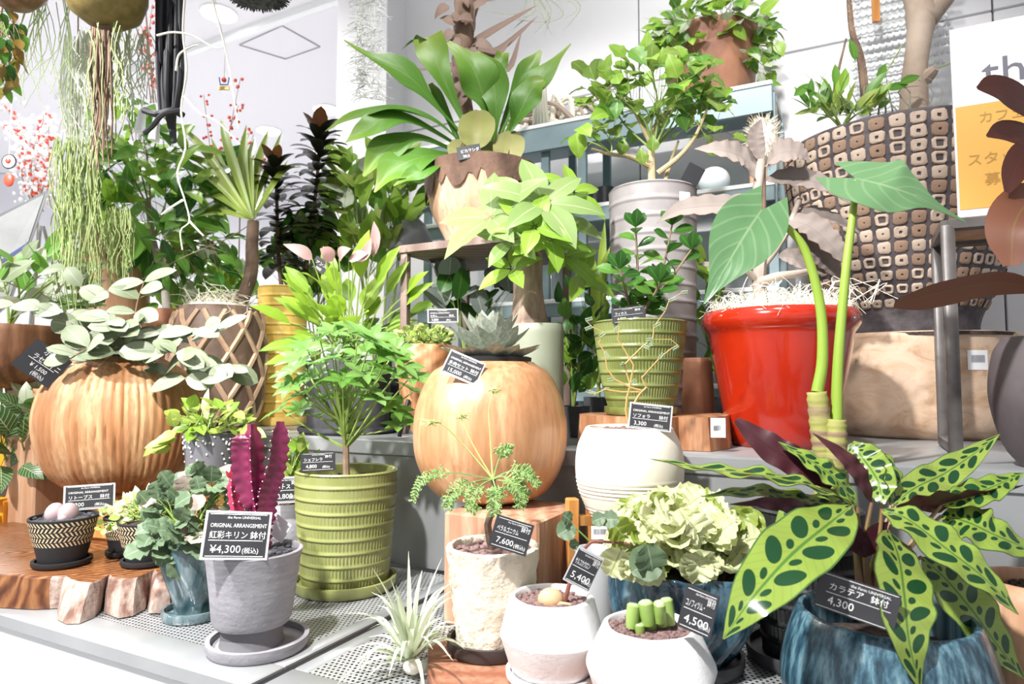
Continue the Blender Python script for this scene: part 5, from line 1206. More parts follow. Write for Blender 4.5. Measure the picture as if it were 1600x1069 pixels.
fm1 = leafmesh('obov', l_deep, 0.27, 0.25, 0.14, 7); fm2 = leafmesh('obov', l_mid, 0.27, 0.25, 0.14, 7)
for pts, nl in (([t, P(992, 470, d), P(996, 420, d), P(993, 355, d - 0.02)], 16), ([t, P(1010, 470, d), P(1035, 420, d), P(1050, 352, d)], 14), ([t, P(1000, 480, d), P(1040, 445, d - 0.03), P(1080, 390, d - 0.04)], 9), ([t, P(985, 480, d - 0.03), P(975, 445, d - 0.06), P(968, 420, d - 0.07)], 10), ([t, P(1010, 480, d - 0.05), P(1025, 455, d - 0.08), P(1030, 440, d - 0.09)], 9)):
    spn = bez(pts, 20); MB().tube(spn, [0.0045, 0.002], 6).build('branch', m_twig, th)
    for i in range(nl):
        p = spn[5 + int(14 * i / nl)]; a = i * 2.4
        put(random.choice([fm1, fm1, fm2]), th, p, V((math.cos(a), math.sin(a) * 0.8 - 0.15, R(0.1, 0.7))), Z * 0.7 + V((0, -0.7, 0)) + rnd(0.3), R(0.048, 0.064))
    for i in range(4): put(fm1, th, spn[-1], V((math.cos(i * 1.6) * 0.6, math.sin(i * 1.6) * 0.5, 1)), V((0, -1, 0.3)), 0.045)
card(982, 491, 1.435, 52, 24, 'black price card at the back rim of the moss green pot', tag_lines('フィカス', '4,800'), 6, 0, -6, False)
# rusty cylinder
d = 1.70; c = V((P(1086, 600, d).x, d, 0))
th = thing('rusty_cylinder_pot', 'rust brown plain cylinder pot between the moss green and red pots', 'pot', (c.x, c.y, RZ))
zt = P(1086, 560, d).z
pot(th, c, [(m(30, d), RZ + 0.001), (m(29, d), RZ + 0.1), (m(26, d), zt - 0.01), (m(24, d), zt)], m_terra, 0.006, None, 40, None, 0.015)
# tall taupe pot with tree
d = 1.77; c = V((P(1021, 450, d).x, d, 0))
th = thing('tall_taupe_pot_tree', 'tall taupe ribbed cylinder pot with spreading lobed-leaf tree', 'potted plant', (c.x, c.y, RZ))
zt = P(1021, 300, d).z
ribbed(th, c, [(m(60, d), RZ + 0.001), (m(62, d), RZ + 0.1), (m(68, d), zt)], 15, 80, m_greyrib, 0.0014, 0.0016, soil=m_soil)
q = P(1070, 308, d - 0.125); MB().box(q, (m(20, 1.6), 0.001, m(18, 1.6)), 0.35).build('price_sticker', m_paper, th)
t = V((c.x, c.y, zt - 0.02))
br = [[t, P(1018, 240, d), P(1022, 200, d), P(1050, 170, d)], [P(1020, 262, d), P(985, 245, d), P(950, 240, d - 0.02), P(925, 232, d - 0.04)], [P(1028, 270, d), P(1060, 245, d - 0.02), P(1085, 215, d - 0.04), P(1105, 170, d - 0.05)], [P(1018, 225, d), P(1000, 190, d), P(985, 160, d)], [t + V((0.02, 0, 0)), P(1045, 262, d + 0.02), P(1060, 220, d + 0.05)]]
for i, p in enumerate(br): MB().tube(bez(p, 12), [0.011, 0.005] if i == 0 else [0.008, 0.003], 8).build('branch', mat('tan_branch', (0.48, 0.38, 0.20), 0.7, c2=(0.58, 0.47, 0.28), ns=20) if 'tan_branch' not in bpy.data.materials else bpy.data.materials['tan_branch'], th)
tm = [leafmesh('obov', leafm('leaf_tree_green', (0.20, 0.36, 0.05), (0.32, 0.48, 0.08), (0.42, 0.56, 0.16), 0.05), 0.36, 0.5, 0.15, 8, 6, 0.14, 2.5), leafmesh('ovate', l_bright, 0.34, 0.5, 0.15, 8, 6, 0.14, 2.5), leafmesh('obov', l_mid, 0.34, 0.5, 0.15, 8, 6, 0.14, 2.5)]
bush(th, tm, P(1020, 145, d), (0.20, 0.13, 0.095), 120, 0.068, P(1020, 235, d), 10, 0.1, 0.8, 0.6, m_stemg, 0.0022)
bush(th, tm, P(930, 205, d - 0.02), (0.07, 0.07, 0.05), 16, 0.062, P(955, 240, d), 3, 0.0, 0.8, 0.6, m_stemg, 0.0016)
bush(th, tm, P(1110, 195, d - 0.03), (0.08, 0.07, 0.07), 18, 0.062, P(1090, 215, d), 3, 0.0, 0.8, 0.6, m_stemg, 0.0016)
for (x, y) in ((975, 215), (1020, 210), (1000, 230)): put(tm[0], th, P(x, y, d - 0.03), V((R(-0.3, 0.3), -0.3, -1)), V((0, -1, 0.2)), 0.05)
c = P(1083, 272, 1.70); tag(MB().box(c, (0.045, 0.002, 0.05), rot=Matrix.Rotation(0.5, 3, 'Y')).build('black_tag', m_black, None, c), 'black swing tag at the rim of the tall taupe pot', 'tag')

# sage pot with money tree
d = 1.62; c = V((P(840, 560, d).x, d, 0))
th = thing('money_tree_pot', 'plain sage green cylinder pot with thick-trunked money tree behind the ball pot', 'potted plant', (c.x, c.y, RZ))
zt = P(840, 508, d).z
pot(th, c, [(m(40, d), RZ + 0.001), (m(41, d), zt - 0.02), (m(40, d), zt)], m_sage, 0.006, None, 48, m_soil, 0.015)
b = MB(); spn = bez([P(828, 520, d), P(826, 480, d), P(828, 435, d), P(832, 390, d)], 22)
b.tube(spn, [m(q_, d) for q_ in (30, 30, 29.5, 29, 28.5, 28, 27, 26, 25, 24, 23, 22, 21, 20.5, 20, 19.5, 19, 18.5, 18, 17.5, 17, 10)], 18)
b.build('swollen_trunk', mat('money_trunk', (0.20, 0.13, 0.10), 0.85, c2=(0.52, 0.38, 0.30), ns=9, stretch=(2, 2, 0.6), lo=0.42, hi=0.62, bump=0.8, bs=40), th)
pm = leafmesh('lance', l_bright, 0.20, 0.4, 0.14, 8, 4, 0.05); pm2 = leafmesh('lance', leafm('leaf_pale_pachira', (0.34, 0.52, 0.16), (0.44, 0.60, 0.22), (0.58, 0.7, 0.36), 0.05), 0.20, 0.4, 0.14, 8, 4, 0.05)
crown = P(832, 388, d)
for (x, y, dd_, n_, s_) in ((768, 340, 1.54, 5, 0.15), (848, 318, 1.52, 6, 0.16), (800, 375, 1.52, 5, 0.10), (895, 300, 1.60, 5, 0.10), (860, 375, 1.52, 6, 0.11), (880, 400, 1.56, 5, 0.11), (820, 310, 1.62, 5, 0.11), (800, 420, 1.54, 5, 0.09), (905, 430, 1.58, 4, 0.10), (835, 355, 1.48, 6, 0.11), (790, 330, 1.66, 5, 0.11), (870, 340, 1.66, 5, 0.12)):
    q = P(x, y, dd_); MB().tube(bez([crown, crown.lerp(q, 0.5) + Z * 0.02, q], 8), [0.003, 0.0018], 5).build('leaf_stalk', m_stemg, th)
    palmate(th, random.choice([pm, pm, pm2]), q, V(((x - 832) / 130, -0.75, 0.55)), n_, s_, 1.25, 0.6)

# wooden stand and staghorn fern
q0 = P(634, 397, 1.90); zt = q0.z; fa, fd = 0.36, 0.33
o = thing('wooden_stand', 'grey-brown square wooden stand raising the staghorn fern', 'stand', (q0.x, q0.y, RZ))
cs = [q0, q0 + U * fa, q0 + U * fa + W * fd, q0 + W * fd]
for p in cs: MB().bar(V((p.x, p.y, RZ + 0.001)), V((p.x, p.y, zt)), 0.022, 0.022, up=W, bev=0.002).build('leg', m_standwood, o)
MB().box((cs[0] + cs[2]) / 2 + Z * 0.012, (fa + 0.03, fd + 0.03, 0.024), YAW, bev=0.003).build('stand_top', m_standwood, o)
tz = zt + 0.0245
ce = (cs[0] + cs[2]) / 2; d = ce.y; c = V((P(752, 330, d).x, d, 0))
th = thing('staghorn_bucket', 'turned wooden bucket with bark rim holding a large staghorn fern', 'potted plant', (c.x, c.y, tz))
zr = P(752, 266, d).z
pr = smooth_prof([(m(50, d), tz + 0.001), (m(62, d), tz + 0.05), (m(78, d), tz + (zr - tz) * 0.45), (m(86, d), zr - 0.06)], 16)
pot(th, c, pr + [(m(87, d), zr - 0.04)], m_bucket, 0.012, None, 64, None, 0.01)
b = MB()
n_ = 90; top_ = []; 
vs_ = []
for (rr, zz, jag) in ((m(88.6, d), zr - 0.05, 0.06), (m(90, d), zr - 0.03, 0.0), (m(90, d), zr, 0.004), (m(80, d), zr + 0.002, 0.0), (m(78, d), zr - 0.03, 0.0), (0.001, zr - 0.03, 0.0)):
    for i in range(n_):
        a = 2 * PI * i / n_; vs_.append((c.x + rr * math.cos(a), c.y + rr * math.sin(a), zz - (jag * (0.45 + 0.25 * math.sin(a * 9) + R(-0.4, 0.4)) if jag > 0.01 else 0)))
b.add(vs_, [(l * n_ + i, l * n_ + (i + 1) % n_, l * n_ + n_ + (i + 1) % n_, l * n_ + n_ + i) for l in range(5) for i in range(n_)])
b.build('bark_rim', m_buckbark, th)
hub = P(752, 228, d)
sm = [l_stag, l_stag]
def stag(pts, hw, up, ws=None, **kw): hero(th, [P(*q) for q in pts], m(hw, d), sm, 'strap', up, 22, 6, 0.22, kw.pop('wave', 0.28), 1.6, True, widths=ws or [0.13, 0.14, 0.2, 0.5, 1.0, 0.85, 0.4, 0.25, 0.05], **kw)
D_ = d
stag([(738, 228, D_), (690, 175, D_ - 0.03), (640, 120, D_ - 0.06), (580, 90, D_ - 0.08), (538, 62, D_ - 0.08)], 24, (0.5, -0.8, 0.4))
stag([(742, 225, D_), (715, 170, D_), (685, 105, D_ - 0.02), (668, 58, D_ - 0.02)], 26, (0.1, -1, 0.1), [0.12, 0.14, 0.2, 0.4, 0.75, 1.0, 0.9])
stag([(668, 62, D_ - 0.02), (650, 62, D_ + 0.02), (625, 78, D_ + 0.03)], 16, (0, -0.5, 1), [1, 0.8, 0.4, 0.05])
stag([(735, 235, D_), (680, 190, D_ - 0.08), (610, 170, D_ - 0.12), (560, 178, D_ - 0.12), (508, 205, D_ - 0.10)], 20, (0.1, -0.7, 0.8), [0.12, 0.18, 0.4, 0.75, 0.95, 0.7, 0.5, 0.05])
stag([(725, 232, D_), (650, 192, D_ - 0.10), (600, 185, D_ - 0.14), (570, 205, D_ - 0.15), (540, 222, D_ - 0.14)], 23, (0.1, -0.9, 0.5), [0.12, 0.2, 0.5, 1, 0.95, 0.7, 0.55, 0.05])
stag([(722, 240, D_), (650, 215, D_ - 0.08), (600, 235, D_ - 0.12), (568, 275, D_ - 0.12)], 22, (0.2, -0.9, 0.4), [0.12, 0.2, 0.45, 0.9, 1, 0.6, 0.1])
stag([(715, 242, D_), (660, 245, D_ - 0.10), (615, 265, D_ - 0.14), (585, 300, D_ - 0.15)], 28, (0.1, -0.9, 0.5), [0.12, 0.3, 0.8, 1.05, 0.9, 0.4, 0.05])
stag([(710, 246, D_), (670, 260, D_ - 0.12), (640, 275, D_ - 0.15), (615, 290, D_ - 0.16)], 18, (0, -1, 0.4), [0.2, 0.7, 1, 0.7, 0.3, 0.05])
stag([(762, 180, D_), (752, 140, D_ - 0.02), (735, 100, D_ - 0.03), (700, 65, D_ - 0.02)], 32, (0.2, -1, 0.1), [0.16, 0.4, 0.85, 1.0, 0.8, 0.4, 0.1])
stag([(772, 222, D_), (775, 160, D_ - 0.02), (765, 115, D_ - 0.02), (745, 80, D_ - 0.02)], 26, (-0.2, -1, 0.1), [0.16, 0.25, 0.6, 1.0, 0.9, 0.5, 0.1])
stag([(778, 222, D_), (800, 160, D_), (825, 110, D_ - 0.02), (845, 78, D_ - 0.02)], 17, (-0.3, -1, 0.1), [0.2, 0.3, 0.5, 0.9, 1, 0.6, 0.15])
stag([(782, 225, D_), (815, 165, D_ - 0.04), (850, 115, D_ - 0.06), (892, 68, D_ - 0.06)], 23, (-0.4, -0.9, 0.3), [0.15, 0.22, 0.45, 0.9, 1, 0.7, 0.3, 0.05])
stag([(785, 228, D_), (810, 180, D_ - 0.08), (830, 140, D_ - 0.10), (850, 125, D_ - 0.10)], 24, (-0.4, -1, 0.2), [0.15, 0.3, 0.8, 1, 0.8, 0.3])
stag([(770, 222, D_ + 0.04), (778, 140, D_ + 0.05), (782, 100, D_ + 0.05), (786, 82, D_ + 0.05)], 12, (0, -1, 0.1), [0.3, 0.7, 1, 0.9])
stag([(720, 228, D_ + 0.05), (690, 160, D_ + 0.06), (672, 130, D_ + 0.06)], 10, (0, -1, 0.1), [0.3, 0.6, 0.8, 0.4])
for (x, y, hw_, r_) in ((745, 203, 28, 34), (795, 232, 24, 30), (720, 235, 20, 20), (770, 240, 24, 20)):
    hero(th, [P(x - 4, y + r_ * 0.9, D_ - 0.11), P(x, y, D_ - 0.10), P(x + 4, y - r_ * 0.9, D_ - 0.04)], m(hw_, D_), [l_shield, l_shield], 'round', (0, -1, 0.3), 12, 6, 0.3, 0.08, 3, name='shield_frond')
card(733, 237, 1.80, 38, 22, 'tiny black price card at the rim of the staghorn bucket', [('ビカクシダ', 0.3, 0.14, 0.5), ('38,000', 0.3, 0.2, 0.12)], 12, 0, -6, False)

# silvery rubber plant under the stand
d = 2.03; c = V((P(735, 560, d).x, d, 0))
th = thing('silver_leaf_plant', 'silver-grey round-leaved plant in shade under the wooden stand', 'potted plant', (c.x, c.y, RZ))
pot(th, c, [(0.05, RZ + 0.001), (0.065, RZ + 0.12)], m_dark, 0.006, None, 36, m_soil, 0.01)
bush(th, [leafmesh('round', l_rubber, 0.36, 0.2, 0.12, 7), leafmesh('round', l_deep, 0.36, 0.2, 0.12, 7), leafmesh('round', l_rubber, 0.36, 0.2, 0.12, 7)], P(735, 465, d), (0.13, 0.10, 0.065), 26, 0.095, V((c.x, c.y, RZ + 0.12)), 5, 0.4)
card(692, 493, 1.72, 48, 22, 'dark price card above the small round-leaved succulent', tag_lines('セダム', '5,800', True), 2, 0, -6)

# adzed tapering pot with sedum
d = 1.80; c = V((P(662, 600, d).x, d, 0))
th = thing('adzed_pot_sedum', 'tapering adzed orange wood pot with tiny green sedum beside the ball pot', 'potted plant', (c.x, c.y, RZ))
zt = P(660, 540, d).z
pr = [(m(15, d), RZ + 0.001), (m(20, d), RZ + 0.03), (m(30, d), RZ + 0.08), (m(40, d), P(660, 590, d).z), (m(45, d), P(660, 562, d).z), (m(42, d), zt)]
pr = smooth_prof(pr, 24)
pot(th, c, pr, m_facet, 0.010, lambda a, z, r: r + (0.0035 * math.sin(a * 9 + (1.57 if int(z * 55) % 2 else 0)) * math.sin(z * 170) if r > 0.02 else 0), 72, m_soil, 0.01)
t = V((c.x, c.y, zt))
bush(th, [leafmesh('round', l_sedum, 0.45, 0.1, 0.1, 5, 4)], t + V((0, -0.005, 0.022)), (0.085, 0.06, 0.028), 170, 0.017, t, 7, 0.6, 0.7)
MB().tube([P(622, 683, 1.72), P(640, 622, 1.74)], 0.005, 8)
tag(MB().tube([P(624, 682, 1.73), P(638, 624, 1.75)], 0.0055, 10).build('black_stick', m_black, None, P(624, 682, 1.73)), 'short black stick leaning by the adzed pot', 'stick')

# ================================================================ riser: left side
d = 1.95; c = V((P(545, 620, d).x, d, 0))
th = thing('anthurium_pot', 'charcoal pot on saucer with lime anthurium and pink flowers behind the umbrella tree', 'potted plant', (c.x, c.y, RZ))
saucer(th, c, m(76, d), RZ + 0.0005, 0.018, m_dark)
zt = P(545, 565, d).z
pot(th, c, [(m(62, d), RZ + 0.010), (m(64, d), RZ + 0.12), (m(66, d), zt)], m_dark, 0.007, None, 56, m_soil, 0.015)
t = V((c.x, c.y, zt - 0.01))
am = leafmesh('lance', l_spath, 0.19, 0.35, 0.18, 9, 4, 0.06, 3); am2 = leafmesh('lance', l_bright, 0.19, 0.5, 0.18, 9, 4, 0.06, 3)
for i in range(62):
    a = R(0, 2 * PI); el = R(-0.15, 1.35); q = t + V((R(-0.03, 0.03), R(-0.03, 0.03), 0.02)); L = R(0.08, 0.19) + 0.08 * max(0, math.sin(el))
    dr = V((math.cos(a) * math.cos(el), math.sin(a) * math.cos(el), math.sin(el) * 0.9 + 0.15)); e = q + V((dr.x * L * 0.95, dr.y * L, dr.z * L * 0.9))
    MB().tube(bez([q, q.lerp(e, 0.6) + Z * 0.02, e], 5), [0.003, 0.002], 4).build('leaf_stalk', m_stemg, th)
    put(random.choice([am, am, am2]), th, e, dr + V((0, -0.15, -0.05)), Z * 0.7 + V((0, -0.7, 0)), R(0.10, 0.15))
for (x0, y0, x1, y1, x2, y2, hw_) in ((488, 405, 470, 392, 442, 381, 9), (520, 408, 510, 395, 500, 388, 10), (530, 405, 535, 395, 548, 388, 10), (552, 405, 570, 398, 580, 372, 9), (583, 402, 587, 370, 584, 345, 7), (545, 406, 560, 400, 575, 396, 9)):
    hero(th, [P(x0, y0, d - 0.12), P(x1, y1, d - 0.14), P(x2, y2, d - 0.15)], m(hw_ * 1.1, d), [l_pink, l_pink], 'lance', (0, -0.9, 0.4), 9, 4, 0.25, name='spathe')
    MB().tube(bez([t, t.lerp(P(x0, y0, d - 0.12), 0.5), P(x0, y0, d - 0.12)], 7), 0.0018, 5).build('flower_stalk', m_stemg, th)
card(500, 414, 1.86, 24, 22, 'tiny black card below the pink anthurium flowers', [('アンス', 0.3, 0.12, 0.5), ('3,800', 0.3, 0.12, 0.12)], -30, 0, -6, False)
# small bush pot filler right of anthurium lower: peace lily darker pot behind
d = 2.22; c = V((P(625, 640, d).x, d, 0))
th = thing('dark_pot_plain', 'plain black pot standing behind the adzed pot', 'pot', (c.x, c.y, RZ))
pot(th, c, [(m(30, d), RZ + 0.001), (m(36, d), RZ + 0.16)], m_black, 0.006, None, 40, m_soil, 0.012)

# yellow tall pot with near-black cordyline
d = 2.30; c = V((P(440, 560, d).x, d, 0))
th = thing('yellow_pot_cordyline', 'tall yellow ribbed pot on saucer with near-black leafy cordyline', 'potted plant', (c.x, c.y, RZ), 'ribbed glazed pots')
saucer(th, c, m(40, d), RZ + 0.0005, 0.028, m_yel)
zt = P(440, 450, d).z
ribbed(th, c, [(m(30, d), RZ + 0.012), (m(34, d), RZ + 0.05), (m(36, d), RZ + 0.2), (m(37, d), zt)], 14, 60, m_yel, 0.0014, 0.0014, soil=m_soil)
t = V((c.x, c.y, zt - 0.02))
cmx = leafmesh('oblong', l_cord, 0.21, 0.7, 0.15, 8); cmr = leafmesh('oblong', l_cordr, 0.24, 0.3, 0.15, 8)
for pts, n_, s_ in (([t, P(437, 420, d), P(434, 360, d), P(432, 290, d - 0.02), P(430, 255, d - 0.02)], 66, 0.125), ([P(478, 420, d + 0.03), P(482, 385, d + 0.02), P(490, 330, d), P(498, 250, d), P(500, 205, d)], 80, 0.135)):
    spn = bez(pts, 30); MB().tube(spn, [0.008, 0.005], 7).build('cane', m_dtrunk, th)
    for i in range(n_):
        f = i / n_; p = spn[int((0.28 if n_ < 70 else 0.34) * 29 + (1 - (0.28 if n_ < 70 else 0.34)) * 28.9 * f)]; a = i * 2.39996
        el = 0.15 + 1.0 * f ** 2
        put(cmr if f > 0.93 else cmx, th, p, V((math.cos(a) * math.cos(el), math.sin(a) * math.cos(el), math.sin(el))), Z + V((0, -0.2, 0)), s_ * R(0.85, 1.1) * (1 - 0.25 * f))
stem(th, [t, P(462, 440, d + 0.02), P(478, 420, d + 0.03)], [0.007, 0.007], m_dtrunk, 'cane')
# carved brown pot with palm-like plant
d = 2.12; c = V((P(341, 560, d).x, d, 0))
th = thing('carved_pot_pandanus', 'dark carved diamond-relief wooden pot with shaggy-stemmed strap-leaf plant', 'potted plant', (c.x, c.y, RZ))
zt = P(343, 482, d).z
pr = smooth_prof([(m(50, d), RZ + 0.001), (m(62, d), RZ + 0.06), (m(70, d), (RZ + zt) / 2), (m(66, d), zt - 0.05), (m(58, d), zt)], 22)
pot(th, c, pr, m_carve, 0.012, None, 64, None, 0.02)
def pr_r(z):
    for (ra, za_), (rb, zb_) in zip(pr, pr[1:]):
        if z <= zb_: return ra + (rb - ra) * (z - za_) / (zb_ - za_)
    return pr[-1][0]
for k in range(10):
    for s_ in (-1, 1):
        pts = []
        for i in range(13):
            f = i / 12; z = RZ + 0.015 + (zt - RZ - 0.03) * f; a = 2 * PI * k / 10 + s_ * f * 1.5; r_ = pr_r(z) + 0.001
            pts.append((c.x + r_ * math.cos(a), c.y + r_ * math.sin(a), z))
        MB().tube(pts, 0.0085, 6).build('carved_ridge', m_carvel, th)
b = MB(); t = V((c.x, c.y, zt))
for i in range(160):
    a = R(0, 2 * PI); q = 0.10 * math.sqrt(R(0, 1)); p0 = t + V((q * math.cos(a), q * math.sin(a), R(0, 0.03))); b.tube(bez([p0, p0 + rnd(0.04), p0 + rnd(0.06)], 4), 0.001, 3, caps=False)
b.lathe([(0.11, zt - 0.015), (0.09, zt + 0.012), (0.001, zt + 0.02)], (c.x, c.y, 0), 20); b.build('wood_wool', m_moss, th, kind='stuff')
MB().tube(bez([t + V((0.06, 0, 0)), P(392, 430, d), P(394, 380, d), P(396, 345, d)], 14), [m(11, d), m(9, d)], 9).build('shaggy_stem', m_dtrunk, th)
cr = P(394, 342, d)
for (x1, y1, x2, y2, hw_) in ((360, 290, 330, 215, 12), (380, 260, 385, 195, 13), (345, 310, 290, 300, 9), (330, 260, 260, 235, 10), (400, 270, 420, 200, 12), (350, 275, 300, 240, 11), (420, 300, 450, 250, 9), (340, 330, 300, 345, 8), (375, 290, 350, 230, 11), (410, 290, 440, 205, 10), (390, 260, 398, 215, 12), (310, 265, 200, 232, 9), (325, 300, 255, 310, 9), (320, 235, 270, 190, 10), (360, 240, 345, 185, 12), (440, 270, 470, 260, 9), (350, 320, 265, 365, 8)):
    hero(th, [cr, P(x1, y1, d + 0.14), P(x2, y2, d + 0.26)], m(hw_ * 0.68, d), [l_pand, l_pand], 'strap', (0, -1, 0.35), 14, 4, 0.25, widths=[0.35, 0.7, 1, 0.95, 0.7, 0.05])
MB().tube(bez([P(392, 350, d), P(350, 375, d - 0.05), P(290, 400, d - 0.08), P(215, 440, d - 0.1)], 14), 0.0016, 5).build('aerial_vine', m_twig, th)
# ================================================================ back shelf against the wall
SB = 0.80; SD = 0.30
def sh(px, py): a = a_of(px, SB); p = T(a, SB); return a, P(px, py, p.y).z
aL = a_of(655, SB); aR = a_of(1217, SB)
zTop = sh(1000, 168)[1]; zMid = sh(915, 322)[1]; zLow = sh(880, 468)[1]; zB2 = sh(880, 600)[1]
o = thing('steel_shelf', 'blue-grey steel shelving rack along the back wall', 'shelf rack', T((aL + aR) / 2, SB + SD / 2, -0.74))
for z in (zTop, zMid, zLow, zB2):
    sb_ = MB().box(T((aL + aR) / 2, SB + SD / 2, z - 0.012), (aR - aL, SD, 0.024), YAW, bev=0.002).build('shelf_board', m_steel, o)
    MB().box(T((aL + aR) / 2, SB - 0.009, z - 0.006), (aR - aL, 0.020, 0.016), YAW, bev=0.003).build('shelf_edge', m_white, sb_)
    MB().box(T((aL + aR) / 2, SB - 0.008, z - (0.055 if z == zTop else 0.035)), (aR - aL, 0.016, 0.085 if z == zTop else 0.05), YAW, bev=0.003).build('shelf_lip', m_steel, sb_)
for px in (663, 850, 909, 1212):
    a = a_of(px, SB)
    for bb in (SB + 0.02, SB + SD - 0.02):
        MB().box(T(a, bb, (zTop - 0.74) / 2 - 0.012), (0.03, 0.02, zTop + 0.74 - 0.03), YAW, bev=0.002).build('upright', m_steel, o)
def on_shelf(px, z, dep=0.14): return T(a_of(px, SB + dep), SB + dep, z)
def small(name, label, cat, px, z, prf, mt, dep=0.12, **kw):
    c = on_shelf(px, z, dep); t_ = thing(name, label, cat, c); pot(t_, c, [(r, c.z + 0.001 + h) for r, h in prf], mt, 0.004, None, 36, None, 0.02, **kw); return t_, c
small('black_canister', 'tall black canister on the middle steel shelf', 'canister', 948, zMid, [(0.03, 0), (0.03, 0.09)], m_black)
small('black_canister', 'short black canister beside the tall one on the middle shelf', 'canister', 932, zMid, [(0.025, 0), (0.025, 0.07)], m_dark)
small('patterned_black_bowl', 'dark dimpled bowl on the lower steel shelf', 'bowl', 925, zLow, [(0.04, 0), (0.06, 0.03), (0.062, 0.07)], m_dark)
small('glass_jar', 'clear grey glass jar on the lower steel shelf', 'jar', 872, zLow, [(0.03, 0), (0.032, 0.12), (0.028, 0.13)], mat('jar_grey', (0.5, 0.54, 0.57), 0.15))
small('white_tub', 'white tub on the lowest steel shelf behind the leaves', 'tub', 880, zB2, [(0.05, 0), (0.06, 0.1)], m_white)
c = on_shelf(1120, zMid, 0.10); c.z += 0.001
t_ = thing('white_globe_lamp', 'round white globe lamp on the middle steel shelf', 'lamp', c)
MB().lathe([(0.03, c.z), (0.03, c.z + 0.012)], (c.x, c.y, 0), 28).build('lamp_base', m_black, t_)
MB().ball(c + Z * 0.058, 0.052, 24, 14, 0, (1, 1, 0.88)).build('globe', m_white, t_)
c = on_shelf(1040, zMid, 0.10); t_ = thing('white_globe_lamp', 'small white globe partly hidden behind the taupe pot tree', 'lamp', c + Z * 0.001)
MB().lathe([(0.02, c.z + 0.001), (0.02, c.z + 0.012)], (c.x, c.y, 0), 20).build('lamp_base', m_black, t_)
MB().ball(c + Z * 0.045, 0.036, 20, 12).build('globe', m_white, t_)
c = P(643, 395, 2.35)
t_ = thing('grey_cone_shade', 'grey metal cone lamp shade behind the wooden stand', 'lamp shade', c)
MB().lathe([(m(36, 2.35), c.z + 0.01), (m(33, 2.35), c.z + 0.04), (m(22, 2.35), c.z + 0.10), (m(8, 2.35), c.z + 0.13), (0.001, c.z + 0.132)], (c.x, c.y, 0), 36).build('shade', mat('shade_grey', (0.22, 0.22, 0.24), 0.4), t_)
MB().tube([c + Z * 0.13, c + Z * 0.13 + W * 0.10 + Z * 0.05, c + Z * 0.15 + W * 0.2], 0.008, 7).build('arm', m_steel, t_)
b = on_shelf(720, zMid, 0.1)
# brown pot with trailing pothos on the top shelf
c = on_shelf(1118, zTop, 0.13); d = c.y
th = thing('brown_pot_pothos', 'rust brown tapered pot spilling light green leaves on the top steel shelf', 'potted plant', c)
z1 = P(1118, 62, d).z
pot(th, c, [(m(56, d), c.z + 0.001), (m(66, d), c.z + 0.06), (m(76, d), z1)], mat('umber_pot', (0.24, 0.10, 0.06), 0.55, c2=(0.36, 0.17, 0.10), ns=7), 0.01, None, 44, m_soil, 0.01)
t = V((c.x, c.y, z1))
pl = [leafmesh('ovate', l_bright, 0.30, 0.35, 0.12, 6), leafmesh('ovate', l_mid, 0.30, 0.35, 0.12, 6), leafmesh('ovate', l_hoya, 0.30, 0.35, 0.12, 6)]
bush(th, pl, P(1115, 42, d - 0.06), (0.19, 0.16, 0.09), 160, 0.065, t, 8, 0.2, 0.8, 0.8)
for (x, y) in ((1030, 70), (1040, 50), (1200, 80), (1195, 110), (1165, 80), (1085, 65), (1025, 60), (1205, 60)):
    bush(th, pl, P(x, y, d - 0.13), (0.03, 0.03, 0.05), 9, 0.055, t, 2, 0.0, 0.8, 0.9, down=0.3)
# pale driftwood tangle on the top shelf
c = on_shelf(895, zTop, 0.15)
th = thing('driftwood_tangle', 'bleached driftwood root tangle lying on the top steel shelf', 'driftwood', c)
for i in range(30):
    x = R(815, 990); p0 = on_shelf(x, zTop + 0.015, R(0.04, 0.2)); p1 = p0 + U * R(-0.1, 0.1) + W * R(-0.02, 0.02) + Z * R(0.02, 0.12); p2 = p1 + U * R(-0.15, 0.15) + W * R(-0.02, 0.02) + Z * R(-0.08, 0.03); p2.z = max(p2.z, zTop + 0.012)
    MB().tube(bez([p0, p1, p2], 9), [R(0.008, 0.014), 0.005], 7).build('root', m_moss if i % 3 else m_trunk, th)
# spotted silver stems
for i in range(5): MB().tube(bez([on_shelf(835 + i * 6, zTop + 0.004, 0.08), P(835 + i * 4, 150 - i * 3, 2.35), P(825 + i * 8, 90 + i * 6, 2.35)], 8), 0.007, 6).build('root', m_moss, th)
# fluffy dried flower and wood post on the right
d = 1.80; c = P(1192, 222, d)
th = thing('fluffy_dried_head', 'shaggy white dried flower head beside the grid pot', 'dried flower', c)
b = MB(); b.ball(c, 0.045, 12, 8, 0, (0.9, 0.9, 1.5))
for i in range(420):
    q = rnd(); q.normalize(); p0 = c + V((q.x * 0.04, q.y * 0.04, q.z * 0.066)); b.tube([p0, p0 + q * R(0.01, 0.02) + rnd(0.006)], [0.0018, 0.0005], 3, caps=False)
b.build('tufts', m_moss, th, kind='stuff')
MB().tube(bez([c - Z * 0.03, c - Z * 0.2 + V((0.005, 0.02, 0)), V((c.x - 0.02, d + 0.02, RZ + 0.002))], 8), 0.006, 7).build('dried_stalk', m_twig, th)
pz_ = P(1200, 168, T(a_of(1200, 0.84), 0.84).y).z
tag(MB().box(T(a_of(1200, 0.84), 0.84, (pz_ + zMid) / 2 + 0.001), (0.085, 0.03, pz_ - zMid), YAW, bev=0.004).build('wood_post', m_tan, None, T(a_of(1200, 0.84), 0.84, zMid)), 'pale upright wooden board left of the grid pot', 'wood board')
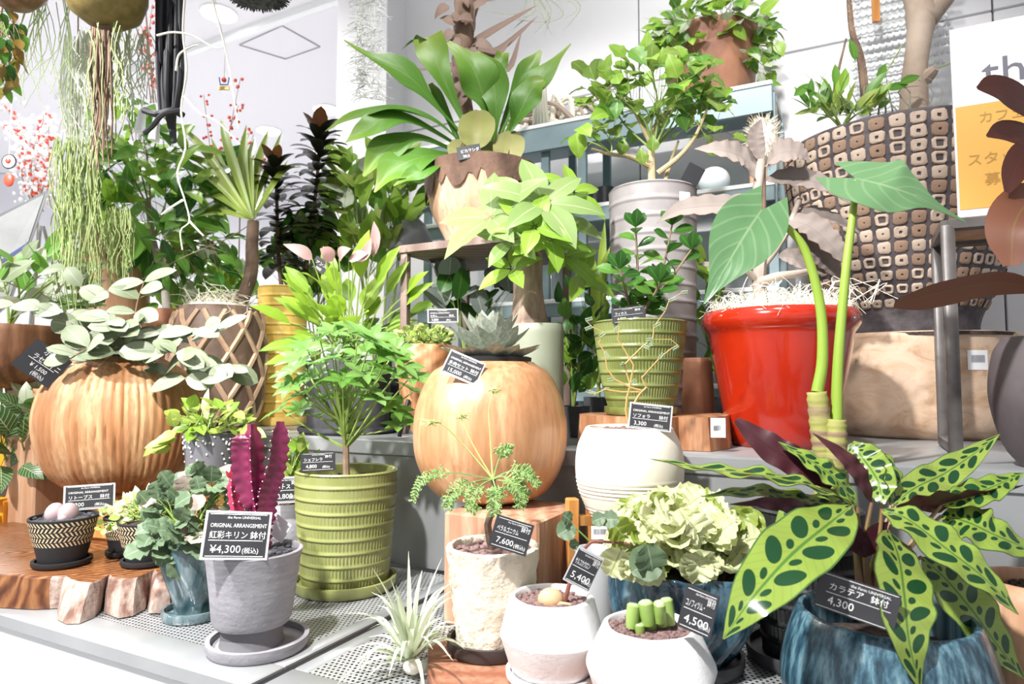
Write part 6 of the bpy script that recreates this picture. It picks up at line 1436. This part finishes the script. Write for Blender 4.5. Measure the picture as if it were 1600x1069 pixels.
# knitted white wall hanging
hb_l, hb_r = 1345, 1500
aa0, aa1 = a_of(hb_l, 1.08), a_of(hb_r, 1.08)
zt_ = P(1420, -60, T((aa0 + aa1) / 2, 1.08).y).z; zb_ = P(1420, 185, T((aa0 + aa1) / 2, 1.08).y).z
th = thing('knitted_hanging', 'chunky white knitted wall hanging behind the trees of the grid pot', 'wall hanging', T((aa0 + aa1) / 2, 1.08, zb_))
NC_, NR_ = 15, 18; cw = (aa1 - aa0) / NC_; chh = (zt_ - zb_) / NR_
b = MB(); b.tube(bez([(-0.5, 0, 0.30), (-0.25, -0.25, -0.25), (0.05, -0.3, 0.28), (0.45, 0, -0.30)], 9), 0.26, 7); km_ = b.mesh('knit_loop', m_white, 0)
for i in range(NC_):
    for j in range(NR_):
        p = T(aa0 + cw * (i + 0.5 + (0.25 if j % 2 else 0)), 1.075, zb_ + chh * (j + 0.5))
        if j < abs(i - NC_ / 2 + 2) - 3: continue
        put(km_, th, p, W, Z, cw * 1.15, 'knit_loop')
MB().box(T((aa0 + aa1) / 2, 1.10, (zt_ + zb_) / 2 + 0.15), (aa1 - aa0 - 0.06, 0.006, zt_ - zb_ - 0.3), YAW).build('backing', m_white, th)
tag(MB().box(P(1368, 5, 2.05), (0.02, 0.012, 0.12)).build('wood_peg', m_orange, None, P(1368, 5, 2.05)), 'short brown wooden peg hanging before the knitted panel', 'peg')

# ================================================================ foliage between riser and rack
def filler(name, label, px, d, potr, poth, z, center, rad, n, size, meshes, k=5, pm_=None, **kw):
    c = V((P(px, 500, d).x, d, 0)); th = thing(name, label, 'potted plant', (c.x, c.y, z))
    pot(th, c, [(potr * 0.85, z + 0.001), (potr, z + poth)], pm_ or m_dark, 0.006, None, 36, m_soil, 0.012)
    bush(th, meshes, P(*center), rad, n, size, V((c.x, c.y, z + poth - 0.01)), k, **kw); return th
ov = lambda l_, w_=0.28: leafmesh('ovate', l_, w_, 0.35, 0.12, 7)
filler('pothos_pot', 'leafy pothos in shade between the sage and moss green pots', 895, 1.80, 0.045, 0.08, RZ, (902, 530, 1.78), (0.055, 0.07, 0.17), 46, 0.062, [ov(l_bright), ov(l_mid), ov(l_deep)], 5, up=0.2)
filler('pothos_pot', 'leafy plant filling the gap left of the red pot', 1128, 1.90, 0.05, 0.10, RZ, (1108, 500, 1.82), (0.05, 0.06, 0.19), 36, 0.075, [ov(l_bright), ov(l_mid)], 5, up=0.1)
th = filler('strap_leaf_pot', 'upright pale green strap leaves left of the tall taupe pot', 935, 1.95, 0.045, 0.10, RZ, (935, 480, 1.95), (0.03, 0.04, 0.05), 8, 0.05, [ov(l_bright)], 3)
for (x1, y1, x2, y2) in ((940, 420, 945, 345), (938, 440, 953, 385), (930, 450, 928, 400)): hero(th, [P(936, 560, 1.95), P(x1, y1, 1.93), P(x2, y2, 1.92)], m(9, 1.93), [l_pand, l_pand], 'strap', (0, -1, 0.2), 12, 4, 0.25)
filler('tall_bush', 'tall light green bush behind the pink anthurium', 590, 2.42, 0.09, 0.16, RZ, (588, 325, 2.40), (0.19, 0.13, 0.21), 150, 0.11, [ov(l_bright), ov(l_bright), ov(l_lime), ov(l_hoya), ov(l_mid)], 8, up=0.2)
filler('low_bush', 'pale green bushy plant behind the wood wool of the carved pot', 320, 2.5, 0.09, 0.12, RZ, (315, 455, 2.45), (0.20, 0.12, 0.12), 110, 0.09, [ov(l_bright), ov(l_mid), ov(l_hoya)], 6)
filler('mid_bush', 'dark green bush between the yellow pot and the anthurium', 500, 2.45, 0.08, 0.12, RZ, (480, 410, 2.40), (0.14, 0.10, 0.13), 80, 0.10, [ov(l_mid), ov(l_deep), ov(l_bright)], 6)
# leafy green tree on the left
d = 2.30; c = V((P(262, 500, d).x, d, 0))
th = thing('leafy_tree', 'dense dark green leafy tree behind the ribbed ball pot', 'potted plant', (c.x, c.y, RZ))
zt = P(262, 485, d).z
pot(th, c, [(0.07, RZ + 0.001), (0.075, zt)], m_terra, 0.008, None, 40, m_soil, 0.015)
t = V((c.x, c.y, zt - 0.01))
MB().tube(bez([t, P(255, 430, d), P(240, 380, d), P(232, 320, d)], 12), [0.016, 0.010], 9).build('trunk', mat('grey_trunk', (0.36, 0.33, 0.29), 0.7, c2=(0.46, 0.43, 0.38), ns=14), th)
MB().tube(bez([P(252, 420, d), P(275, 370, d), P(300, 320, d)], 9), [0.011, 0.006], 8).build('trunk_fork', m_trunk, th)
tlm = [leafmesh('lance', l_mid, 0.2, 0.4, 0.18, 7), leafmesh('lance', l_deep, 0.17, 0.4, 0.18, 7), leafmesh('lance', l_bright, 0.17, 0.4, 0.18, 7)]
bush(th, tlm + [tlm[0], tlm[2]], P(240, 300, d), (0.24, 0.15, 0.21), 205, 0.135, P(240, 370, d), 10, 0.0, 0.9, 0.6, m_stemg, 0.0018, down=0.25)
bush(th, [tlm[2], tlm[0]], P(185, 205, d - 0.1), (0.14, 0.10, 0.12), 40, 0.09, P(235, 330, d), 4, 0.1, 0.8, 0.6, m_twig, 0.002)
bush(th, [tlm[0], tlm[1]], P(300, 385, d - 0.05), (0.15, 0.10, 0.13), 46, 0.09, P(250, 400, d), 4, 0.0, 0.8, 0.6, m_twig, 0.002, down=0.4)
# tan planter
d = 2.42; c = V((P(178, 450, d).x, d, 0))
th = thing('tan_planter', 'tall pale tan planter behind the hanging strands', 'planter', (c.x, c.y, RZ))
pot(th, c, smooth_prof([(0.10, RZ + 0.001), (0.125, RZ + 0.15), (0.12, RZ + 0.33), (0.11, P(178, 350, d).z)], 14), m_tan, 0.01, None, 48, m_soil, 0.015)

# ================================================================ far left
# brown bowl with grey-green hoya
d = 1.93; z0 = BOWLZ; c = V((P(12, 560, d).x, d, 0))
th = thing('brown_bowl_hoya', 'wide dark brown wooden bowl with grey-green leaves at the left edge', 'potted plant', (c.x, c.y, z0))
pr = smooth_prof([(m(40, d), z0), (m(66, d), z0 + 0.03), (m(84, d), z0 + 0.09), (m(84, d), P(10, 512, d).z)], 16)
pot(th, c, pr, m_bowl, 0.012, None, 56, m_soil, 0.015)
bush(th, [leafmesh('ovate', l_hoyab, 0.28, 0.3, 0.12, 7), leafmesh('ovate', l_hoya, 0.28, 0.3, 0.12, 7), leafmesh('ovate', l_mid, 0.28, 0.3, 0.12, 7)], P(55, 440, d), (0.16, 0.10, 0.10), 42, 0.095, V((c.x, c.y, pr[-1][1])), 6, 0.3)
# yellow shelf with striped plant
d = 1.92
yz = [P(30, 845, d).z, P(30, 780, d).z, P(30, 625, d).z]
yc = P(0, 760, d)
o = thing('yellow_shelf', 'yellow-orange wooden shelf at the left edge carrying the striped plant', 'shelf', (yc.x - 0.15, yc.y, 0.001))
for i, z in enumerate((0.03, yz[1] - 0.045, yz[1], )):
    MB().box((yc.x - 0.27, yc.y + 0.08, z), (0.62, 0.24, 0.018), -0.05, bev=0.002).build('shelf_board', m_yellowwood, o)
MB().box((yc.x - 0.27, yc.y + 0.205, yz[1] / 2 + 0.12), (0.62, 0.012, yz[1] + 0.24), -0.05).build('back_panel', m_yellowwood, o)
for x in (-0.57, 0.035): MB().box((yc.x - 0.0 + x, yc.y + 0.08, yz[1] / 2), (0.018, 0.23, yz[1]), -0.05, bev=0.002).build('side_panel', m_yellowwood, o)
c = V((P(22, 720, 1.94).x, 1.95, 0)); z = yz[1] + 0.0095
th = thing('striped_calathea', 'pinstriped calathea with dark green leaves on the yellow shelf', 'potted plant', (c.x, c.y, z))
pot(th, c, [(0.045, z + 0.001), (0.055, z + 0.045)], m_dark, 0.006, None, 36, m_soil, 0.01)
bush(th, [leafmesh('ovate', l_stripe, 0.28, 0.4, 0.12, 9, 6)], P(32, 690, 1.86), (0.11, 0.06, 0.085), 18, 0.11, V((c.x, c.y, z + 0.04)), 5, 0.1, 0.7, 0.9)
bush(th, [ov(l_mid), ov(l_hoya)], P(30, 635, 1.90), (0.11, 0.06, 0.05), 22, 0.075, V((c.x, c.y, z + 0.04)), 4, 0.3)
# easel poster
d = 1.80
pts4 = [P(-40, 560, d), P(16, 480, d + 0.05), P(75, 296, d - 0.02), P(36, 322, d - 0.12), ]
qa, qb, qc, qd = P(-70, 545, 2.14), P(16, 474, 2.22), P(76, 296, 2.34), P(-4, 336, 2.26)
th = thing('easel_poster', 'silver framed poster leaning at the far left edge', 'poster', qa)
nn = (qb - qa).cross(qd - qa).normalized(); 
if nn.y > 0: nn = -nn
def quadb(f0, f1, g0, g1, off, name, mt):
    L_ = lambda f, g: (qa.lerp(qb, f)).lerp(qd.lerp(qc, f), g)
    q4 = [L_(f0, g0), L_(f1, g0), L_(f1, g1), L_(f0, g1)]
    return MB().add([p + nn * off for p in q4] + [p - nn * 0.006 for p in q4], [(0, 1, 2, 3), (7, 6, 5, 4), (4, 5, 1, 0), (5, 6, 2, 1), (6, 7, 3, 2), (7, 4, 0, 3)]).build(name, mt, th, smooth=False)
quadb(0, 1, 0, 1, 0, 'frame', m_galv); quadb(0.05, 0.93, 0.03, 0.97, 0.002, 'paper', mat('grey_print', (0.72, 0.72, 0.76), 0.5, c2=(0.84, 0.84, 0.86), ns=14))
quadb(0.05, 0.93, 0.30, 0.48, 0.003, 'yellow_band', mat('poster_yellow', (0.80, 0.68, 0.22), 0.5)); quadb(0.05, 0.93, 0.50, 0.54, 0.003, 'blue_band', mat('poster_blue', (0.18, 0.24, 0.55), 0.5)); quadb(0.05, 0.93, 0.24, 0.28, 0.003, 'blue_band', bpy.data.materials['poster_blue'])
for (x_, xf, dd_) in ((65, 118, 2.45), (10, -20, 2.10), (60, 40, 2.20)):
    e_ = P(x_, 352, 2.36); f_ = P(xf, 560, dd_); f_ = e_ + (f_ - e_) * ((-0.738 - e_.z) / (f_.z - e_.z)); MB().tube([e_ + V((0, 0.01, 0)), f_], 0.006, 6).build('easel_leg', m_galv, th)

# hanging planters, top left
d = 1.50; c = P(165, 12, d)
th = thing('hanging_olive_bowl', 'olive brown hanging bowl with shaggy root column and trailing strands', 'hanging planter', c)
MB().lathe([(0.001, c.z - m(28, d)), (m(30, d), c.z - m(25, d)), (m(52, d), c.z - m(8, d)), (m(61, d), c.z + m(20, d)), (m(60, d), c.z + m(50, d)), (m(54, d), c.z + m(50, d)), (0.001, c.z + m(30, d))], (c.x, c.y, 0), 44, caps=False).build('bowl', mat('olive_bowl', (0.17, 0.125, 0.03), 0.7, c2=(0.26, 0.19, 0.06), ns=40, bump=0.3), th)
for s_ in (-1, 1): MB().tube([c + V((s_ * 0.085, 0, 0.06)), c + V((s_ * 0.03, 0, 0.6)), c + V((0, 0, 1.2))], 0.002, 5).build('cord', m_rope, th)
for i in range(16):
    x = R(146, 172); MB().tube(bez([P(x, 40, d), P(x + R(-6, 6), 110, d + R(-0.02, 0.02)), P(x + R(-10, 10), 170, d), P(x + R(-14, 12), R(210, 270), d)], 14), [0.004, 0.0015], 5).build('hanging_root', m_dtrunk if i % 2 else m_twig, th)
def strands(n_, x0, x1, y0, y1, d_, sp_, mt, r_=0.0013, nm_='trailing_strands'):
    b = MB()
    for i in range(n_):
        x = R(x0, x1); dz = R(-0.05, 0.05); ye = R(y0 + (y1 - y0) * 0.45, y1); pts = [P(x, y0 + R(-10, 10), d_ + dz)]
        for k in range(1, 5): pts.append(P(x + R(-sp_, sp_), y0 + (ye - y0) * k / 4, d_ + dz))
        b.tube(bez(pts, 12), r_, 4, caps=False)
    return b.build(nm_, mt, th, kind='stuff')
m_rhip = mat('rhipsalis_green', (0.25, 0.33, 0.09), 0.6, c2=(0.40, 0.47, 0.19), ns=10); m_rhip2 = mat('rhipsalis_grey', (0.50, 0.55, 0.40), 0.6, c2=(0.64, 0.68, 0.54), ns=10)
strands(80, 120, 235, 50, 190, d + 0.12, 14, m_rhip2)
strands(22, 138, 192, 40, 240, d, 10, m_rhip)
d = 1.85
th = thing('hanging_rhipsalis', 'long pale green hanging strands in front of the tan planter', 'hanging plant', P(120, 100, d))
strands(95, 86, 152, 220, 500, d, 13, m_rhip); strands(50, 100, 140, 60, 330, d + 0.02, 12, m_rhip2, nm_='upper_strands'); strands(60, 165, 205, 330, 450, d + 0.05, 8, m_rhip, nm_='side_strands')
MB().tube([P(120, 240, d), P(122, 60, d), P(122, -120, d)], 0.002, 5).build('cord', m_twig, th)
# thin wispy branches left
th = thing('wispy_hanging_plant', 'wispy thin-stemmed hanging plant in the top left corner', 'hanging plant', P(80, 20, 1.7))
b_ = m_stemg
for i in range(26):
    x = R(40, 120); MB().tube(bez([P(x, R(-20, 20), 1.7), P(x + R(-30, 20), 70, 1.7), P(x + R(-50, 30), R(100, 180), 1.7)], 8), [0.0012, 0.0006], 4).build('wisp', m_stemg, th)
# black rope bundle
d = 1.55
th = thing('black_rope_bundle', 'thick bundle of black ropes hanging knotted above the leafy tree', 'rope', P(262, 190, d))
for i in range(13):
    x = 247 + i * 2.9; MB().tube(bez([P(x, -60, d + 0.02 * math.sin(i * 2)), P(x + R(-2, 2), 60, d + 0.02 * math.sin(i * 2.4)), P(x + R(-2, 2), 120, d + 0.02 * math.sin(i)), P(262 + (x - 262) * 0.7, 175, d)], 12), 0.0058, 7).build('rope', m_rope, th)
MB().tube(bez([P(225, 172, d - 0.02), P(245, 178, d - 0.03), P(270, 172, d - 0.03), P(286, 180, d - 0.01)], 10), 0.008, 7).build('knot_rope', m_rope, th)
MB().tube(bez([P(282, 172, d - 0.03), P(255, 178, d - 0.04), P(240, 195, d - 0.03), P(226, 208, d - 0.02)], 10), 0.006, 7).build('rope_end', m_rope, th)
MB().tube(bez([P(266, 175, d - 0.01), P(268, 195, d), P(272, 222, d)], 8), [0.014, 0.006], 7).build('rope_end', m_rope, th)
for (x, y) in ((222, 192), (244, 205)): MB().tube([P(x, y - 18, d + 0.02), P(x - 4, y + 14, d + 0.02)], [0.008, 0.013], 8).build('white_bell', m_white, th)
# pale aerial root
th = thing('pale_hanging_root', 'thin pale twisting aerial root hanging beside the black ropes', 'hanging root', P(288, 60, 1.5))
for pts in ([(290, -20), (286, 50), (292, 110), (283, 170), (290, 230), (277, 270), (288, 310), (296, 345), (282, 360), (285, 390)], [(296, 345), (310, 360), (318, 368)], [(286, 312), (265, 325), (252, 335)], [(288, 150), (310, 175), (340, 190), (375, 225)], [(330, -10), (343, 40), (352, 76), (362, 130), (372, 200)], [(245, 55), (270, 50), (300, 55), (335, 74), (352, 72)], [(275, 110), (280, 85), (300, 72), (310, 70)]):
    MB().tube(bez([P(x, y, 1.5) for x, y in pts], 30), [0.0028, 0.0014], 6).build('root', m_moss, th)
# dark fern ball
c = P(402, -12, 1.45)
th = thing('dark_moss_ball', 'underside of a dark hanging moss ball at the top edge', 'hanging plant', c)
b = MB(); b.ball(c, 0.05, 16, 10, 0, (1.4, 1, 0.55))
for i in range(500):
    q = rnd().normalized(); p0 = c + V((q.x * 0.068, q.y * 0.05, q.z * 0.026)); b.tube([p0, p0 + q * R(0.004, 0.010)], [0.002, 0.0008], 3, caps=False)
b.build('moss', m_gravel, th, kind='stuff'); MB().tube([c, c + Z * 1.0], 0.002, 5).build('cord', m_rope, th)
# brown bowl and leaves at the very corner
c = P(22, -14, 1.45)
th = thing('hanging_brown_bowl', 'underside of a brown hanging bowl in the top left corner', 'hanging planter', c)
MB().lathe([(0.001, c.z - m(26, 1.45)), (m(26, 1.45), c.z - m(22, 1.45)), (m(46, 1.45), c.z), (m(48, 1.45), c.z + 0.05), (m(44, 1.45), c.z + 0.05), (0.001, c.z + 0.03)], (c.x, c.y, 0), 36, caps=False).build('bowl', m_bowl, th)
MB().tube([c + Z * 0.03, c + Z * 1.0], 0.002, 5).build('cord', m_rope, th)
th = thing('hanging_leaf_curtain', 'hanging green and bronze leaf curtain at the upper left edge', 'hanging plant', P(12, 40, 1.5))
hm = [leafmesh('ovate', l_mid, 0.24, 0.4, 0.15, 6), leafmesh('ovate', l_deep, 0.24, 0.4, 0.15, 6), leafmesh('ovate', leafm('leaf_ochre', (0.50, 0.28, 0.06), (0.4, 0.3, 0.08)), 0.24, 0.4, 0.15, 6)]
bush(th, hm, P(8, 70, 1.5), (0.035, 0.04, 0.10), 60, 0.04, P(10, -20, 1.5), 4, 0.0, 0.6, 0.9, m_twig, 0.0015, down=0.6)
# ornaments
c = P(14, 252, 1.7); th = thing('round_ornament', 'round red and white ornament with black ring at the left edge', 'ornament', c)
MB().tube([c + V((m(11, 1.7) * math.cos(a_ * PI / 12), 0, m(11, 1.7) * math.sin(a_ * PI / 12))) for a_ in range(25)], 0.0018, 6, caps=False).build('ring', m_black, th)
MB().ball(c, m(10.5, 1.7), 18, 10, 0, (1, 0.2, 1)).build('disc', m_white, th); MB().ball(c - V((0, 0.004, -0.001)), m(4.5, 1.7), 12, 8, 0, (1, 0.4, 1)).build('red_centre', m_berry, th)
MB().tube([c + Z * m(11, 1.7), c + Z * 0.9], 0.001, 4).build('thread', m_white, th)
MB().ball(c - V((m(8, 1.7), -0.02, m(26, 1.7))), m(11, 1.7), 12, 8, 0, (0.8, 0.3, 1)).build('red_pendant', m_berry, th)
c = P(350, 128, 1.62); th = thing('crown_ornament', 'tiny crown shaped ornament hanging on white threads', 'ornament', c)
MB().tube([c + V((m(x, 1.6), 0, m(z, 1.6))) for x, z in ((-8, 8), (-6, -4), (6, -4), (8, 8))], 0.002, 6).build('blue_frame', mat('ornament_blue', (0.15, 0.2, 0.5), 0.4), th)
MB().ball(c + Z * m(4, 1.6), m(4, 1.6), 10, 8).build('red_bead', m_berry, th); MB().box(c - Z * m(10, 1.6), (m(18, 1.6), 0.004, m(6, 1.6)), bev=0.001).build('gold_base', m_yel, th)
MB().tube([c + Z * m(4, 1.6), P(352, 74, 1.62), P(330, -30, 1.62)], 0.0009, 4).build('thread', m_white, th)
# berry branches
def berries(name, label, x0, y0, x1, y1, d_, n_, white=True):
    th = thing(name, label, 'branch', P(x1, y1, d_), 'red berry branches')
    e_ = P(x0, y0, d_); MB().tube([e_, V((e_.x, e_.y, -0.738))] if x0 != 240 else [P(x1, y1, d_), P(x0, y0, d_), e_] if False else ([e_, V((e_.x, e_.y, -0.738))] if x0 != 240 else [e_, P(x1, y1, d_), V((P(x1, y1, d_).x, d_, CEIL - 0.002))]), 0.003, 5).build('main_stem', m_twig, th)
    for i in range(n_):
        pts = [P(x0 + R(-8, 8), y0, d_), P((x0 + x1) / 2 + R(-25, 25), (y0 + y1) / 2, d_ + R(-0.1, 0.1)), P(x1 + R(-45, 45), y1 + R(-30, 30), d_)]
        spn = bez(pts, 12); MB().tube(spn, [0.0022, 0.001], 5).build('twig', m_twig, th)
        bb = MB(); wb = MB()
        for p in spn[2:]:
            for _ in range(2): bb.ball(p + rnd(0.018), R(0.005, 0.008), 6, 4)
            if white:
                for _ in range(4): wb.ball(p + rnd(0.05), R(0.006, 0.012), 6, 4, 0, (1, 0.6, 1))
        bb.build('berries', m_berry, th, kind='stuff')
        if white: wb.build('white_blossoms', m_white, th, kind='stuff')
berries('berry_branch', 'white blossom and red berry branches behind the left edge hangings', 60, 330, 45, 190, 2.9, 12)
berries('berry_branch', 'red berry twigs rising beside the strap-leaf plant on the left', 335, 300, 345, 150, 2.7, 3, False)
berries('berry_branch', 'red berry twigs hanging left of the black ropes', 240, 160, 228, 20, 2.5, 3, False)
berries('berry_branch', 'red berry twigs behind the near-black cordyline', 375, 330, 385, 230, 2.8, 4, False)
# Spanish moss
d = 2.1
th = thing('spanish_moss', 'silvery white curly moss hanging before the pillar', 'hanging plant', P(575, 140, d))
for j in range(14):
    b = MB(); x = 575 + R(-14, 14)
    for i in range(16):
        y = R(-20, 150); p = P(x + R(-9, 9), y, d + R(-0.03, 0.03))
        b.tube(bez([p, p + V((R(-0.03, 0.03), R(-0.01, 0.01), -0.012)), p + V((R(-0.05, 0.05), 0, -0.03 + R(-0.01, 0.02)))], 6), [0.0016, 0.0008], 4, caps=False)
    b.tube(bez([P(x, -60, d), P(x + R(-8, 8), 30, d), P(x + R(-10, 10), 90, d), P(x + R(-10, 10), R(120, 155), d)], 10), 0.0012, 4, caps=False)
    b.build('moss_strand', m_silver, th)
# dried root column with air plant
d = 2.2
th = thing('dried_root_hanging', 'brown dried root column with curled dead leaves hanging behind the staghorn', 'hanging plant', P(735, 60, d))
MB().tube(bez([P(735, -60, d), P(728, 20, d), P(722, 70, d), P(720, 130, d), P(735, 190, d)], 16), [m(14, d), m(22, d), m(18, d), m(21, d), m(17, d), m(19, d), m(16, d), m(18, d), m(14, d), m(15, d), m(13, d), m(14, d), m(12, d), m(12, d), m(10, d), m(6, d)], 9).build('root_column', m_dtrunk, th, sharp=0)
for i in range(20):
    p = P(R(700, 745), R(-10, 150), d - 0.05); put(leafmesh('ovate', l_dry, 0.3, 0.8, 0.4, 7), th, p, V((R(-1, 1), -0.3, R(-0.8, 0.8))), V((0, -1, 0.3)), R(0.04, 0.07), 'curled_leaf')
for (x1, y1, x2, y2, hw_) in ((770, 48, 838, 8, 8), (775, 80, 840, 25, 8), (790, 110, 815, 50, 7), (770, 90, 800, 60, 8), (740, 10, 790, -5, 7), (680, 105, 632, 112, 4)):
    hero(th, [P(735, 70 if x1 > 700 else 95, d), P(x1, y1, d - 0.02), P(x2, y2, d - 0.04)], m(hw_, d), [l_dry, l_dry], 'strap', (0, -1, 0.3), 12, 4, 0.3)
th = thing('wiry_air_plant', 'wiry grey air plant hanging at the top edge right of the dried roots', 'air plant', P(820, -30, d))
for (x1, y1, x2, y2) in ((855, 20, 830, 60), (858, 30, 800, 30), (850, 30, 865, 60), (900, 10, 870, 35), (835, 20, 775, 30), (815, 20, 740, 15), (880, 20, 840, 40), (860, 10, 850, 60), (905, 5, 875, 55), (830, 15, 790, 55)):
    hero(th, [P(822, -30, d), P(x1, y1, d), P(x2, y2, d - 0.02)], 0.005, [l_tillg, l_tillg], 'needle', (0, -1, 0.2), 12, 2, 0.25, back=False)
# ceiling downlights
for i, (x, y, lab) in enumerate(((510, 172, 'round glowing ceiling downlight next to the pillar'), (420, 205, 'round glowing ceiling downlight above the near-black cordyline'), (342, 22, 'round glowing ceiling downlight near the top left'))):
    c = G(x, y, CEIL - 0.012); th = thing('ceiling_downlight', lab, 'downlight', c, 'ceiling downlights')
    MB().lathe([(0.10, c.z), (0.105, c.z + 0.011), (0.08, c.z + 0.011)], (c.x, c.y, 0), 28, caps=False).build('trim_ring', m_white, th)
    MB().lathe([(0.09, c.z + 0.003), (0.001, c.z + 0.002)], (c.x, c.y, 0), 28).build('lamp_disc', m_glow, th)
